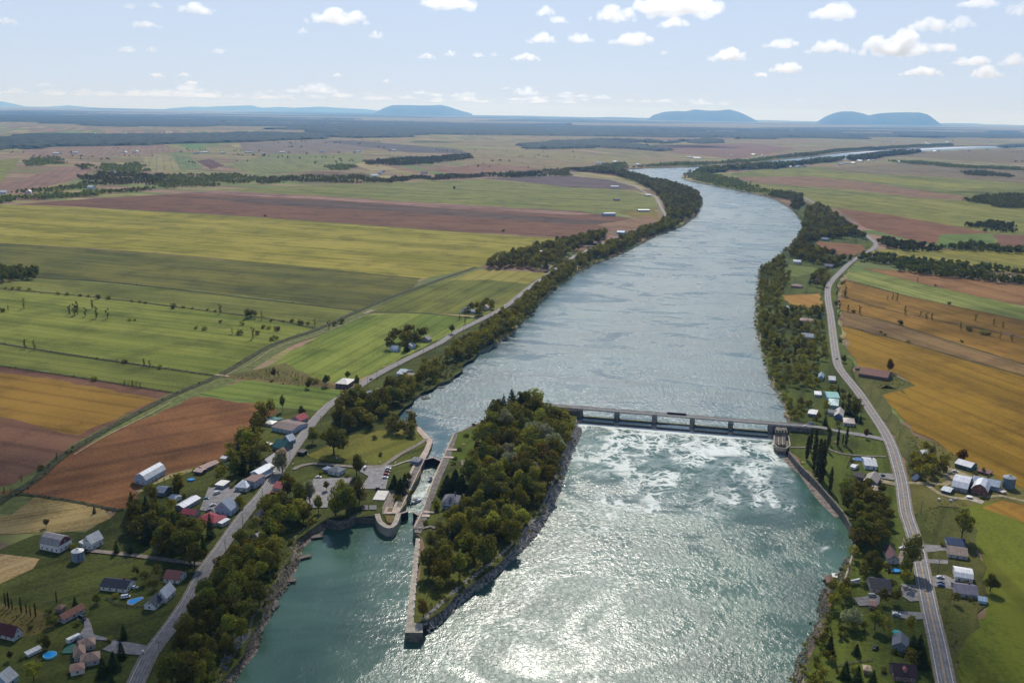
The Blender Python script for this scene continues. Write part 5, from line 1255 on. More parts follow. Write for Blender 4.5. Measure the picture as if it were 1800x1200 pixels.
H("small flat-roofed white garage", "behind the village car park", "garage", (379,858), (393,860), (399,852), 3.0, .3, 'u', 'flat', (216,212,204), (150,156,166))
H("flat brown-roofed two-storey house", "between the grey metal roof and the white two-storey house", "house", (431,856), (448,859), (458,846), 5.6, .3, 'v', 'flat', (112,84,80), (176,176,192))
H("white two-storey house", "with a bright shallow roof close to the road", "house", (441,843), (456,846), (470,829), 5.8, 1.6, 'v', 'gable', (208,214,226), (188,202,222), extra=porch())
H("beige house with a white roof patch", "behind the roadside tree", "house", (459,822), (474,824), (483,812), 4.2, 3.2, 'v', 'gable', (190,186,182), (170,150,128), chim=1)
H("pink house", "mostly hidden by the grey-green roadside tree", "house", (481,806), (491,808), (497,800), 4.4, 2.6, 'v', 'gable', (176,116,108), (196,116,106))
H("teal-roofed house", "by the road bend in the village", "house", (479,790), (497,795), (507,785), 3.0, 4.4, 'u', 'gable', (46,104,100), (90,130,126))
H("white-roofed house with a blue dormer", "just past the teal roof", "house", (497,778), (509,782), (514,776), 3.6, 3.6, 'v', 'gable', (196,204,212), (140,166,190))
H("maroon shed with a white flat roof", "in the gardens left of the teal roof", "shed", (457,789), (468,791), (474,784), 2.6, .3, 'u', 'flat', (214,206,200), (92,44,48), wins=False)
H("long brown-roofed hall", "with pale blue walls beside the road", "hall", (478,757), (513,764), (528,748), 3.6, 1.8, 'u', 'gable', (108,90,86), (176,196,216))
H("house with a crimson roof", "next to the oval white-rimmed pool", "house", (512,743), (527,746), (536,738), 3.4, 3.4, 'v', 'gable', (162,62,74), (178,172,196), wings=[(-5.5, -2, 4.5, 5, 2.5, .3, 'flat', (190,110,116), (150,60,70), 0)])
pool(482, 737, 7.5, 3.0, "long oval pool with a white-green rim behind the brown-roofed hall", (196,214,204), mat("green_pool_water", (70,128,120), .1))
H("white canvas pavilion", "between the oval pool and the brown-roofed hall", "pavilion", (463,748), (478,750), (482,744), 2.4, 1.4, 'u', 'hip', (216,212,204), (190,188,184), wins=False)
H("rusty long shed", "with streaked white and brown roofing at the field edge", "shed", (347,827), (358,830), (377,816), 2.6, 1.2, 'v', 'gable', (164,136,126), (140,132,128))
H("patched low shed", "in front of the rusty long shed", "shed", (341,833), (354,835), (360,829), 2.4, .9, 'u', 'gable', (178,150,146), (84,78,78), wins=False)
H("white garden shed under the willow", "at the back of the village", "shed", (388,810), (397,811), (400,806), 2.4, .8, 'u', 'gable', (206,206,206), (170,170,172), wins=False)
H("white hut by the field corner", "at the back of the village trees", "hut", (408,794), (415,795), (417,791), 2.4, .9, 'u', 'gable', (196,202,210), (150,170,190), wins=False)
pool(336, 844, 2.6, 2.2, "small blue garden pool beside the dark trees behind the village", (90,150,190))
H("house half red and half white", "right of the road opposite the village shop row", "house", (480,863), (495,866), (505,856), 3.2, 2.4, 'u', 'gable', (166,84,84), (184,188,212), wings=[(4.8, 0, 4.5, 7.4, 3.2, 2.2, 'hip', (206,206,210), (184,188,212), 0)])
H("dark slate-roofed house", "among the trees right of the road", "house", (439,918), (453,921), (457,908), 3.4, 2.6, 'v', 'gable', (62,66,74), (110,116,128))
H("half-hidden house with a pale roof", "in the trees above the left shore", "house", (445,947), (454,950), (462,939), 2.8, 1.4, 'v', 'gable', (190,178,176), (150,140,140))
# --- park
H("visitor building with a grey hip roof", "between the two car parks by the lock", "building", (577,833), (595,837), (600,828), 3.0, 2.6, 'u', 'hip', (108,114,122), (206,214,224), keep=12)
H("small grey kiosk", "left of the visitor building", "kiosk", (567,829), (574,831), (576,825), 2.6, .9, 'u', 'hip', (120,134,156), (120,130,144), wins=False)
H("lock control cabin", "with a grey roof on the park-side lock wall", "cabin", (721,816), (735,818), (740,811), 3.0, 1.6, 'u', 'hip', (118,120,126), (130,146,164))
H("lock keeper's house", "with grey hip roof, dormer and porch on the island", "house", (777,894), (804,896), (809,883), 5.2, 3.8, 'u', 'hip', (104,104,112), (206,206,208), extra=lambda r, L, D, a, b, c: (porch((96,98,108))(r, L, D, a, b, c), dormers(1, (104,104,112), (206,206,208))(r, L, D, a, b, c)), keep=13, chim=1)
H("small hut on wheels", "on the gravel at the island end of the dam", "hut", (961,726), (968,727), (969,721), 2.4, .5, 'u', 'flat', (214,214,212), (70,74,84), wins=False)
H("dark bus shelter", "on the grass beside the road at the park", "shelter", (523,799), (533,801), (534,796), 2.6, .4, 'u', 'flat', (64,62,60), (40,38,38), wins=False, door=False)
# --- left bank above the lock
H("brick farmhouse with a white roof", "alone between the field and the road", "house", (590,681), (611,683), (617,673), 4.4, 2.8, 'u', 'hip', (206,200,192), (84,62,58), extra=porch((120,100,96)))
H("long grey-roofed house", "between the road and the river trees", "house", (627,701), (640,704), (655,689), 3.0, 2.4, 'v', 'gable', (140,152,166), (150,160,172))
H("house with a blue-grey roof", "at the river side of the road, above the brown roof", "house", (697,661), (709,663), (713,654), 3.2, 2.4, 'u', 'gable', (148,160,174), W_)
H("brown-roofed riverside house", "next to the blue-grey roof", "house", (707,670), (722,671), (727,661), 3.0, 2.0, 'u', 'gable', (128,108,100), (150,140,130))
H("white house behind a clump of trees", "left of the road above the lock", "house", (686,617), (698,619), (702,611), 3.6, 2.6, 'u', 'gable', (170,182,198), (190,204,224))
H("second white house in the same clump", "closer to the road", "house", (714,612), (724,614), (728,605), 3.6, 2.4, 'v', 'gable', (160,164,176), (196,200,212))
H("house with a grey-brown roof and dark spruce", "at the upper end of the clump", "house", (740,600), (753,602), (759,592), 3.4, 3.0, 'v', 'gable', (140,132,132), (160,156,156))
H("white gabled house", "at the left of a trio by the road", "house", (811,549), (822,551), (826,544), 4.0, 3.8, 'v', 'gable', (190,204,220), (206,214,226))
H("low house with a grey roof", "in the middle of a trio by the road", "house", (826,551), (839,552), (842,546), 3.0, 2.2, 'u', 'gable', (150,160,172), (180,184,196))
H("house with a faded pink roof", "at the right of a trio by the road", "house", (847,545), (857,546), (861,539), 4.0, 3.4, 'v', 'gable', (196,166,152), (200,190,180))
H("long pink-and-white roof", "in the trees where the road meets the river", "barn", (945,447), (967,448), (970,443), 4.0, 2.6, 'u', 'gable', (216,188,184), (120,60,56))
H("rust-coloured house", "in the trees below the long pink-and-white roof", "house", (934,469), (946,470), (950,463), 4.0, 3.0, 'u', 'gable', (150,96,82), (170,150,150))
H("white farmhouse with a dark roof", "right of the rust-coloured house", "house", (948,473), (962,474), (965,468), 4.0, 2.6, 'u', 'gable', (120,120,128), (206,208,214))
H("long dark red barn", "beside the upper road", "barn", (1024,430), (1049,431), (1053,424), 4.0, 3.0, 'u', 'gable', (82,50,54), (66,44,48))
H("light blue house", "by the upper road in dark trees", "house", (1084,411), (1097,412), (1101,405), 4.0, 3.0, 'u', 'gable', (120,170,200), (130,170,200))
H("long silver barn", "with a small tower at the end of the ploughed field", "barn", (1060,380), (1082,380), (1086,374), 5.0, 3.6, 'u', 'gambrel', (188,198,210), (150,160,174), wings=[(-16, 1, 6, 6, 8, 3, 'hip', (150,160,174), (176,182,192), 0)])
H("low white-roofed shed", "near the upper road bend", "shed", (1122,372), (1142,372), (1144,368), 4.0, 1.8, 'u', 'gable', (226,226,226), (110,126,140))
H("dark farmhouse in a tree ring", "on the green strip left of the upper road", "house", (1080,353), (1090,353), (1092,350), 4, 3, 'u', 'gable', (90,94,104), (130,130,136))
H("white house at the upper road bend", "among dark trees", "house", (1135,345), (1145,345), (1147,341), 4, 3, 'u', 'gable', (206,196,190), W_)
H("pale group house by the upper road", "at the end of the purple field", "house", (1074,330), (1088,330), (1090,326), 4, 3, 'u', 'gable', (150,160,176), (190,194,204))
H("white riverside chalet", "hidden in the trees of the left bank bend", "house", (1190,376), (1203,376), (1205,371), 4, 3, 'u', 'gable', (206,210,210), W_)
# --- right bank, above the dam
H("grey farmhouse", "in the upper trees of the right bank", "house", (1462,406), (1476,407), (1479,401), 4.4, 3.2, 'u', 'hip', (110,116,128), (206,206,210))
H("white annexe", "left of the grey farmhouse in the upper trees", "house", (1453,408), (1461,408), (1463,403), 3.4, 2.0, 'u', 'gable', (206,214,222), W_)
H("blue-grey house at the small brown field", "in the right bank trees", "house", (1443,423), (1455,424), (1458,417), 3.8, 3.2, 'u', 'gable', (120,132,150), (150,160,176))
H("bright white-roofed house", "in the meadow clearing of the right bank", "house", (1394,463), (1407,464), (1410,456), 4.0, 2.6, 'u', 'gable', (206,214,226), W_)
H("lilac-grey house", "near the road in the right bank trees", "house", (1449,471), (1463,472), (1466,463), 4.0, 3.0, 'u', 'gable', (130,122,136), (150,142,156))
H("low brown-roofed bungalow", "behind the golden garden field", "house", (1390,505), (1408,507), (1414,497), 3.0, 2.4, 'u', 'hip', (134,104,94), (160,140,130))
H("dark gabled house", "right of the low brown-roofed bungalow", "house", (1428,498), (1440,499), (1444,490), 3.6, 3.4, 'v', 'gable', (66,58,62), (90,80,82))
H("small white cabin", "in the river trees below the golden garden field", "cabin", (1378,544), (1386,545), (1389,538), 3.0, 2.2, 'v', 'gable', (206,212,220), W_)
H("wide house with a salmon-brown roof", "on the right bank near the road", "house", (1406,567), (1430,569), (1434,558), 3.2, 2.4, 'u', 'hip', (156,124,112), (206,200,196))
H("large pale lilac-roofed house", "on the right bank below the salmon-brown roof", "house", (1408,596), (1429,598), (1432,584), 3.8, 3.2, 'u', 'gable', (172,174,188), (206,206,210))
H("blue-walled cabin", "among the trees above the turquoise roofs", "cabin", (1438,668), (1447,669), (1449,662), 3.0, 2.2, 'v', 'gable', (130,150,166), (140,170,190))
H("grey garden house", "beside the road above the turquoise roofs", "shed", (1457,672), (1468,673), (1470,666), 2.8, 2.0, 'u', 'gable', (160,166,172), (150,154,160))
H("turquoise-roofed house", "on the right bank above the dam", "house", (1454,704), (1475,705), (1476,695), 3.4, 2.6, 'u', 'gable', (128,190,180), (180,200,200))
H("house with a pale mint roof", "right below the turquoise one", "house", (1456,717), (1473,719), (1475,708), 3.4, 2.8, 'u', 'hip', (186,208,204), (190,200,206))
H("blue gabled house with a cream roof", "below the pale mint roof", "house", (1466,736), (1481,738), (1483,727), 3.2, 3.0, 'v', 'gable', (186,180,172), (70,110,150), wings=[(2, 6, 7, 6, 3, 2, 'gable', (176,172,166), (190,186,184), 90)])
H("tiny white shed in the orchard", "left of the turquoise roof", "shed", (1432,697), (1443,698), (1444,692), 2.4, 1.2, 'u', 'gable', (216,220,222), (170,184,196), wins=False)
H("grey hut with a white awning", "near the river above the dam", "hut", (1420,731), (1434,733), (1437,726), 2.6, .3, 'u', 'flat', (206,206,202), (120,128,138), wins=False)
H("beige-roofed bungalow", "beside the dam approach road", "house", (1483,748), (1502,750), (1510,742), 3.0, 2.2, 'u', 'hip', (176,160,150), (170,170,172))
# --- right of the road
H("long old red-roofed barn", "with grey board walls in the golden field", "barn", (1509,662), (1559,670), (1566,661), 3.8, 4.2, 'u', 'gable', (112,66,54), (102,92,84), wins=False, door=False)
H("little hut at the barn corner", "by the old red-roofed barn", "hut", (1503,650), (1510,651), (1512,647), 2.4, 1.4, 'u', 'gable', (140,104,92), (120,110,100), wins=False)
H("white house with a silvery roof", "beside the oval pool below the poplars", "house", (1520,824), (1541,826), (1543,812), 3.2, 1.8, 'u', 'gable', (176,180,186), (214,220,228), chim=1)
pool(1509, 808.5, 4.6, 2.8, "oval blue pool with a white rim behind the silvery-roofed house", (206,214,220), mat("deep_pool_water", (48,110,170), .1))
H("small white garden cabin", "on the lawn left of the silvery-roofed house", "shed", (1495,824), (1502,826), (1504,821), 2.2, 1.0, 'u', 'gable', (206,208,212), W_, wins=False)
H("blue-grey gabled house", "with a beige roof below the silvery roof", "house", (1517,851), (1540,856), (1544,843), 3.2, 3.0, 'v', 'gable', (148,138,130), (96,124,148), wings=[(2, 9.5, 7, 8, 3, 2, 'gable', (84,72,70), (100,90,88), 90)])
H("small beige pyramid-roofed pavilion", "in the garden under the blue-grey gabled house", "pavilion", (1533,866), (1547,868), (1550,861), 2.4, 2.0, 'u', 'hip', (178,158,136), (160,140,120), wins=False)
H("long white farm shed with teal walls", "at the back of the farmyard", "barn", (1678,821), (1705,829), (1711,821), 3.6, 2.2, 'u', 'gable', (206,206,212), (56,100,104), wings=[(15, -1, 9, 7, 2.2, .4, 'flat', (110,70,66), (90,60,60), 0)], keep=14)
H("main farm barn", "with joined silver gambrel roofs and a red gable", "barn", (1672,862), (1699,868), (1706,850), 4.0, 4.2, 'u', 'gambrel', (198,200,208), (150,152,158), wings=[(13, -1.5, 15, 11, 4.2, 4.8, 'gambrel', (206,208,216), (128,84,78), 90), (15, 12, 18, 11, 4.0, 3.0, 'gable', (170,182,196), (130,146,160), 0)], gable_col=(120,70,66), keep=22)
H("small lean-to shed", "in front of the main farm barn", "shed", (1654,866), (1669,870), (1675,863), 2.4, 1.0, 'u', 'gable', (190,196,202), (90,92,96), wins=False)
silo(1772, 857, 4.4, 8.5, "tall grey corrugated silo at the right end of the farm", "the grey farm silo", (110,124,134), (150,160,166))
H("long pinkish feed trough shed", "between the farm barn and the silo", "shed", (1739,858), (1761,869), (1763,866), 1.8, .3, 'u', 'flat', (206,190,184), (170,156,150), wins=False, door=False)
H("small white-and-blue roadside hut", "at the mouth of the farm track", "hut", (1602,844), (1609,846), (1611,841), 2.6, 1.8, 'v', 'gable', (170,180,206), (196,200,210), wins=False)
H("house roof peeping from the big bushes", "right of the road above the farm track", "house", (1622,803), (1635,804), (1637,798), 2.8, 2.2, 'u', 'hip', (160,166,162), (150,156,150))
# --- lower right
H("navy-blue-roofed house", "at the edge of the field right of the road", "house", (1665,963), (1696,967), (1699,955), 2.9, 2.2, 'u', 'gable', (38,58,92), (190,204,222))
H("long house with a sandy-brown roof", "next to the navy-blue roof", "house", (1666,980), (1700,985), (1703,971), 2.9, 2.6, 'u', 'gable', (150,130,116), (176,176,180))
H("white box-shaped house", "with a white curved roof beside the parked cars", "house", (1678,1021), (1709,1026), (1711,1010), 3.4, 2.4, 'u', 'gambrel', (222,222,222), W_)
H("house with a purple-grey roof", "below the white box-shaped house", "house", (1679,1049), (1718,1054), (1725,1037), 2.9, 2.6, 'u', 'gable', (104,102,116), (160,160,166), chim=1)
H("small pale-blue shed", "at the field corner under the purple-grey roof", "shed", (1720,1061), (1734,1063), (1735,1056), 2.4, 1.2, 'u', 'gable', (170,190,206), (150,176,196), wins=False)
H("maroon-roofed white house", "left of the road behind the tall roadside tree", "house", (1560,990), (1579,992), (1582,973), 3.2, 2.8, 'v', 'gable', (88,58,60), (196,196,204))
pool(1571, 1004, 4.2, 2.6, "blue above-ground pool under the maroon-roofed house", (60,100,140))
H("navy-roofed house with a pink end wall", "between the river lawn and the road", "house", (1530,1041), (1566,1045), (1569,1026), 3.2, 2.6, 'u', 'gable', (36,38,48), (196,176,172))
H("small pinkish garden shed", "on the grey deck near the river", "shed", (1528,1069), (1540,1071), (1542,1063), 2.4, 1.2, 'u', 'gable', (160,124,112), (170,140,130), wins=False)
H("small grey-roofed house", "with a black car at its side near the bottom", "house", (1568,1142), (1595,1148), (1597,1130), 3.0, 2.6, 'v', 'gable', (96,102,112), (130,140,152))
H("dark maroon-roofed house", "with a dormer cut by the bottom edge", "house", (1571,1196), (1610,1200), (1611,1180), 3.2, 3.6, 'u', 'gable', (54,34,42), (120,96,94), extra=dormers(1, (120,70,70), (150,100,96)))
H("open wooden summerhouse", "on the bottom lawn left of the maroon roof", "summerhouse", (1518,1184), (1530,1186), (1531,1178), 2.4, 1.2, 'u', 'hip', (168,146,120), (150,128,104), wins=False)
caravan((1493,1027), (1496,1029), (1508,1023), "white caravan on the lawn above the boat shelter")
TENT = mat("teal_canvas", (60, 160, 160), 0.8, 0.08, 1)
for px, py, r, lab in ((1576, 1117, 2.6, "turquoise parasol beside the small grey-roofed house"), (396, 821, 2.4, "turquoise parasol in the garden behind the village")):
    q = P(px, py); root = empty("parasol", (q.x, q.y, 0)); mb = MB(); mb.lathe([(r, 2.3), (r * .5, 2.8), (.05, 3.1)], 8); mb.build("canopy", TENT, root); mb = MB(); mb.tube((0, 0, 0), (0, 0, 3.1), .05, .05, 6); mb.build("pole", STEEL_DARK, root); tag(root, lab, "parasol")

# --- tiny farm buildings far across the plain
FARM = []
for s in range(4):
    mb = MB(); L_, D_, h_, r_ = ((26, 12, 5, 4), (14, 10, 5, 3.5), (40, 16, 5, 3), (18, 14, 7, 4))[s]
    mb.prism([(-D_/2, 0), (D_/2, 0), (D_/2, h_), (0, h_ + r_ - .1), (-D_/2, h_)], -L_/2, L_/2, 0); mb.prism([(-D_/2 - .5, h_ - .3), (0, h_ + r_), (D_/2 + .5, h_ - .3), (D_/2 + .5, h_ + .1), (0, h_ + r_ + .4), (-D_/2 - .5, h_ + .1)][::-1], -L_/2 - .5, L_/2 + .5, 1)
    FARM.append(mb)
FM = {}
def far_farm(px, py, k, rc, zone):
    key = (k, rc)
    if key not in FM: FM[key] = FARM[k].mesh("farm_building", [wall_mat((196, 196, 196)), roof_mat(rc)])
    q = P(px, py); o = link("farm_building", FM[key]); o.location = q; o.rotation_euler = (0, 0, random.choice((ANG_FAR, ANG_FAR + PI / 2, ANG_L)) + random.uniform(-.1, .1)); o.scale = (1.15,) * 3
    tag(o, "tiny farm building " + zone, "farm building", "farm buildings " + zone)
WR, GRR, RR = (222, 222, 220), (150, 156, 164), (140, 90, 80)
for z, pts in {"on the strip farms at the far left": [(2,341),(51,340),(161,333),(100,271),(132,270),(220,269),(240,268),(237,269),(318,268),(345,271),(360,269),(392,270),(437,269)],
               "behind the long dark wood at the far left": [(167,236),(222,236),(278,234),(343,234),(475,232),(487,232),(440,232),(416,224),(290,212),(386,203),(352,199)],
               "along the road across the plain left of the middle": [(496,269),(508,269),(565,268),(595,269),(623,269),(630,268),(685,266),(693,266),(613,221)],
               "by the creek wood left of the middle": [(668,306),(658,311),(746,306),(674,303)],
               "far behind the woods in the middle": [(715,220),(770,208),(838,205),(842,236),(852,237),(835,235),(935,237),(1008,237),(1018,237),(1030,238),(1118,240),(1104,232),(1112,233),(1181,230),(880,222)],
               "by the river bend near the peninsula": [(1055,288),(1082,286),(1122,291),(1212,278),(1225,279),(1285,275),(1325,273),(1340,275),(1212,301)],
               "on the peninsula beyond the bend": [(1271,298),(1283,298),(1295,298),(1303,298),(1312,298),(1253,303),(1308,322),(1390,295),(1402,295),(1414,294)],
               "along the second river reach at the far right": [(1478,290),(1488,288),(1500,288),(1512,284),(1527,284),(1535,283),(1580,286),(1622,269),(1643,267),(1650,266),(1703,266),(1735,263),(1590,240),(1580,238),(1632,254),(1665,251),(1628,252),(1572,251),(1702,236),(1790,228),(1545,226)]}.items():
    for i, (px, py) in enumerate(pts): far_farm(px, py, random.choice((0, 1, 0, 2, 3)), random.choice((WR, WR, WR, GRR, RR)), z)

# ================================================================== CARS, POLES, LAMPS, FURNITURE
LR = lambda a, b: math.degrees(ang_of(a, b))
rl, rr_ = LR((300, 1100), (361, 1000)), LR((1647, 1125), (1625, 1025))
CW, CB, CR, CGY, CBL, CN = (216, 218, 220), (26, 28, 32), (140, 28, 34), (120, 124, 130), (60, 84, 130), (40, 44, 60)
for a in ((652, 667, LR((630,682),(675,652)), CB, "black car driving on the left road by the brick farmhouse", 'car', .78), (889, 537, LR((850,560),(925,510)), CW, "white car far along the left road", 'car', .78), (1471, 631, LR((1475,647),(1469,625)), CB, "dark car on the bend of the right road", 'car', .82),
          (1426, 746, LR((1425,751),(1480,757)), CBL, "blue-white truck at the right end of the dam bridge", 'van', 4.6), (1416, 750, LR((1400,749),(1428,751)), CW, "white car at the right end of the dam bridge", 'car', 5.0), (1529, 762, LR((1500,760),(1540,768)), CB, "dark pickup truck parked beside the dam approach road", 'pickup', .3),
          (560, 839, 5, CW, "white car alone in the left car park", 'car', .7), (677, 840, 0, CW, "white car, nearest in the row of parked cars by the conifers", 'car', .7), (679, 834, 0, CR, "red car between the white cars by the conifers", 'car', .7), (681, 829, 0, (110, 20, 28), "dark red car, second from the back by the conifers", 'car', .7), (682.5, 824, 0, CW, "white car, farthest in the row by the conifers", 'car', .7),
          (665, 859, 0, CB, "dark blue car at the foot of the right car park", 'car', .7), (642, 823, 80, CW, "white van driving past the park tree", 'van', .75), (382, 867, 40, CW, "white van in the village car park", 'van', .7), (374, 888, 40, CW, "white car beside the pale-blue gabled house", 'car', .7), (368, 897, 40, CGY, "grey car at the lower end of the village car park", 'car', .7),
          (444, 854, rl, CW, "white car in front of the grey metal roof", 'car', .3), (293, 904, 10, CGY, "grey trailer-like car on the grass left of the smaller red roof", 'car', .3), (331, 918, 10, CGY, "pale car on the grass before the larger red roof", 'car', .3), (480, 867, 25, CR, "red car beside the half red and half white house", 'car', .3), (363, 877, 0, (70, 120, 120), "teal car on the verge of the village car park", 'car', .3),
          (145, 1087, -30, CB, "black van with a pale roof by the terracotta shed", 'van', .7), (139, 1126, 20, CN, "navy car tucked behind the caravan", 'car', .7), (236, 1033, -5, CW, "white car at the end of the navy-roofed bungalow", 'car', .3), (221, 1050, 20, CW, "white utility car left of the kite-shaped pool", 'van', .3),
          (1551, 836, 10, CB, "black car in the drive of the silvery-roofed house", 'car', .7), (1653, 1015, -8, CW, "white car, top one of three by the white box-shaped house", 'car', .7), (1653, 1024, -8, CGY, "silver car, middle one of three by the white box-shaped house", 'car', .7), (1654, 1029, -8, CBL, "blue car, lowest of three by the white box-shaped house", 'car', .7),
          (1586, 964, 10, CW, "white car behind the tall roadside tree", 'car', .7), (1576, 1080, -12, CW, "white car in the shaded drive at the lower right", 'car', .7), (1539, 1139, 40, CB, "black car beside the small grey-roofed house", 'car', .3), (1533, 1048, 0, (160, 160, 150), "pale pontoon-like van on the terrace by the navy roof", 'van', .3),
          (1679, 829, -30, CW, "white car on the farmyard track", 'car', .7), (964, 728.5, 10, CW, "white car beside the small hut on the island", 'car', .7)):
    car(a[0], a[1], a[2], a[3], a[4], a[5], None, a[6])
proto = make_pole(); first = True
def pole(px, py, rz, label, group):
    global first
    o = proto if first else copy_tree(proto); first = False
    q = P(px, py); o.location = (q.x, q.y, 0.3); o.rotation_euler = (0, 0, R(rz)); tag(o, label, "utility pole", group)
for i, (px, py) in enumerate([(281,1160),(350,1040),(397,976),(427,927),(462,882),(510,809),(564,750),(590,722),(646,681),(663,669),(700,649),(745,625),(765,615),(815,590),(862,562),(905,537),(940,510)]):
    pole(px, py, rl + 90, "%s utility pole from the bottom along the left road" % ("first second third fourth fifth sixth seventh eighth ninth tenth eleventh twelfth thirteenth fourteenth fifteenth sixteenth seventeenth".split()[i]), "utility poles along the left road")
for i, (px, py) in enumerate([(1677,1142),(1648,1010),(1618,905),(1596,812),(1580,773),(1530,700),(1497,655),(1484,610),(1478,570)]):
    pole(px, py, rr_ + 90, "%s utility pole from the bottom along the right road" % ("first second third fourth fifth sixth seventh eighth ninth".split()[i]), "utility poles along the right road")
LG = MB(); LG.lathe([(.34, 1.1), (.5, 1.35), (.5, 1.7), (.3, 1.95), (.05, 2.0)], 10); LGM = LG.mesh("lamp_globe", WHITE); LP = MB(); LP.tube((0, 0, 0), (0, 0, 1.1), .09, .09, 8); LPM = LP.mesh("post", STEEL_DARK)
for px, py, w_ in ((541,801,"near the bus shelter"), (592,808,"under the biggest park tree"), (515,818,"at the mouth of the park road"), (643,814,"right of the slender park tree"), (668,815,"at the right end of the park lawn"), (695,816,"before the lock garden conifers"), (673,853,"at the lower corner of the right car park"), (632,815,"on the verge of the park road"), (782,796,"on the island by the upper gate"), (738,931,"on the wing wall below the lock")):
    q = P(px, py); root = empty("lawn_lamp", (q.x, q.y, 0.1)); link("post", LPM, root); link("lamp_globe", LGM, root); tag(root, "low white globe lamp " + w_, "lamp", "white lamps around the park")
PT = MB(); PT.box(-1, 1, -.4, .4, .7, .78); PB = MB(); PB.box(-1, 1, -.95, -.65, .42, .48); PB.box(-1, 1, .65, .95, .42, .48)
PL = MB()
for s in (-.7, .7):
    PL.box(s - .05, s + .05, -.8, .8, .36, .44); PL.box(s - .05, s + .05, -.35, -.25, 0, .7); PL.box(s - .05, s + .05, .25, .35, 0, .7)
orangewood = mat("orange_wood", (190, 150, 116), .8, .15, 1); PTM, PBM, PLM = PT.mesh("table_top", orangewood), PB.mesh("bench", orangewood), PL.mesh("frame", WOOD)
for px, py, a, w_ in ((1411, 814, 20, "upper of two beside the sea wall"), (1436, 842, 30, "lower of two beside the sea wall"), (1450, 778, 10, "left of two under the short poplars"), (1468, 778, 5, "right of two under the short poplars"), (815, 782, 5, "on the island lawn"), (1507, 818, 10, "on the pool terrace of the silvery-roofed house")):
    q = P(px, py); root = empty("picnic_table", (q.x, q.y, .16), R(a), (1.25,) * 3); link("table_top", PTM, root); link("bench", PBM, root); link("frame", PLM, root); tag(root, "picnic table, " + w_, "picnic table", "picnic tables on the lawns")
def fence(px, label, h=1.2, m=WOOD, stepm=2.6):
    w = [Vector(xy(q)) for q in PP(px)]; root = empty("fence", (w[0].x, w[0].y, 0)); rails = MB(); pos = []
    for a, b in zip(w[:-1], w[1:]):
        a, b = a - w[0], b - w[0]; t = (b - a).normalized(); m_ = Vector((-t.y, t.x)) * .05
        for z in (.35, .7, 1.05): rails.extrude([a + m_, b + m_, b - m_, a - m_], z * h / 1.2, z * h / 1.2 + .14)
        n = max(1, int((b - a).length / stepm)); pos += [a.lerp(b, k / n) for k in range(n + 1)]
    rails.build("rail", m, root)
    pm = MB(); pm.box(-.08, .08, -.08, .08, -.2, h + .1); pmm = pm.mesh("post", m)
    for p_ in pos: o = link("post", pmm, root); o.location = (p_.x, p_.y, 0)
    tag(root, label, "fence")
fence([(1468, 1172), (1500, 1165), (1534, 1160)], "wooden fence across the bottom right lawn")
fence([(1489, 822), (1492, 812), (1496, 803), (1517, 803)], "fence around the pool garden of the silvery-roofed house", 1.4, STEEL_DARK, 3.0)
fence([(1486, 836), (1510, 838), (1532, 842)], "dark fence between the two houses below the poplars", 1.4, STEEL_DARK, 3.0)
fence([(186, 1052), (205, 1064), (232, 1068), (258, 1069)], "dark fence below the kite-shaped pool", 1.4, STEEL_DARK, 2.5)
q = P(252, 1152); root = empty("mail_box", (q.x, q.y, .5)); mb = MB(); mb.box(-.35, .35, -.3, .3, 1.1, 1.7); mb.build("box", WHITE, root); mb = MB(); mb.box(-.12, .12, -.12, .12, -.4, 1.1); mb.build("post", STEEL_DARK, root); root.scale = (1.6,) * 3; tag(root, "white mail box at the corner of the lower left driveway", "mail box")
q = P(1704, 876); root = empty("round_table", (q.x, q.y, .7)); mb = MB(); mb.lathe([(2.2, 1.0), (2.2, 1.15), (1.6, 1.35), (.1, 1.5)], 16); mb.build("cover", WHITE, root); mb = MB(); mb.lathe([(1.5, 0), (1.5, 1.0)], 16); mb.build("base", WOOD, root); tag(root, "round white-covered cattle feeder in front of the farm", "feeder")
for px, py, w_ in ((1650,880,"left"), (1670,882,"second"), (1678,879,"third")):
    q = P(px, py); mb = MB(); mb.prism([(1.0 * math.cos(k * .45), 1.0 + 1.0 * math.sin(k * .45)) for k in range(14)], -1, 1); o = mb.build("hay_bale", mat("bale_wrap", (206, 206, 200), .5, .1, 1)); o.location = (q.x, q.y, .15); o.rotation_euler = (0, 0, random.uniform(0, 3)); tag(o, "%s white wrapped bale in the row below the farm" % w_, "hay bale", "wrapped bales below the farm")
# ================================================================== TREES
def hm(py, hpx):
    """metres of a height of hpx pixels standing on the ground at row py"""
    dep = PITCH + math.atan((py - 600) / FPX); return hpx * (CAMH / math.sin(dep)) * math.cos(dep - PITCH) / (FPX * math.cos(dep))
TREES = []                                                     # (kind, x, y, height, tone, label, group, wide)
def one(kind, px, py, hpx, tone, label, wide=1.0):
    q = P(px, py); TREES.append([kind, q.x, q.y, hm(py, hpx), tone, label, None, wide]); KEEPOUT.append((q.x, q.y, min(4.5, hm(py, hpx) * .25)))

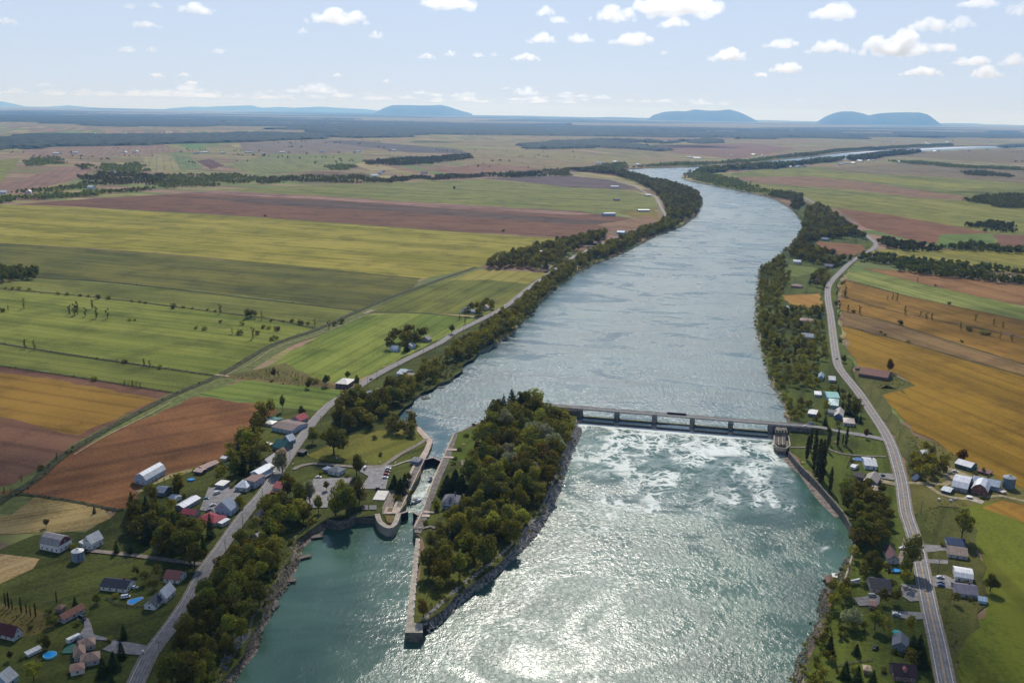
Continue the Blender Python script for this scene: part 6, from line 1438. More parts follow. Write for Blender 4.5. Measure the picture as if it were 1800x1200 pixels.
# single trees that the photograph shows apart
for a in (("broad",60,1196,33,"light","yellow-green garden tree beside the round turquoise pool",1.15), ("broad",83,1140,22,"dark","round dark tree on the lawn between caravan and summerhouse",1.0), ("broad",90,1100,20,"green","bushy tree left of the terracotta shed",1.2), ("conifer",182,1190,36,"needle","tallest dark spruce on the lawn by the tan bungalow",1.30),
          ("conifer",200,1178,34,"needle","dark spruce second from the road by the tan bungalow",1.43), ("conifer",214,1157,30,"needle","dark spruce nearest the driveway mouth",1.17), ("conifer",218,1122,26,"needle","narrow dark conifer on the lawn above the driveway mouth",1.17), ("conifer",196,1205,22,"needle","dark conifer cut by the bottom edge by the road",1.43),
          ("broad",82,927,16,"dark","lone small tree in the hay field by the big grey barn",.9), ("conifer",166,902,14,"needle","lone conifer at the lower edge of the brown field",1.04), ("broad",18,1160,16,"dark","small tree on the lawn left of the low white lean-to",.9), ("bush",75,1125,10,"dark","dark bush left of the tan bungalow's caravan",1.3),
          ("conifer",205,972,22,"needle","dark conifer left on the meadow by the farm track",1.17), ("conifer",230,973,18,"needle","dark conifer right on the meadow by the farm track",1.30), ("broad",278,975,20,"grey","rounded grey-green bush by the farm track",1.3), ("broad",170,1060,18,"dark","dark tree below the navy-roofed bungalow",1.2), ("conifer",132,1062,15,"needle","small conifer at the far end of the terracotta shed",1.17),
          # park
          ("broad",587,800,54,"dark","biggest dark tree standing alone on the park lawn",1.15), ("broad",627,836,40,"dark","slender dark tree at the edge of the park road",.8), ("broad",549,778,30,"green","tree at the roadside by the park bend",.9), ("broad",574,862,18,"golden","small golden tree by the car park",.9), ("broad",560,900,30,"green","pale loose tree below the left car park",.8),
          ("bush",659,772,8,"dark","round dark bush, left of two on the park lawn",1.0), ("bush",719,771,8,"dark","round dark bush, right of two on the park lawn",1.0), ("bush",669,801,7,"dark","round dark bush by the park path",1.0),
          ("broad",505,870,40,"golden","yellowing tree at the village crossing opposite the car park",.9), ("broad",422,893,22,"golden","round golden tree beside the pale-blue gabled house",1.3), ("broad",528,893,46,"dark","tall dark tree left of the left car park",.95), ("broad",545,885,42,"grey","greyish tree leaning over the left car park",.9),
          ("broad",497,832,44,"grey","grey-green tree hanging over the pink house",.95), ("broad",590,905,52,"green","left of the big trees in front of the left car park",.95), ("broad",612,912,58,"dark","tallest of the big trees at the basin head",.95), ("broad",632,885,44,"green","right of the big trees in front of the left car park",.95), ("broad",602,880,40,"light","rear light tree of the big trees by the left car park",.9),
          # lock and island
          ("conifer",704,868,30,"needle","front spruce of the lock garden",1.69), ("conifer",693,858,26,"needle","left spruce of the lock garden",1.69), ("conifer",712,856,26,"needle","right spruce of the lock garden",1.56), ("bush",700,878,10,"golden","rusty bush at the foot of the lock garden",1.4), ("broad",718,845,16,"golden","small autumn tree in the lock garden",1.1), ("bush",722,868,8,"dark","dark bush by the lock wall",1.3),
          ("broad",838,800,26,"purple","purple-leaved tree at the edge of the island lawn",1.0), ("conifer",786,868,36,"needle","left dark pine behind the lock keeper's house",1.95), ("conifer",800,862,40,"needle","middle dark pine behind the lock keeper's house",1.95), ("conifer",812,868,38,"needle","right dark pine behind the lock keeper's house",1.82), ("bush",767,895,18,"dark","dark columnar bush left of the lock keeper's house",.8),
          ("bush",748,921,7,"dark","trimmed round bush near the wing wall",1.2), ("bush",819,767,6,"dark","round bush at the upper end of the island lawn",1.6), ("bush",808,792,6,"dark","round bush, first of three by the island lock wall",1.3), ("bush",800,808,6,"dark","round bush, second of three by the island lock wall",1.2), ("bush",797,816,6,"dark","round bush, third of three by the island lock wall",1.2),
          ("broad",744,1086,32,"orange","rusty tree at the tip of the island by the pier end",1.05), ("conifer",899,726,46,"needle","tallest spruce at the north tip of the island",1.30), ("conifer",915,727,40,"needle","second spruce at the north tip of the island",1.30), ("conifer",885,730,38,"needle","third spruce at the north tip of the island",1.30), ("conifer",930,728,34,"needle","fourth spruce at the north tip of the island",1.17), ("broad",945,718,26,"green","light tree just above the island end of the dam",.9),
          # right bank
          ("broad",1690,948,58,"green","tall tree behind the navy-blue-roofed house",.75), ("broad",1601,1004,66,"green","very tall tree at the roadside shading the right road",.70), ("broad",1740,1040,34,"dark","dark tree leaning at the field edge by the white box-shaped house",1.1), ("broad",1626,793,20,"light","light tree above the big bushes by the golden field",1.2), ("broad",1692,812,24,"orange","brownish tree behind the long white farm shed",1.3),
          ("broad",1562,654,26,"orange","lone russet tree beyond the old red-roofed barn",.8), ("broad",1484,637,14,"dark","small dark tree by the right road bend",1.0), ("broad",1500,1102,34,"grey","silvery willow by the water at the lower right",1.5), ("conifer",1458,1150,34,"needle","dark spruce by the low wall at the bottom right",1.17), ("conifer",1505,1150,20,"needle","small spruce in the middle of the bottom right garden",1.56),
          ("conifer",1485,1192,32,"needle","dark spruce behind the wooden fence",1.30), ("conifer",1507,1198,30,"needle","dark spruce left of the summerhouse",1.30), ("conifer",1602,1150,36,"needle","upper dark spruce beside the right road near the bottom",1.17), ("conifer",1616,1142,30,"needle","second dark spruce beside the right road near the bottom",1.17), ("conifer",1620,1172,40,"needle","largest dark spruce beside the right road near the bottom",1.30),
          ("conifer",1534,1202,26,"needle","dark spruce at the bottom edge right of the summerhouse",1.30), ("conifer",1491,728,26,"needle","dark spruce left of two by the road above the dam",1.30), ("broad",1504,735,32,"dark","dark bushy tree by the road above the dam",.9), ("conifer",1480,722,18,"needle","small spruce between the mint roof and the blue house",1.17),
          ("broad",1550,868,20,"dark","dark tree between the beige pavilion and the road",1.0), ("broad",1456,752+10,14,"dark","trimmed dark tree by the beige-roofed bungalow",.9), ("broad",1522,770,18,"orange","reddish small tree beside the dam approach road",.7), ("broad",799,333,6,"dark","lone dark tree in the strip field beyond the ploughed land",1.2), ("bush",466,381,4,"dark","lone bush at the edge of the ploughed field",1.2), ("bush",885,407,5,"dark","lone bush at the right of the yellow field",1.2), ("bush",990,418,4,"dark","last lone bush at the tip of the yellow field",1.2),
          ("broad",497,722,30,"dark","tall narrow tree behind the oval pool",.5), ("broad",530,733,22,"dark","dark tree behind the crimson roof",.9), ("broad",573,679,22,"dark","dense dark tree left of the brick farmhouse",.8), ("broad",611,667,16,"dark","tree behind the brick farmhouse",1.0), ("broad",627,679,22,"dark","dark narrow tree right of the brick farmhouse",.7),
          ("broad",543+0,683,16,"dark","dark scrubby tree in the rough pasture",.9), ("broad",794,587,18,"dark","lone dark tree beside the road above the lock",.9), ("thin",808,562,10,"dark","thin tree left of the trio of roadside houses",1.2), ("thin",818,569,13,"dark","thin tree right of the trio of roadside houses",1.0), ("broad",482,666,22,"orange","rust-coloured young tree in the rough pasture",.6)):
    one(*a)
# rows of poplars below the dam
for i, (px, py, h) in enumerate([(1418,808,42),(1430,826,58),(1437,838,66),(1444,846,62),(1424,792,40),(1432,800,46),(1445,822,50)]): one("poplar", px, py, h, "poplar", "%s tall dark poplar of the cluster on the lawn below the dam" % ("leftmost second third fourth fifth sixth last".split()[i]), 1.15)
one("poplar", 1459, 863, 42, "poplar", "single tall poplar standing below the cluster", 1.1)
for i, (px, py, h) in enumerate([(1454,792,30),(1458,782,26),(1472,784,30),(1487,784,34),(1481,781,18)]): one("poplar", px, py, h, "poplar", "%s short poplar of the row near the dam approach road" % ("first second third fourth fifth".split()[i]), 1.1)
for i, (px, py, h) in enumerate([(10,1066,24),(16,1069,28),(22,1072,20),(38,1078,28),(47,1079,18),(54,1083,18),(63,1084,24),(100,1060,20)]): one("poplar", px, py, h, "poplar", "%s thin poplar from the left in the row on the left edge meadow" % ("first second third fourth fifth sixth seventh eighth".split()[i]), .8)
# saplings and bushes along the field ditches
ROWS = {"on the uppermost ditch of the green fields": [(10,508,5),(22,509,6),(33,509,7),(52,511,6),(72,516,3),(102,518,6),(118,519,6),(141,521,5),(155,522,5),(172,525,9),(190,526,7),(232,531,5),(246,532,5),(256,534,5),(305,542,10),(322,541,5),(338,543,5),(365,546,5),(378,548,4)],
        "standing across the middle of the green field": [(42,543,18),(123,553,16),(131,554,20),(137,553,22),(151,556,15),(163,543,16),(170,559,20),(189,560,17),(387,551,16),(228,564,6),(237,564,4),(345,578,6),(360,580,8),(388,567,6),(425,571,8),(408,587,11),(422,588,10),(444,595,20),(3,548,9),(15,546,10)],
        "near the ditch at the right end of the green fields": [(433,561,18),(441,559,14),(460,562,15),(477,565,5),(498,566,4),(513,566,6),(528,570,9),(541,570,6),(553,573,13),(578,578,15),(600,568,10),(588,572,8),(463,577,7),(472,578,7),(487,581,9),(480,598,10),(487,596,6),(453,588,8)],
        "on the ditch above the brown and yellow field": [(45,613,16),(60,615,17),(206,637,7),(219,638,8),(253,644,14),(263,645,12),(281,648,8),(165,669,9),(219,678,10),(227,679,9),(234,681,12),(240,682,11),(247,682,10),(130,662,4)],
        "along the ditch beside the brown field": [(100,808,12),(72,826,10),(38,848,14),(118,797,5),(8,870,14),(20,872,12),(212,745,4)],
        "between the strips of golden crop on the right": [(1486,520,18),(1484,523,14),(1490,548,13),(1500,550,7),(1510,552,16),(1560,527,8),(1569,528,12),(1577,530,14),(1590,553,16),(1617,559,14),(1628,562,13),(1638,563,13),(1688,580,15),(1699,582,9),(1704,582,10),(1715,565,14),(1747,572,13),(1762,577,12),(1727,588,10),(1738,590,8),(1758,596,14),(1778,600,13),(1582,570,10),(1690,602,6),(1613,496,9),(1644,503,4),(1668,535,6),(1597,602,6),(1548,585,5),(1555,590,5)],
        "beside the right road along the golden field": [(1470,505,14),(1475,515,12),(1472,520,16),(1482,500,8),(1474,560,14),(1476,545,12),(1472,535,10),(1478,600,8),(1480,630,8)],
        "scattered in the rough pasture above the brown field": [(475,660,9),(490,662,12),(545,670,8),(555,673,10),(570,678,7),(540,680,12),(520,668,6),(468,655,7)]}
for zone, pts in ROWS.items():
    for px, py, h in pts:
        kind = "bush" if h < 7 else ("thin" if h > 10 or random.random() < .4 else "bush")
        q = P(px, py); TREES.append([kind, q.x, q.y, hm(py, h), random.choice(("dark", "green", "light")), ("low bush " if kind == "bush" else "slim young tree ") + zone, zone, 1.0 if kind == 'bush' else 1.15])

# zones where trees stand close together: outline, spacing, height range, tones, where
ISL_N = [(846,770),(856,745),(880,728),(935,718),(948,726),(955,745),(985,750),(1002,765),(985,800),(940,790),(880,800),(845,795)]
ISL_M = [(832,800),(845,795),(940,790),(985,800),(978,835),(958,885),(920,880),(870,890),(822,880),(826,835)]
ISL_S = [(757,950),(800,905),(822,882),(870,890),(920,880),(955,888),(930,930),(890,970),(850,1005),(800,1044),(768,1062),(752,1050),(750,1000)]
Z = [("in the northern part of the island wood", ISL_N, 10.2, (12, 22), "dark dark dark green green light grey golden", [("broad", 1)]),
     ("in the middle of the island wood", ISL_M, 10.2, (11, 21), "dark dark green green light golden grey", [("broad", 1)]),
     ("in the southern part of the island wood", ISL_S, 9.8, (9, 18), "dark green green green golden light", [("broad", 1)]),
     ("on the gravel knoll by the island end of the dam", [(985,735),(1004,745),(1000,785),(975,790),(962,770),(975,750)], 8, (9, 15), "green light green", [("broad", 1)]),
     ("on the shore strip at the bottom left", [(262,1290),(290,1200),(322,1125),(362,1045),(392,995),(420,1040),(468,1055),(455,1078),(438,1105),(428,1138),(402,1180),(350,1290)], 8.2, (8, 15), "dark dark green green light golden", [("broad", 1)]),
     ("between the road and the calm basin", [(400,995),(425,960),(470,950),(505,945),(512,960),(495,985),(480,1010),(462,1045),(448,1060),(415,1045)], 8.0, (8, 14), "dark green light golden green", [("broad", 1)]),
     ("around the half-hidden roofs at the basin head", [(430,955),(450,905),(485,880),(515,895),(560,912),(575,905),(585,912),(560,918),(530,940),(490,950),(455,955)], 8.0, (9, 15), "dark green green light", [("broad", 1)]),
     ("in front of the stone wall at the basin head", [(575,912),(590,900),(640,895),(628,900),(600,916)], 8, (10, 15), "dark dark green", [("broad", 1)]),
     ("in the shaded garden below the red roofs", [(228,905),(262,905),(310,925),(345,935),(392,945),(380,970),(345,1000),(325,1010),(300,985),(262,958),(235,950)], 8.0, (9, 16), "dark dark dark green", [("broad", 5), ("conifer", 1)]),
     ("along the roadside hedge by the white cottage", [(318,1005),(345,1005),(330,1035),(318,1040)], 7, (7, 11), "dark green", [("broad", 1)]),
     ("behind the navy-roofed bungalow", [(185,1020),(235,1012),(280,1010),(285,1045),(245,1030),(200,1015)], 8.5, (5, 9), "dark dark orange", [("broad", 1)]),
     ("in the gardens behind the village", [(372,835),(400,800),(440,770),(455,785),(470,800),(478,820),(450,835),(420,845),(395,848)], 7.8, (8, 15), "dark dark green grey", [("broad", 6), ("conifer", 1)]),
     ("along the field edge behind the long hall", [(430,785),(445,755),(462,730),(490,715),(505,728),(480,742),(465,760),(455,785)], 7.5, (8, 14), "dark green dark", [("broad", 1)]),
     ("around the blue-grey shed and long white building", [(295,855),(315,850),(330,862),(310,872),(345,890),(345,900),(300,905),(270,895),(258,880)], 8.5, (7, 13), "dark dark green", [("broad", 1)]),
     ("on the riverside above the park", [(580,740),(600,716),(640,700),(690,690),(735,688),(705,712),(688,728),(672,742),(640,757),(600,758)], 9.0, (10, 18), "dark dark green green light", [("broad", 1)]),
     ("in the clump at the upper end of the lock approach", [(683,766),(690,748),(727,752),(727,766),(705,770)], 7.5, (9, 13), "dark green", [("broad", 1)]),
     ("on the left river bank above the brown-roofed house", [(640,705),(672,680),(705,672),(735,655),(765,640),(800,612),(812,625),(795,655),(770,668),(740,685),(700,692)], 9, (8, 15), "dark green green light", [("broad", 1)]),
     ("in the clump round the two white houses", [(676,615),(700,595),(742,590),(755,600),(738,612),(715,618)], 8.5, (9, 15), "dark dark green", [("broad", 6), ("conifer", 1)]),
     ("around the roadside trio of houses", [(815,556),(830,543),(865,535),(868,543),(845,556)], 9, (7, 12), "dark green", [("broad", 1)]),
     ("along the left bank opposite the roadside trio", [(795,622),(840,590),(890,553),(900,562),(908,575),(865,605),(838,618),(812,634)], 8.5, (9, 15), "dark green green golden", [("broad", 1)]),
     ("along the left bank in the middle reach", [(895,555),(930,520),(968,488),(1000,462),(1012,470),(990,495),(960,520),(935,550),(908,575)], 8.8, (9, 14), "dark green golden orange", [("broad", 1)]),
     ("around the pink-and-white roof", [(838,472),(880,455),(940,437),(1000,425),(1060,410),(1070,415),(1040,435),(1005,445),(985,462),(960,478),(900,470),(870,474)], 9.5, (9, 15), "dark dark green green", [("broad", 1)]),
     ("along the left bank below the upper road", [(1012,462),(1050,440),(1100,420),(1150,400),(1170,388),(1198,390),(1190,400),(1150,412),(1095,440),(1050,458),(1020,472)], 9, (10, 16), "dark green golden", [("broad", 1)]),
     ("in the bend of the left bank", [(1170,385),(1168,360),(1150,338),(1115,320),(1080,308),(1030,303),(1000,300),(1060,298),(1092,303),(1125,311),(1150,319),(1187,326),(1207,333),(1225,341),(1233,356),(1222,378),(1200,390)], 10.5, (11, 17), "dark dark green", [("broad", 1)]),
     ("on the wooded right bank above the dam", [(1368,690),(1362,660),(1385,650),(1400,640),(1440,650),(1440,680),(1425,700),(1420,735),(1395,748),(1386,735)], 9.0, (6.5, 13), "dark green light golden", [("broad", 1)]),
     ("around the mint and blue roofs", [(1440,690),(1455,680),(1490,690),(1512,720),(1525,755),(1500,757),(1430,745),(1440,730)], 9.5, (5, 10), "dark dark green", [("conifer", 2), ("broad", 3)]),
     ("in the right bank gardens below the golden garden field", [(1335,560),(1345,548),(1400,545),(1447,545),(1450,600),(1455,640),(1400,640),(1362,650),(1345,620),(1334,585)], 9.3, (6.5, 13), "dark dark green light orange", [("broad", 6), ("conifer", 1)]),
     ("on the right bank beside the golden garden field", [(1336,545),(1337,475),(1375,452),(1390,485),(1375,515),(1375,545)], 9.5, (6.5, 13), "dark green green", [("broad", 1)]),
     ("around the dark gabled house on the right bank", [(1420,505),(1435,480),(1460,478),(1450,505),(1447,515)], 9, (7, 12), "dark dark green", [("broad", 1)]),
     ("in the upper right bank wood", [(1378,445),(1405,425),(1430,440),(1460,450),(1490,455),(1470,470),(1430,470),(1400,455)], 9.5, (9, 15), "dark dark green", [("broad", 1)]),
     ("at the sharp right bank corner by the grey farmhouse", [(1406,420),(1412,395),(1418,370),(1440,362),(1480,390),(1520,420),(1470,420),(1440,422),(1420,430)], 10, (10, 16), "dark dark green", [("broad", 1)]),
     ("in the dark grove below the beige pavilion", [(1468,880),(1485,862),(1510,872),(1540,868),(1560,900),(1562,940),(1530,985),(1520,1005),(1507,985),(1507,940),(1492,905)], 8.2, (9, 15), "dark dark green", [("broad", 1)]),
     ("around the maroon and navy roofs", [(1500,985),(1530,980),(1552,975),(1560,1010),(1595,1010),(1592,1030),(1572,1030),(1565,1020),(1525,1035),(1512,1050),(1500,1045),(1512,1015)], 7.5, (7, 12), "dark dark green", [("broad", 1)]),
     ("between the grey deck and the shaded drive", [(1545,1050),(1575,1045),(1605,1060),(1625,1068),(1600,1074),(1560,1072),(1548,1068)], 7, (6, 9.5), "dark dark", [("broad", 1)]),
     ("on the bank below the boat shelter", [(1456,1085),(1462,1040),(1480,1030),(1490,1045),(1480,1065),(1465,1085)], 7.5, (7, 12), "dark green light", [("broad", 1)]),
     ("above the small grey-roofed house", [(1520,1110),(1540,1085),(1575,1090),(1600,1092),(1615,1120),(1590,1112),(1560,1120),(1530,1120)], 8.0, (7, 12), "dark dark green", [("broad", 1)]),
     ("around the dark maroon roof at the bottom edge", [(1535,1180),(1560,1160),(1600,1165),(1632,1160),(1640,1210),(1600,1180),(1565,1190)], 7.5, (6, 11), "dark dark", [("broad", 2), ("conifer", 1)]),
     ("along the low wall at the bottom right", [(1418,1215),(1425,1170),(1440,1140),(1462,1085),(1500,1090),(1530,1112),(1500,1135),(1475,1140),(1470,1200),(1450,1230)], 7.5, (4, 8.5), "dark green light", [("broad", 1)]),
     ("in the hedge of bushes by the farm", [(1598,822),(1610,805),(1640,806),(1662,820),(1658,838),(1630,846),(1605,838)], 6.5, (7, 11), "dark green green", [("broad", 1)]),
     ("around the houses at the right field edge", [(1640,962),(1655,955),(1662,985),(1670,1000),(1705,990),(1712,1005),(1680,1010),(1650,985)], 9, (5, 9), "dark green golden", [("broad", 1)]),
     ("in front of the purple-grey roof", [(1676,1050),(1720,1055),(1715,1070),(1680,1065)], 7.5, (5, 8), "dark dark orange", [("broad", 1)]),
     ("behind the farm sheds", [(1700,812),(1740,838),(1795,862),(1790,872),(1740,850),(1712,832)], 9, (3, 6), "green light dark", [("broad", 1)])]
zt = []
for where, poly, sp, hr, tones, kinds in Z:
    bag = [k for k, n in kinds for _ in range(n)]; tn = tones.split()
    for x, y in scatter(poly, sp * (1.05 if "island" in where else 1.14)):
        if "island" not in where and math.sin(x * .045 + 1.3) * math.sin(y * .038) > (.62 if hr == (6.5, 13) else .86 if sp < 9 else .66): continue
        k = random.choice(bag); zt.append([k, x, y, (hr[0] + (hr[1] - hr[0]) * random.random() ** 1.3) * (1.1 if "island" in where else 1.0 if hr[1] < 9 or hr == (6.5, 13) else 1.26), "needle" if k == "conifer" else random.choice(tn), None, where, random.uniform(.68, 1.4)])
# shrubs tucked against the nearer houses
nb = sum(1 for t in TREES if t[0] == "bush")
for lx, ly, ph in list(LANDMARKS):
    if math.hypot(lx, ly) > 800 or nb > 288 or any(w_ in ph for w_ in ("dam", "ladder", "bin", "silo", "shelter", "trough", "cabin with")): continue
    rad = max([k[2] for k in KEEPOUT if abs(k[0] - lx) < .1 and abs(k[1] - ly) < .1] + [6.0])
    for word, hh in (("larger", random.uniform(2.4, 3.4)), ("smaller", random.uniform(1.2, 1.9))):
        for _ in range(12):
            a_ = random.uniform(0, 6.28); bx, by = lx + math.cos(a_) * rad * 1.02, ly + math.sin(a_) * rad * 1.02
            if min(seg_dist(r_, [bx], [by])[0] for r_ in ROADS) > 7 and not inside(ring_d, [bx], [by])[0]:
                TREES.append(["bush", bx, by, hh, random.choice(("dark", "green", "light")), "%s shrub beside %s" % (word, ph), "shrubs by the houses", random.uniform(.9, 1.3)]); nb += 1; break
# the largest 300 of a kind in the picture stand as trees of their own, the rest as one wood
def ppm(x, y): return 1.0 / math.hypot(x, y)
lim = {}
for t in TREES: lim[t[0]] = lim.get(t[0], 0) + 1
zt.sort(key=lambda t: -t[3] * ppm(t[1], t[2])); rest = []
for t in zt:
    if lim.get(t[0], 0) < 298: lim[t[0]] = lim.get(t[0], 0) + 1; TREES.append(t)
    else: rest.append(t)
TONE_WORD = {"dark": "dark green", "green": "mid-green", "light": "light green", "golden": "golden", "orange": "rust-tinted", "grey": "grey-green", "needle": "dark", "purple": "purple"}
rank = {}
order = sorted([t for t in TREES if t[5] is None], key=lambda t: min([math.hypot(t[1] - l[0], t[2] - l[1]) for l in LANDMARKS]))
for t in order:
    d, ph = min((math.hypot(t[1] - l[0], t[2] - l[1]), l[2]) for l in LANDMARKS)
    noun = "%s %s" % (TONE_WORD[t[4]], {"broad": "broadleaf tree", "conifer": "conifer"}[t[0]])
    key = (noun, ph); r = rank.get(key, 0); rank[key] = r + 1
    if d < 45 and r < 4: t[5] = "%s %s to %s" % (noun, ("nearest", "second nearest", "third nearest", "fourth nearest")[r], ph); 
    else: t[5] = "%s %s" % (noun, t[6])
    while len(t[5].split()) > 16: t[5] = t[5].rsplit(" ", 1)[0]
for k, x, y, h, tone, label, group, wide in TREES:
    tree(k, x, y, h, tone, label, ("trees " + group) if group and k != 'bush' else (("bushes " + group) if group else None), wide)
for tone in ("dark", "green"):
    sel = [t for t in rest if (t[4] == "dark") == (tone == "dark")]
    if sel: woods_mesh("riverside_woods", [(t[1], t[2], t[3] * 1.05) for t in sel], "%s trees massed along both river banks farther up" % ("dark" if tone == "dark" else "lighter green"), "green" if tone == "dark" else "light", 210, .060)

# hedgerows and woods beyond, one mass each
def wood(px, sp, hr, label, tone="dark", n=60, size=.115, avoid=True):
    pts = scatter(px, sp, avoid=avoid, road=5, wob=sp * 1.3)
    pts = [q for q in pts if math.sin(q[0] * .021 + q[1] * .013) * math.sin(q[1] * .017 - q[0] * .008) < .62]
    if pts: woods_mesh("woods", [(x, y, hr[0] * .55 + (hr[1] * 1.12 - hr[0] * .55) * random.random()) for x, y in pts], label, tone, n, size)
wood([(-30,497),(0,497),(45,490),(66,488),(62,480),(0,478),(-30,480)], 9, (10, 16), "small dark wood at the left edge beside the green fields", "dark", 160, .07)
wood([(425,556),(440,553),(442,559),(428,560)], 6, (9, 12), "dense dark thicket in the green field left of the ditch", "dark", 200, .06)
for px, lab in (([(-20,351),(0,350),(68,347),(74,351),(0,359),(-20,361)],"thin creek wood at the far left edge"), ([(78,345),(168,339),(174,345),(80,351)],"creek wood just above the ploughed field"), ([(32,335),(98,333),(158,323),(165,331),(100,339),(35,342)],"creek wood below the brown strips at the far left"), ([(138,312),(180,306),(282,307),(302,322),(262,328),(150,325)],"broad block of creek wood at the far left"),
                ([(275,311),(400,307),(450,312),(456,320),(350,331),(275,333)],"longest block of creek wood left of the middle"), ([(178,337),(270,331),(270,337),(180,343)],"small creek wood under the broad block"), ([(450,314),(560,311),(640,311),(682,318),(682,323),(562,322),(455,324)],"creek wood above the green strip field"), ([(668,321),(700,312),(800,309),(950,303),(952,311),(840,314),(715,319),(690,324)],"creek wood running to the upper road"),
                ([(950,301),(1000,297),(1002,311),(950,311)],"dark wood at the far end of the creek"), ([(40,287),(60,280),(105,279),(108,289),(42,294)],"square dark copse at the far left"), ([(139,291),(155,290),(157,298),(140,299)],"tiny dark copse between two larger ones"), ([(175,291),(245,288),(258,303),(240,306),(174,304)],"block of wood right of the tiny dark copse"),
                ([(640,285),(700,279),(770,276),(822,271),(830,279),(765,289),(700,292),(648,291)],"long dark wood alone in the fields left of the river"), ([(571,293),(600,290),(630,293),(607,300),(578,299)],"small rounded wood left of the long dark one"), ([(1692,353),(1720,346),(1850,344),(1850,372),(1760,366)],"dark wood at the right edge of the plain"), ([(1707,399),(1730,391),(1777,398),(1776,409),(1722,408)],"small conifer wood in the right fields"),
                ([(1543,429),(1570,424),(1620,431),(1658,438),(1655,443),(1600,442),(1550,437)],"hedge of dark trees beyond the road curve"), ([(1660,436),(1700,432),(1760,437),(1796,441),(1794,446),(1700,445)],"row of dark trees at the right below the brown field"), ([(1505,458),(1530,452),(1600,458),(1700,472),(1850,486),(1850,504),(1740,500),(1650,488),(1560,474),(1515,470)],"long belt of trees across the right fields"),
                ([(1350,344),(1362,338),(1395,341),(1412,349),(1406,358),(1380,351)],"small grove on the point of the right bank"), ([(1395,352),(1408,350),(1412,368),(1400,372)],"clump at the tip of the right bank road"), ([(1203,306),(1215,302),(1240,306),(1300,318),(1360,340),(1350,346),(1318,339),(1274,330),(1248,325),(1208,316)],"trees along the shore of the peninsula"), ([(1205,301),(1300,293),(1400,286),(1440,281),(1480,278),(1480,282),(1438,288),(1402,292),(1360,297),(1300,300),(1240,305)],"tree belt between the peninsula and the second reach"),
                ([(1485,277),(1530,272),(1580,266),(1615,262),(1617,269),(1560,276),(1500,284)],"tree belt below the second reach at the far right"), ([(1110,296),(1140,290),(1170,288),(1260,286),(1320,281),(1362,276),(1362,281),(1318,286),(1258,290),(1205,293),(1140,294)],"trees along the far shore of the bend"), ([(1362,276),(1432,268),(1475,263),(1600,256),(1675,253),(1675,256.5),(1600,260),(1475,267.5),(1432,274),(1364,280.5)],"trees along the far shore of the second reach"),
                ([(1560,284),(1610,284),(1700,292),(1850,299),(1850,303),(1700,297),(1600,289)],"thin line of trees in the right plain"), ([(1690,302),(1730,302),(1780,310),(1775,313),(1700,309)],"scattered dark copse in the right plain"), ([(1020,300),(1060,290),(1095,286),(1100,296),(1085,301),(1050,299)],"trees at the upper road end beside the bend")):
    y_ = sum(p[1] for p in px) / len(px)
    wood(px, 9.5 if y_ > 340 else 13, (9, 15) if y_ > 340 else (18, 27) if "reach" in lab and "far shore" not in lab else (7, 13), lab, "dark" if y_ > 380 else "green", 70 if y_ > 400 else 40, .11 if y_ > 400 else .15)

# bushes at the very edge of the water along the natural banks
shore = []
for pts_, wls in ((ring_d, 1), (isl_d, 1)):
    X_, Y_ = np.array([q[0] for q in pts_]), np.array([q[1] for q in pts_]); wd_ = np.min([seg_dist(w, X_, Y_) for w in WALLS], 0)
    for x, y, d_ in zip(X_, Y_, wd_):
        if d_ > 14 and 300 < y < 3200 and random.random() < .8:
            for _ in range(3): shore.append((x + random.uniform(-5, 5), y + random.uniform(-4, 4), random.uniform(1.2, 3.6)))
for tone_, k_ in (("green", 0), ("light", 1), ("dark", 2)): woods_mesh("undergrowth", shore[k_::3], "bushes leaning over the water along the natural banks, %s ones" % {"green": "mid-green", "light": "pale green", "dark": "dark green"}[tone_], tone_, 90, .12, 'bush')

# field-side bushes and rough growth that nobody could count
def scrub(px, sp, hr, label, tone="green"):
    pts = scatter(px, sp, .5, avoid=True, road=7)
    if pts: woods_mesh("undergrowth", [(x, y, random.uniform(*hr)) for x, y in pts], label, tone, 40, .16, 'bush')
scrub([(280,1290),(320,1150),(375,1040),(430,958),(520,945),(560,915),(575,912),(545,935),(522,950),(512,985),(497,1007),(465,1050),(440,1110),(395,1187),(340,1290)], 3.6, (.9, 2.2), "undergrowth beneath the left shore trees")
scrub([(752,1090),(745,1000),(760,950),(830,850),(850,760),(940,715),(1010,745),(985,820),(955,890),(890,972),(800,1048)], 4.2, (.8, 2.0), "undergrowth beneath the island trees")
scrub([(1368,690),(1345,620),(1331,560),(1336,474),(1352,462),(1352,480),(1345,560),(1360,620),(1385,680),(1388,745)], 4.5, (.9, 2.4), "undergrowth along the right river bank")
scrub([(640,705),(700,672),(800,612),(895,553),(1000,460),(1100,420),(1190,392),(1222,380),(1150,415),(1050,462),(970,510),(925,557),(862,610),(790,668),(737,692),(690,738),(600,755)], 5.0, (1.0, 2.6), "undergrowth along the left river bank above the lock")
scrub([(1418,1200),(1440,1128),(1460,1085),(1500,1080),(1530,1100),(1520,1130),(1480,1120),(1450,1150),(1440,1200)], 3.8, (.7, 1.8), "rough growth on the bank at the bottom right")
scrub([(1588,765),(1650,782),(1700,815),(1690,815),(1640,798),(1600,790)], 4, (.7, 1.8), "rough growth along the golden field edge", "light")
scrub([(1610,905),(1650,880),(1720,892),(1660,905),(1640,950),(1625,945)], 4, (.6, 1.6), "weedy growth below the farm track", "light")
scrub([(1525,660),(1575,664),(1605,676),(1560,690),(1540,682)], 3.6, (.7, 1.8), "weeds behind the old red-roofed barn", "light")
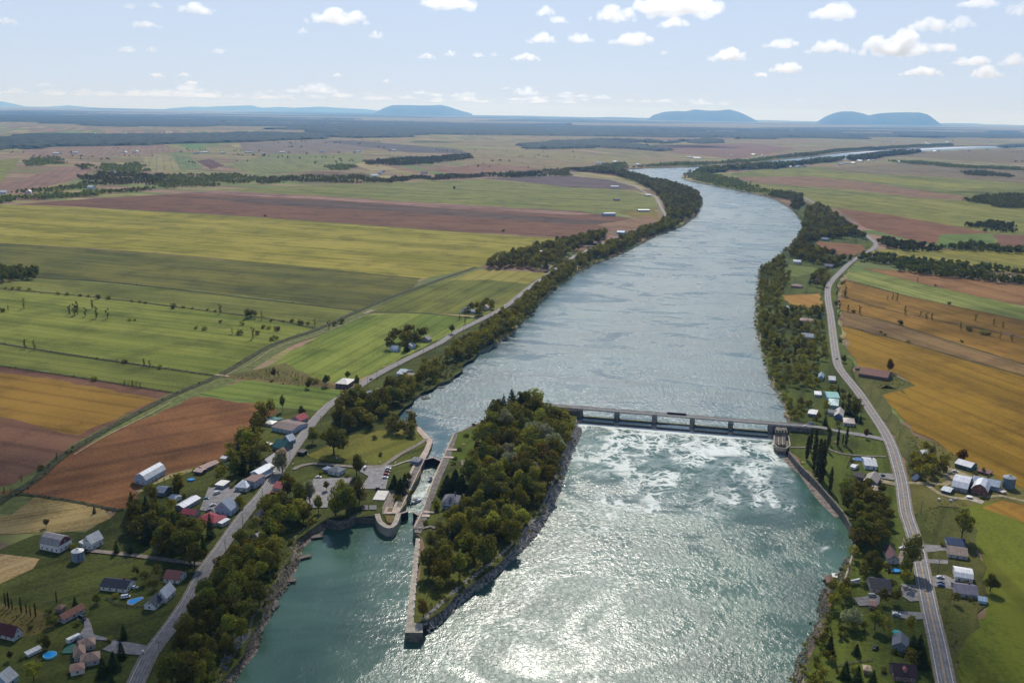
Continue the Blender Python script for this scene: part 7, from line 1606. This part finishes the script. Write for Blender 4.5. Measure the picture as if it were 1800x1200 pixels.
scrub([(-20,1065),(40,1068),(95,1090),(70,1118),(0,1118)], 3.0, (.5, 1.4), "rough meadow growth at the left edge", "light")
scrub([(395,665),(470,648),(520,655),(595,680),(560,684),(450,668)], 4.2, (.6, 1.6), "weeds in the rough pasture", "light")
scrub([(1640,1072),(1660,1070),(1680,1120),(1700,1200),(1685,1200),(1662,1130)], 3.2, (.7, 1.9), "weeds along the ditch of the right road")
for pts, w, tone in (([(30,872),(62,846),(111,802),(200,748),(310,692),(385,660),(480,606),(556,580),(630,547),(722,510),(836,470)], 4.5, "dark"), ([(0,604),(120,623),(375,660)], 2.2, "dark"), ([(60,488),(200,497),(420,522),(625,546)], 1.8, "dark"), ([(0,508),(180,524),(350,545),(470,560),(555,578)], 2, "dark"), ([(1478,521),(1560,545),(1690,572),(1850,605)], 2, "dark"), ([(1478,546),(1560,566),(1700,610),(1850,657)], 2.2, "dark"), ([(1480,573),(1560,593),(1700,633),(1850,676)], 2.4, "dark"), ([(1485,492),(1600,522),(1720,548),(1850,577)], 2, "dark"),
                     ([(35,868),(120,880),(210,898),(240,866),(300,838),(375,815)], 2.2, "dark"), ([(0,643),(160,667),(302,690)], 1.2, "green"), ([(1612,770),(1622,792),(1640,800)], 2, "green")):
    ln = smooth_line([xy(q) for q in PP(pts)], 5); it = []
    for p in ln:
        for _ in range(2): it.append((p.x + random.uniform(-w, w) * .5, p.y + random.uniform(-w, w), random.uniform(.5, 1.6) * (1.6 if random.random() < .08 else 1)))
    woods_mesh("ditch_growth", it, "low growth along a field ditch", tone, 30, .18, 'bush')["category"] = "growth"

# woods across the far plain: canopy surfaces
CANOPY = mat("far_canopy", (40, 54, 34), 0.95, 0.5, 0.02)
def canopy(polys, label, sp=24.0, h=(10, 19)):
    vv, ff = [], []
    for px in polys:
        w = [xy(q) for q in PP(px)]; x0, x1 = min(p[0] for p in w), max(p[0] for p in w); y0, y1 = min(p[1] for p in w), max(p[1] for p in w)
        s = max(sp, y0 / 420.0); X, Y = np.meshgrid(np.arange(x0 - s, x1 + 2 * s, s), np.arange(y0 - s, y1 + 2 * s, s * 1.6))
        X = X + RNG.uniform(-.3, .3, X.shape) * s; Y = Y + RNG.uniform(-.3, .3, Y.shape) * s
        ins = inside(w, X + 60 * np.sin(Y / 170.), Y + 40 * np.sin(X / 130.)); Zh = np.where(ins, RNG.uniform(*h, X.shape), -.5)
        i0 = len(vv); vv += np.stack([X.ravel(), Y.ravel(), Zh.ravel()], -1).tolist(); idx = np.arange(X.size).reshape(X.shape) + i0
        k = ins[:-1, :-1] | ins[:-1, 1:] | ins[1:, 1:] | ins[1:, :-1]
        ff += np.stack([idx[:-1, :-1], idx[:-1, 1:], idx[1:, 1:], idx[1:, :-1]], -1)[k].tolist()
    me = bpy.data.meshes.new("far_woods"); me.from_pydata(vv, [], ff); me.materials.append(CANOPY); tag(link("far_woods", me), label, "woods", kind="stuff")
canopy([[(-40,246),(0,243),(60,237),(300,238),(420,234),(560,235),(582,243),(500,248),(420,250),(250,256),(80,258),(0,264),(-40,265)], [(60,258),(95,256),(90,262),(65,263)]], "long dark wood spread across the far left of the plain")
canopy([[(545,231),(640,221),(762,222),(900,219),(1000,217),(1000,222),(905,229),(760,234),(720,241),(640,243),(580,241),(550,234)]], "long dark wood spread across the middle of the plain")
canopy([[(905,260),(935,252),(1000,248),(1060,245),(1128,246),(1130,251),(1075,253),(1130,256),(1172,262),(1160,266),(1060,260),(1000,256),(1040,261),(930,262)], [(1140,247),(1157,247),(1155,252),(1141,252)], [(1168,249),(1186,249),(1186,253),(1168,253)], [(1200,248),(1250,244),(1278,250),(1240,253),(1202,251)]], "dark wood between the fields above the river bend")
canopy([[(1290,239),(1350,239),(1358,245),(1292,244)], [(1390,238),(1420,239),(1500,241),(1530,245),(1470,244),(1392,242)], [(1670,236),(1700,233),(1850,235),(1850,243),(1730,243),(1690,240)], [(1760,256),(1850,253),(1850,258),(1765,259)], [(1410,231),(1470,230),(1475,234),(1412,234)]], "scattered dark woods in the right part of the plain")
rows = []
for k in range(75):
    y = 203 + 30 * random.random() ** 1.6; x = random.uniform(-60, 1860); y += (x - 900) * .0183; w = random.uniform(30, 330) * (.5 + (y - 195 - (x - 900) * .0183) / 40); t = random.uniform(.6, 1.5) + max(0, (y - 212 - (x - 900) * .0183)) * .09
    if inside([(1330,240),(1850,240),(1850,300),(1330,300)], [x], [y])[0]: continue
    rows.append([(x - w, y), (x - w * .4, y - t), (x + w * .5, y - t * .8 + w * .018), (x + w, y + w * .018), (x + w * .3, y + t * .8 + w * .01), (x - w * .5, y + t * .7)])
canopy(rows, "bands of forest fading towards the horizon", 40.0, (9, 20))
bits = []
for k in range(170):
    x = random.uniform(-40, 1840); y = random.uniform(233, 296) + (x - 900) * .012
    q = P(x, y)
    if y > 262 and x > 1000 and x < 1760 or inside(ring_d, [q.x], [q.y])[0]: continue
    for j in range(random.randint(1, 7)): bits.append((q.x + random.gauss(0, 60), q.y + random.gauss(0, 14), random.uniform(6, 14)))
woods_mesh("scattered_trees", bits, "small trees and bushes sprinkled over the far plain", "dark", 26, .2)
# ================================================================== far hills
HILL = mat("wooded_hill", (44, 56, 40), 0.95, 0.35, 0.004)
def hill(label, cat, prof, dist, depth, seed, base=-60.0, grp=None, group=None):
    """a ridge whose crest follows prof [(px, py)] at the given distance, with a rounded body of the given depth"""
    rn = random.Random(seed)
    c0, c1 = P(prof[0][0], 230), P(prof[-1][0], 230)
    def crest(px, py):
        d = CROT @ Vector(((px - 900) / FPX, -(py - 600) / FPX, -1)); t = dist / d.y
        return d.x * t, CAMH + d.z * t
    cr = [crest(*p) for p in prof]
    n = 90; m = 15; mb = MB()
    xs = np.linspace(cr[0][0], cr[-1][0], n); zs = np.interp(xs, [c[0] for c in cr], [c[1] for c in cr])
    ph = [rn.uniform(0, 6) for _ in range(6)]
    for i in range(n):
        for j in range(m):
            t = -1 + 2 * j / (m - 1)
            w = sum(math.sin(xs[i] / (260 + 130 * k) + ph[k] + t * (2 + k)) for k in range(6)) / 6
            h = base + (max(zs[i], base + 1) - base) * max(0.0, 1 - abs(t) ** 2.2) * (1 + 0.10 * w * (abs(t) > 0.05))
            yy = dist + t * depth * (1 + 0.15 * math.sin(ph[0] + i * 0.2)); mb.v.append((xs[i] * yy / dist, yy, h + 5 * w))
    for i in range(n - 1):
        for j in range(m - 1):
            mb.f.append((i * m + j, (i + 1) * m + j, (i + 1) * m + j + 1, i * m + j + 1)); mb.m.append(0)
    o = mb.build("hill", HILL); tag(o, label, cat, kind="structure")
hill("long double-humped blue hill with steep end at the right of the horizon", "hill", [(1428,219),(1437,214),(1449,206),(1465,199),(1480,196),(1500,196.5),(1515,199),(1527,203),(1545,199.5),(1570,198),(1595,197.5),(1615,198.5),(1630,202),(1638,206.5),(1647,213),(1656,220)], 42000, 3200, 1)
hill("broad blue hill with three low tops on the horizon", "hill", [(1138,210),(1148,202.5),(1165,197.5),(1190,195.5),(1205,196),(1220,193),(1240,195),(1262,194.5),(1282,192.5),(1300,198),(1314,204),(1326,210),(1336,216)], 44000, 3400, 2)
hill("flat-topped pale blue hill on the horizon", "hill", [(655,200),(675,190),(690,185.5),(720,185),(745,186),(775,184.5),(790,188),(803,193),(830,200)], 50000, 3200, 3)
hill("faint low ridge on the horizon", "hill", [(270,195),(300,190.5),(330,188),(360,188.5),(400,186.5),(440,185.5),(460,190),(490,188),(520,190),(560,187.5),(600,190),(640,192),(680,196)], 71000, 3000, 4)
hill("faint pale ridge at the edge of the horizon", "hill", [(-80,177),(-20,178),(5,179),(25,183),(45,187.5),(80,188),(120,185.5),(160,189),(230,192)], 70000, 3000, 5)

# ================================================================== clouds
CLOUD = bpy.data.materials.new("cloud_vapour"); CLOUD.use_nodes = True
nt = CLOUD.node_tree; nt.nodes.clear()
out = nt.nodes.new("ShaderNodeOutputMaterial"); vol = nt.nodes.new("ShaderNodeVolumePrincipled")
vol.inputs["Color"].default_value = (1, 1, 1, 1); vol.inputs["Density"].default_value = 0.0065; vol.inputs["Anisotropy"].default_value = 0.7
nt.links.new(vol.outputs[0], out.inputs["Volume"])

def cloud_mesh(seed, w=300.0, flat=0.36):
    """a heap of billows with a level base, fused into one closed surface"""
    rn = random.Random(seed); bm = bmesh.new()
    n = rn.randint(34, 48)
    for k in range(n):
        x = rn.gauss(0, 0.42); x = max(-1, min(1, x)); y = rn.gauss(0, 0.33); y = max(-.8, min(.8, y))
        top = flat * (1 - 0.75 * x * x - 0.5 * y * y) * rn.uniform(0.25, 1.1)
        r = rn.uniform(0.07, 0.19) * (1.15 - 0.6 * abs(x))
        bmesh.ops.create_icosphere(bm, subdivisions=2, radius=1.0, matrix=Matrix.Translation((x * w, y * w, max(top, r * 0.4) * w * 0.9)) @ Matrix.Diagonal((r * w * 1.25, r * w * 1.2, r * w * 0.85, 1)))
    for v in bm.verts:
        if v.co.z < 0.0: v.co.z *= 0.25
    me = bpy.data.meshes.new("cloud_lumps"); bm.to_mesh(me); bm.free()
    o = bpy.data.objects.new("cloud_lumps", me); COL.objects.link(o)
    md = o.modifiers.new("r", 'REMESH'); md.mode = 'VOXEL'; md.voxel_size = w * 0.035
    tx = bpy.data.textures.new("billow", 'CLOUDS'); tx.noise_scale = w * 0.13; tx.noise_depth = 4
    dm = o.modifiers.new("d", 'DISPLACE'); dm.texture = tx; dm.strength = w * 0.13; dm.mid_level = 0.45
    dg = bpy.context.evaluated_depsgraph_get(); me2 = bpy.data.meshes.new_from_object(o.evaluated_get(dg))
    bpy.data.objects.remove(o); bpy.data.meshes.remove(me)
    me2.materials.clear(); me2.materials.append(CLOUD)
    return me2
CM = [cloud_mesh(s, 300.0, f) for s, f in ((1, .36), (2, .5), (5, .25), (9, .42), (14, .3), (21, .22))]

def put_cloud(px, py, w, h, i, label):
    """base at about 1250 m: the height fixes the distance of a cloud seen at this elevation"""
    base = 1250.0
    d = CROT @ Vector(((px - 900) / FPX, -(py + h * 0.4 - 600) / FPX, -1)); el = d.z / math.hypot(d.x, d.y)
    dist = min((base - CAMH) / max(el, 0.012), 52000)
    base = CAMH + dist * el
    k = dist / math.hypot(d.x, d.y); loc = Vector((d.x * k, d.y * k, base))
    w, h = (w * .9, h * .82) if w > 65 else (w, h)
    sc = w / FPX * dist * 1.0 / 560.0
    o = link("cloud", CM[i % len(CM)]); o.location = loc
    zs = (h / FPX * dist) / (560.0 * (0.27, .33, .2, .28, .22, .18)[i % 6])
    o.scale = (sc, sc, min(zs, sc * 1.5)); o.rotation_euler = (0, 0, random.choice((0, PI)) + random.uniform(-.3, .3))
    return tag(o, label, "cloud", "fair weather clouds")

CL = [(595,30,112,34,1,"large domed white cloud standing alone left of the middle"),(348,16,76,20,3,"long bright cloud at the top left"),(787,4,128,26,2,"wide flat cloud cut by the top edge near the middle"),
 (1185,8,200,42,2,"widest cloud at the top, spread right of the middle"),(1080,25,84,36,1,"rounded cloud joined under the widest one"),(1182,40,70,20,3,"small cloud under the right end of the widest one"),(1117,69,96,24,4,"long thin cloud above the broad three-topped hill"),
 (1575,80,126,48,1,"large grey-bellied cloud, the darkest in the sky"),(1632,44,78,30,0,"white cloud just above the grey-bellied one"),(1690,42,42,18,3,"small cloud right of the one above the grey-bellied cloud"),(1468,20,102,28,2,"long smooth white cloud in the upper right"),
 (1378,77,74,18,4,"long low cloud left of the stacked pair"),(1458,82,76,30,0,"stacked pair of white puffs left of the grey-bellied cloud"),(1280,97,76,26,3,"slanting cloud with grey left end, lowest of its size"),(1387,121,64,16,4,"flat low cloud above the double-humped hill"),
 (1620,127,58,16,0,"low cloud beneath the grey-bellied one"),(1733,130,50,20,3,"low ragged cloud near the right edge"),(1722,5,82,14,2,"thin cloud on the top edge at the right"),(1790,14,40,34,1,"bright cloud cut by the top right corner"),
 (1715,108,80,16,4,"thin cloud left of the grey one at the right edge"),(1780,107,44,22,3,"small grey cloud at the right edge"),(1655,85,60,12,5,"wispy cloud right of the grey-bellied one"),(952,69,54,18,3,"left of two small clouds above the middle of the river"),
 (1018,69,52,16,4,"right of two small clouds above the middle of the river"),(957,21,40,18,3,"small round cloud left of the widest ones"),(980,36,42,11,5,"thin wisp under a small round cloud"),(925,101,46,14,0,"small low cloud, last of the row of five"),
 (868,96,15,9,1,"tiny puff fourth in the row of five"),(840,97,25,10,4,"tiny flat puff third in the row of five"),(792,94,22,13,1,"tiny round puff second in the row of five"),(750,97,28,17,0,"small rounded cloud first in the row of five"),
 (661,62,28,16,1,"small round cloud right of and below the large domed one"),(531,54,22,13,3,"tiny puff left of the large domed cloud"),(255,44,46,12,0,"low flat puff under two tiny clouds at the top left"),(275,11,24,9,3,"right one of two tiny clouds at the top left"),
 (229,12,24,8,4,"left one of two tiny clouds at the top left"),(13,39,34,12,0,"small cloud at the left edge"),(225,88,33,9,4,"left of a low pair of thin clouds"),(268,88,20,11,1,"right of a low pair of thin clouds"),(386,90,26,10,4,"lone low puff under the long bright cloud"),
 (592,133,19,7,3,"tiny low puff under the large domed cloud"),(323,131,19,9,0,"tiny low puff, uppermost of a group of three"),(275,133,26,7,4,"tiny low puff left in a group of three"),(337,146,26,5,5,"thinnest low puff in a group of three"),(679,142,14,9,1,"tiny ragged puff above the flat-topped hill"),(1168,92,18,9,4,"tiny puff right of the long thin cloud"),(1337,132,32,7,5,"low wisp left of the flat low cloud")]
for c in CL: put_cloud(*c)

# the far bank of cumulus along the horizon: many small heads, one mass
mb = MB(); vv = []; ff = []; off = 0
for k in range(150):
    px = random.uniform(-60, 1250) if k < 125 else random.uniform(1250, 1850)
    fade = 1 - max(0, (px - 700) / 1400)
    py = 176 + px * 0.010 + random.gauss(0, 7) - 6
    d = CROT @ Vector(((px - 900) / FPX, -(py - 600) / FPX, -1)); dist = random.uniform(58000, 72000)
    loc = d * (dist / d.y) + Vector((0, 0, CAMH)); loc.z = max(loc.z, 800)
    w = random.uniform(14, 60) / FPX * dist * max(fade, .35); src = CM[k % 6]
    co = np.empty(len(src.vertices) * 3); src.vertices.foreach_get("co", co); co = co.reshape(-1, 3) * (w / 560.0) * np.array([1, 1, random.uniform(.5, 1.0)]) + np.array(loc)
    vv.append(co); ff += [tuple(i + off for i in p.vertices) for p in src.polygons]; off += len(co)
me = bpy.data.meshes.new("clouds"); me.from_pydata(np.concatenate(vv).tolist(), [], ff)
CLOUD_FAR = CLOUD.copy(); CLOUD_FAR.name = "distant_cloud_vapour"; CLOUD_FAR.node_tree.nodes["Principled Volume"].inputs["Density"].default_value = 0.0006
me.materials.append(CLOUD_FAR); o = link("clouds", me); tag(o, "bank of small distant clouds lying along the horizon", "clouds", kind="stuff")

# unseen clouds added above the upper edge to shade the village and fields
for px, py, w, l, i in ((255, 985, 150, 120, 0), (420, 1130, 120, 130, 3), (1755, 1140, 110, 150, 3), (20, 815, 190, 130, 3), (1800, 565, 260, 120, 4), (1790, 337, 500, 160, 4), (600, 306, 420, 160, 2)):
    gpt = P(px, py); z = 1250.0; k = z / math.sin(SUN_EL)
    o = link("cloud", CM[i]); o.location = gpt + SUN_DIR * k; o.scale = (w / 300.0, l / 240.0, 0.9); o.rotation_euler = (0, 0, 0.3)
    tag(o, "unseen cloud added overhead to shade the ground", "cloud", "unseen shade clouds overhead")

# ================================================================== haze
HZ = bpy.data.materials.new("haze"); HZ.use_nodes = True
nt = HZ.node_tree; nt.nodes.clear()
out = nt.nodes.new("ShaderNodeOutputMaterial"); vol = nt.nodes.new("ShaderNodeVolumePrincipled")
vol.inputs["Color"].default_value = (0.22, 0.50, 1.0, 1); vol.inputs["Absorption Color"].default_value = (1, 1, 1, 1); vol.inputs["Density"].default_value = 2.9e-5; vol.inputs["Anisotropy"].default_value = 0.3
nt.links.new(vol.outputs[0], out.inputs["Volume"])
mb = MB(); mb.box(-75000, 75000, -4000, 75500, -80, 700)
hz = mb.build("haze", HZ); tag(hz, "thin blue summer haze lying over the whole plain", "haze", kind="stuff")
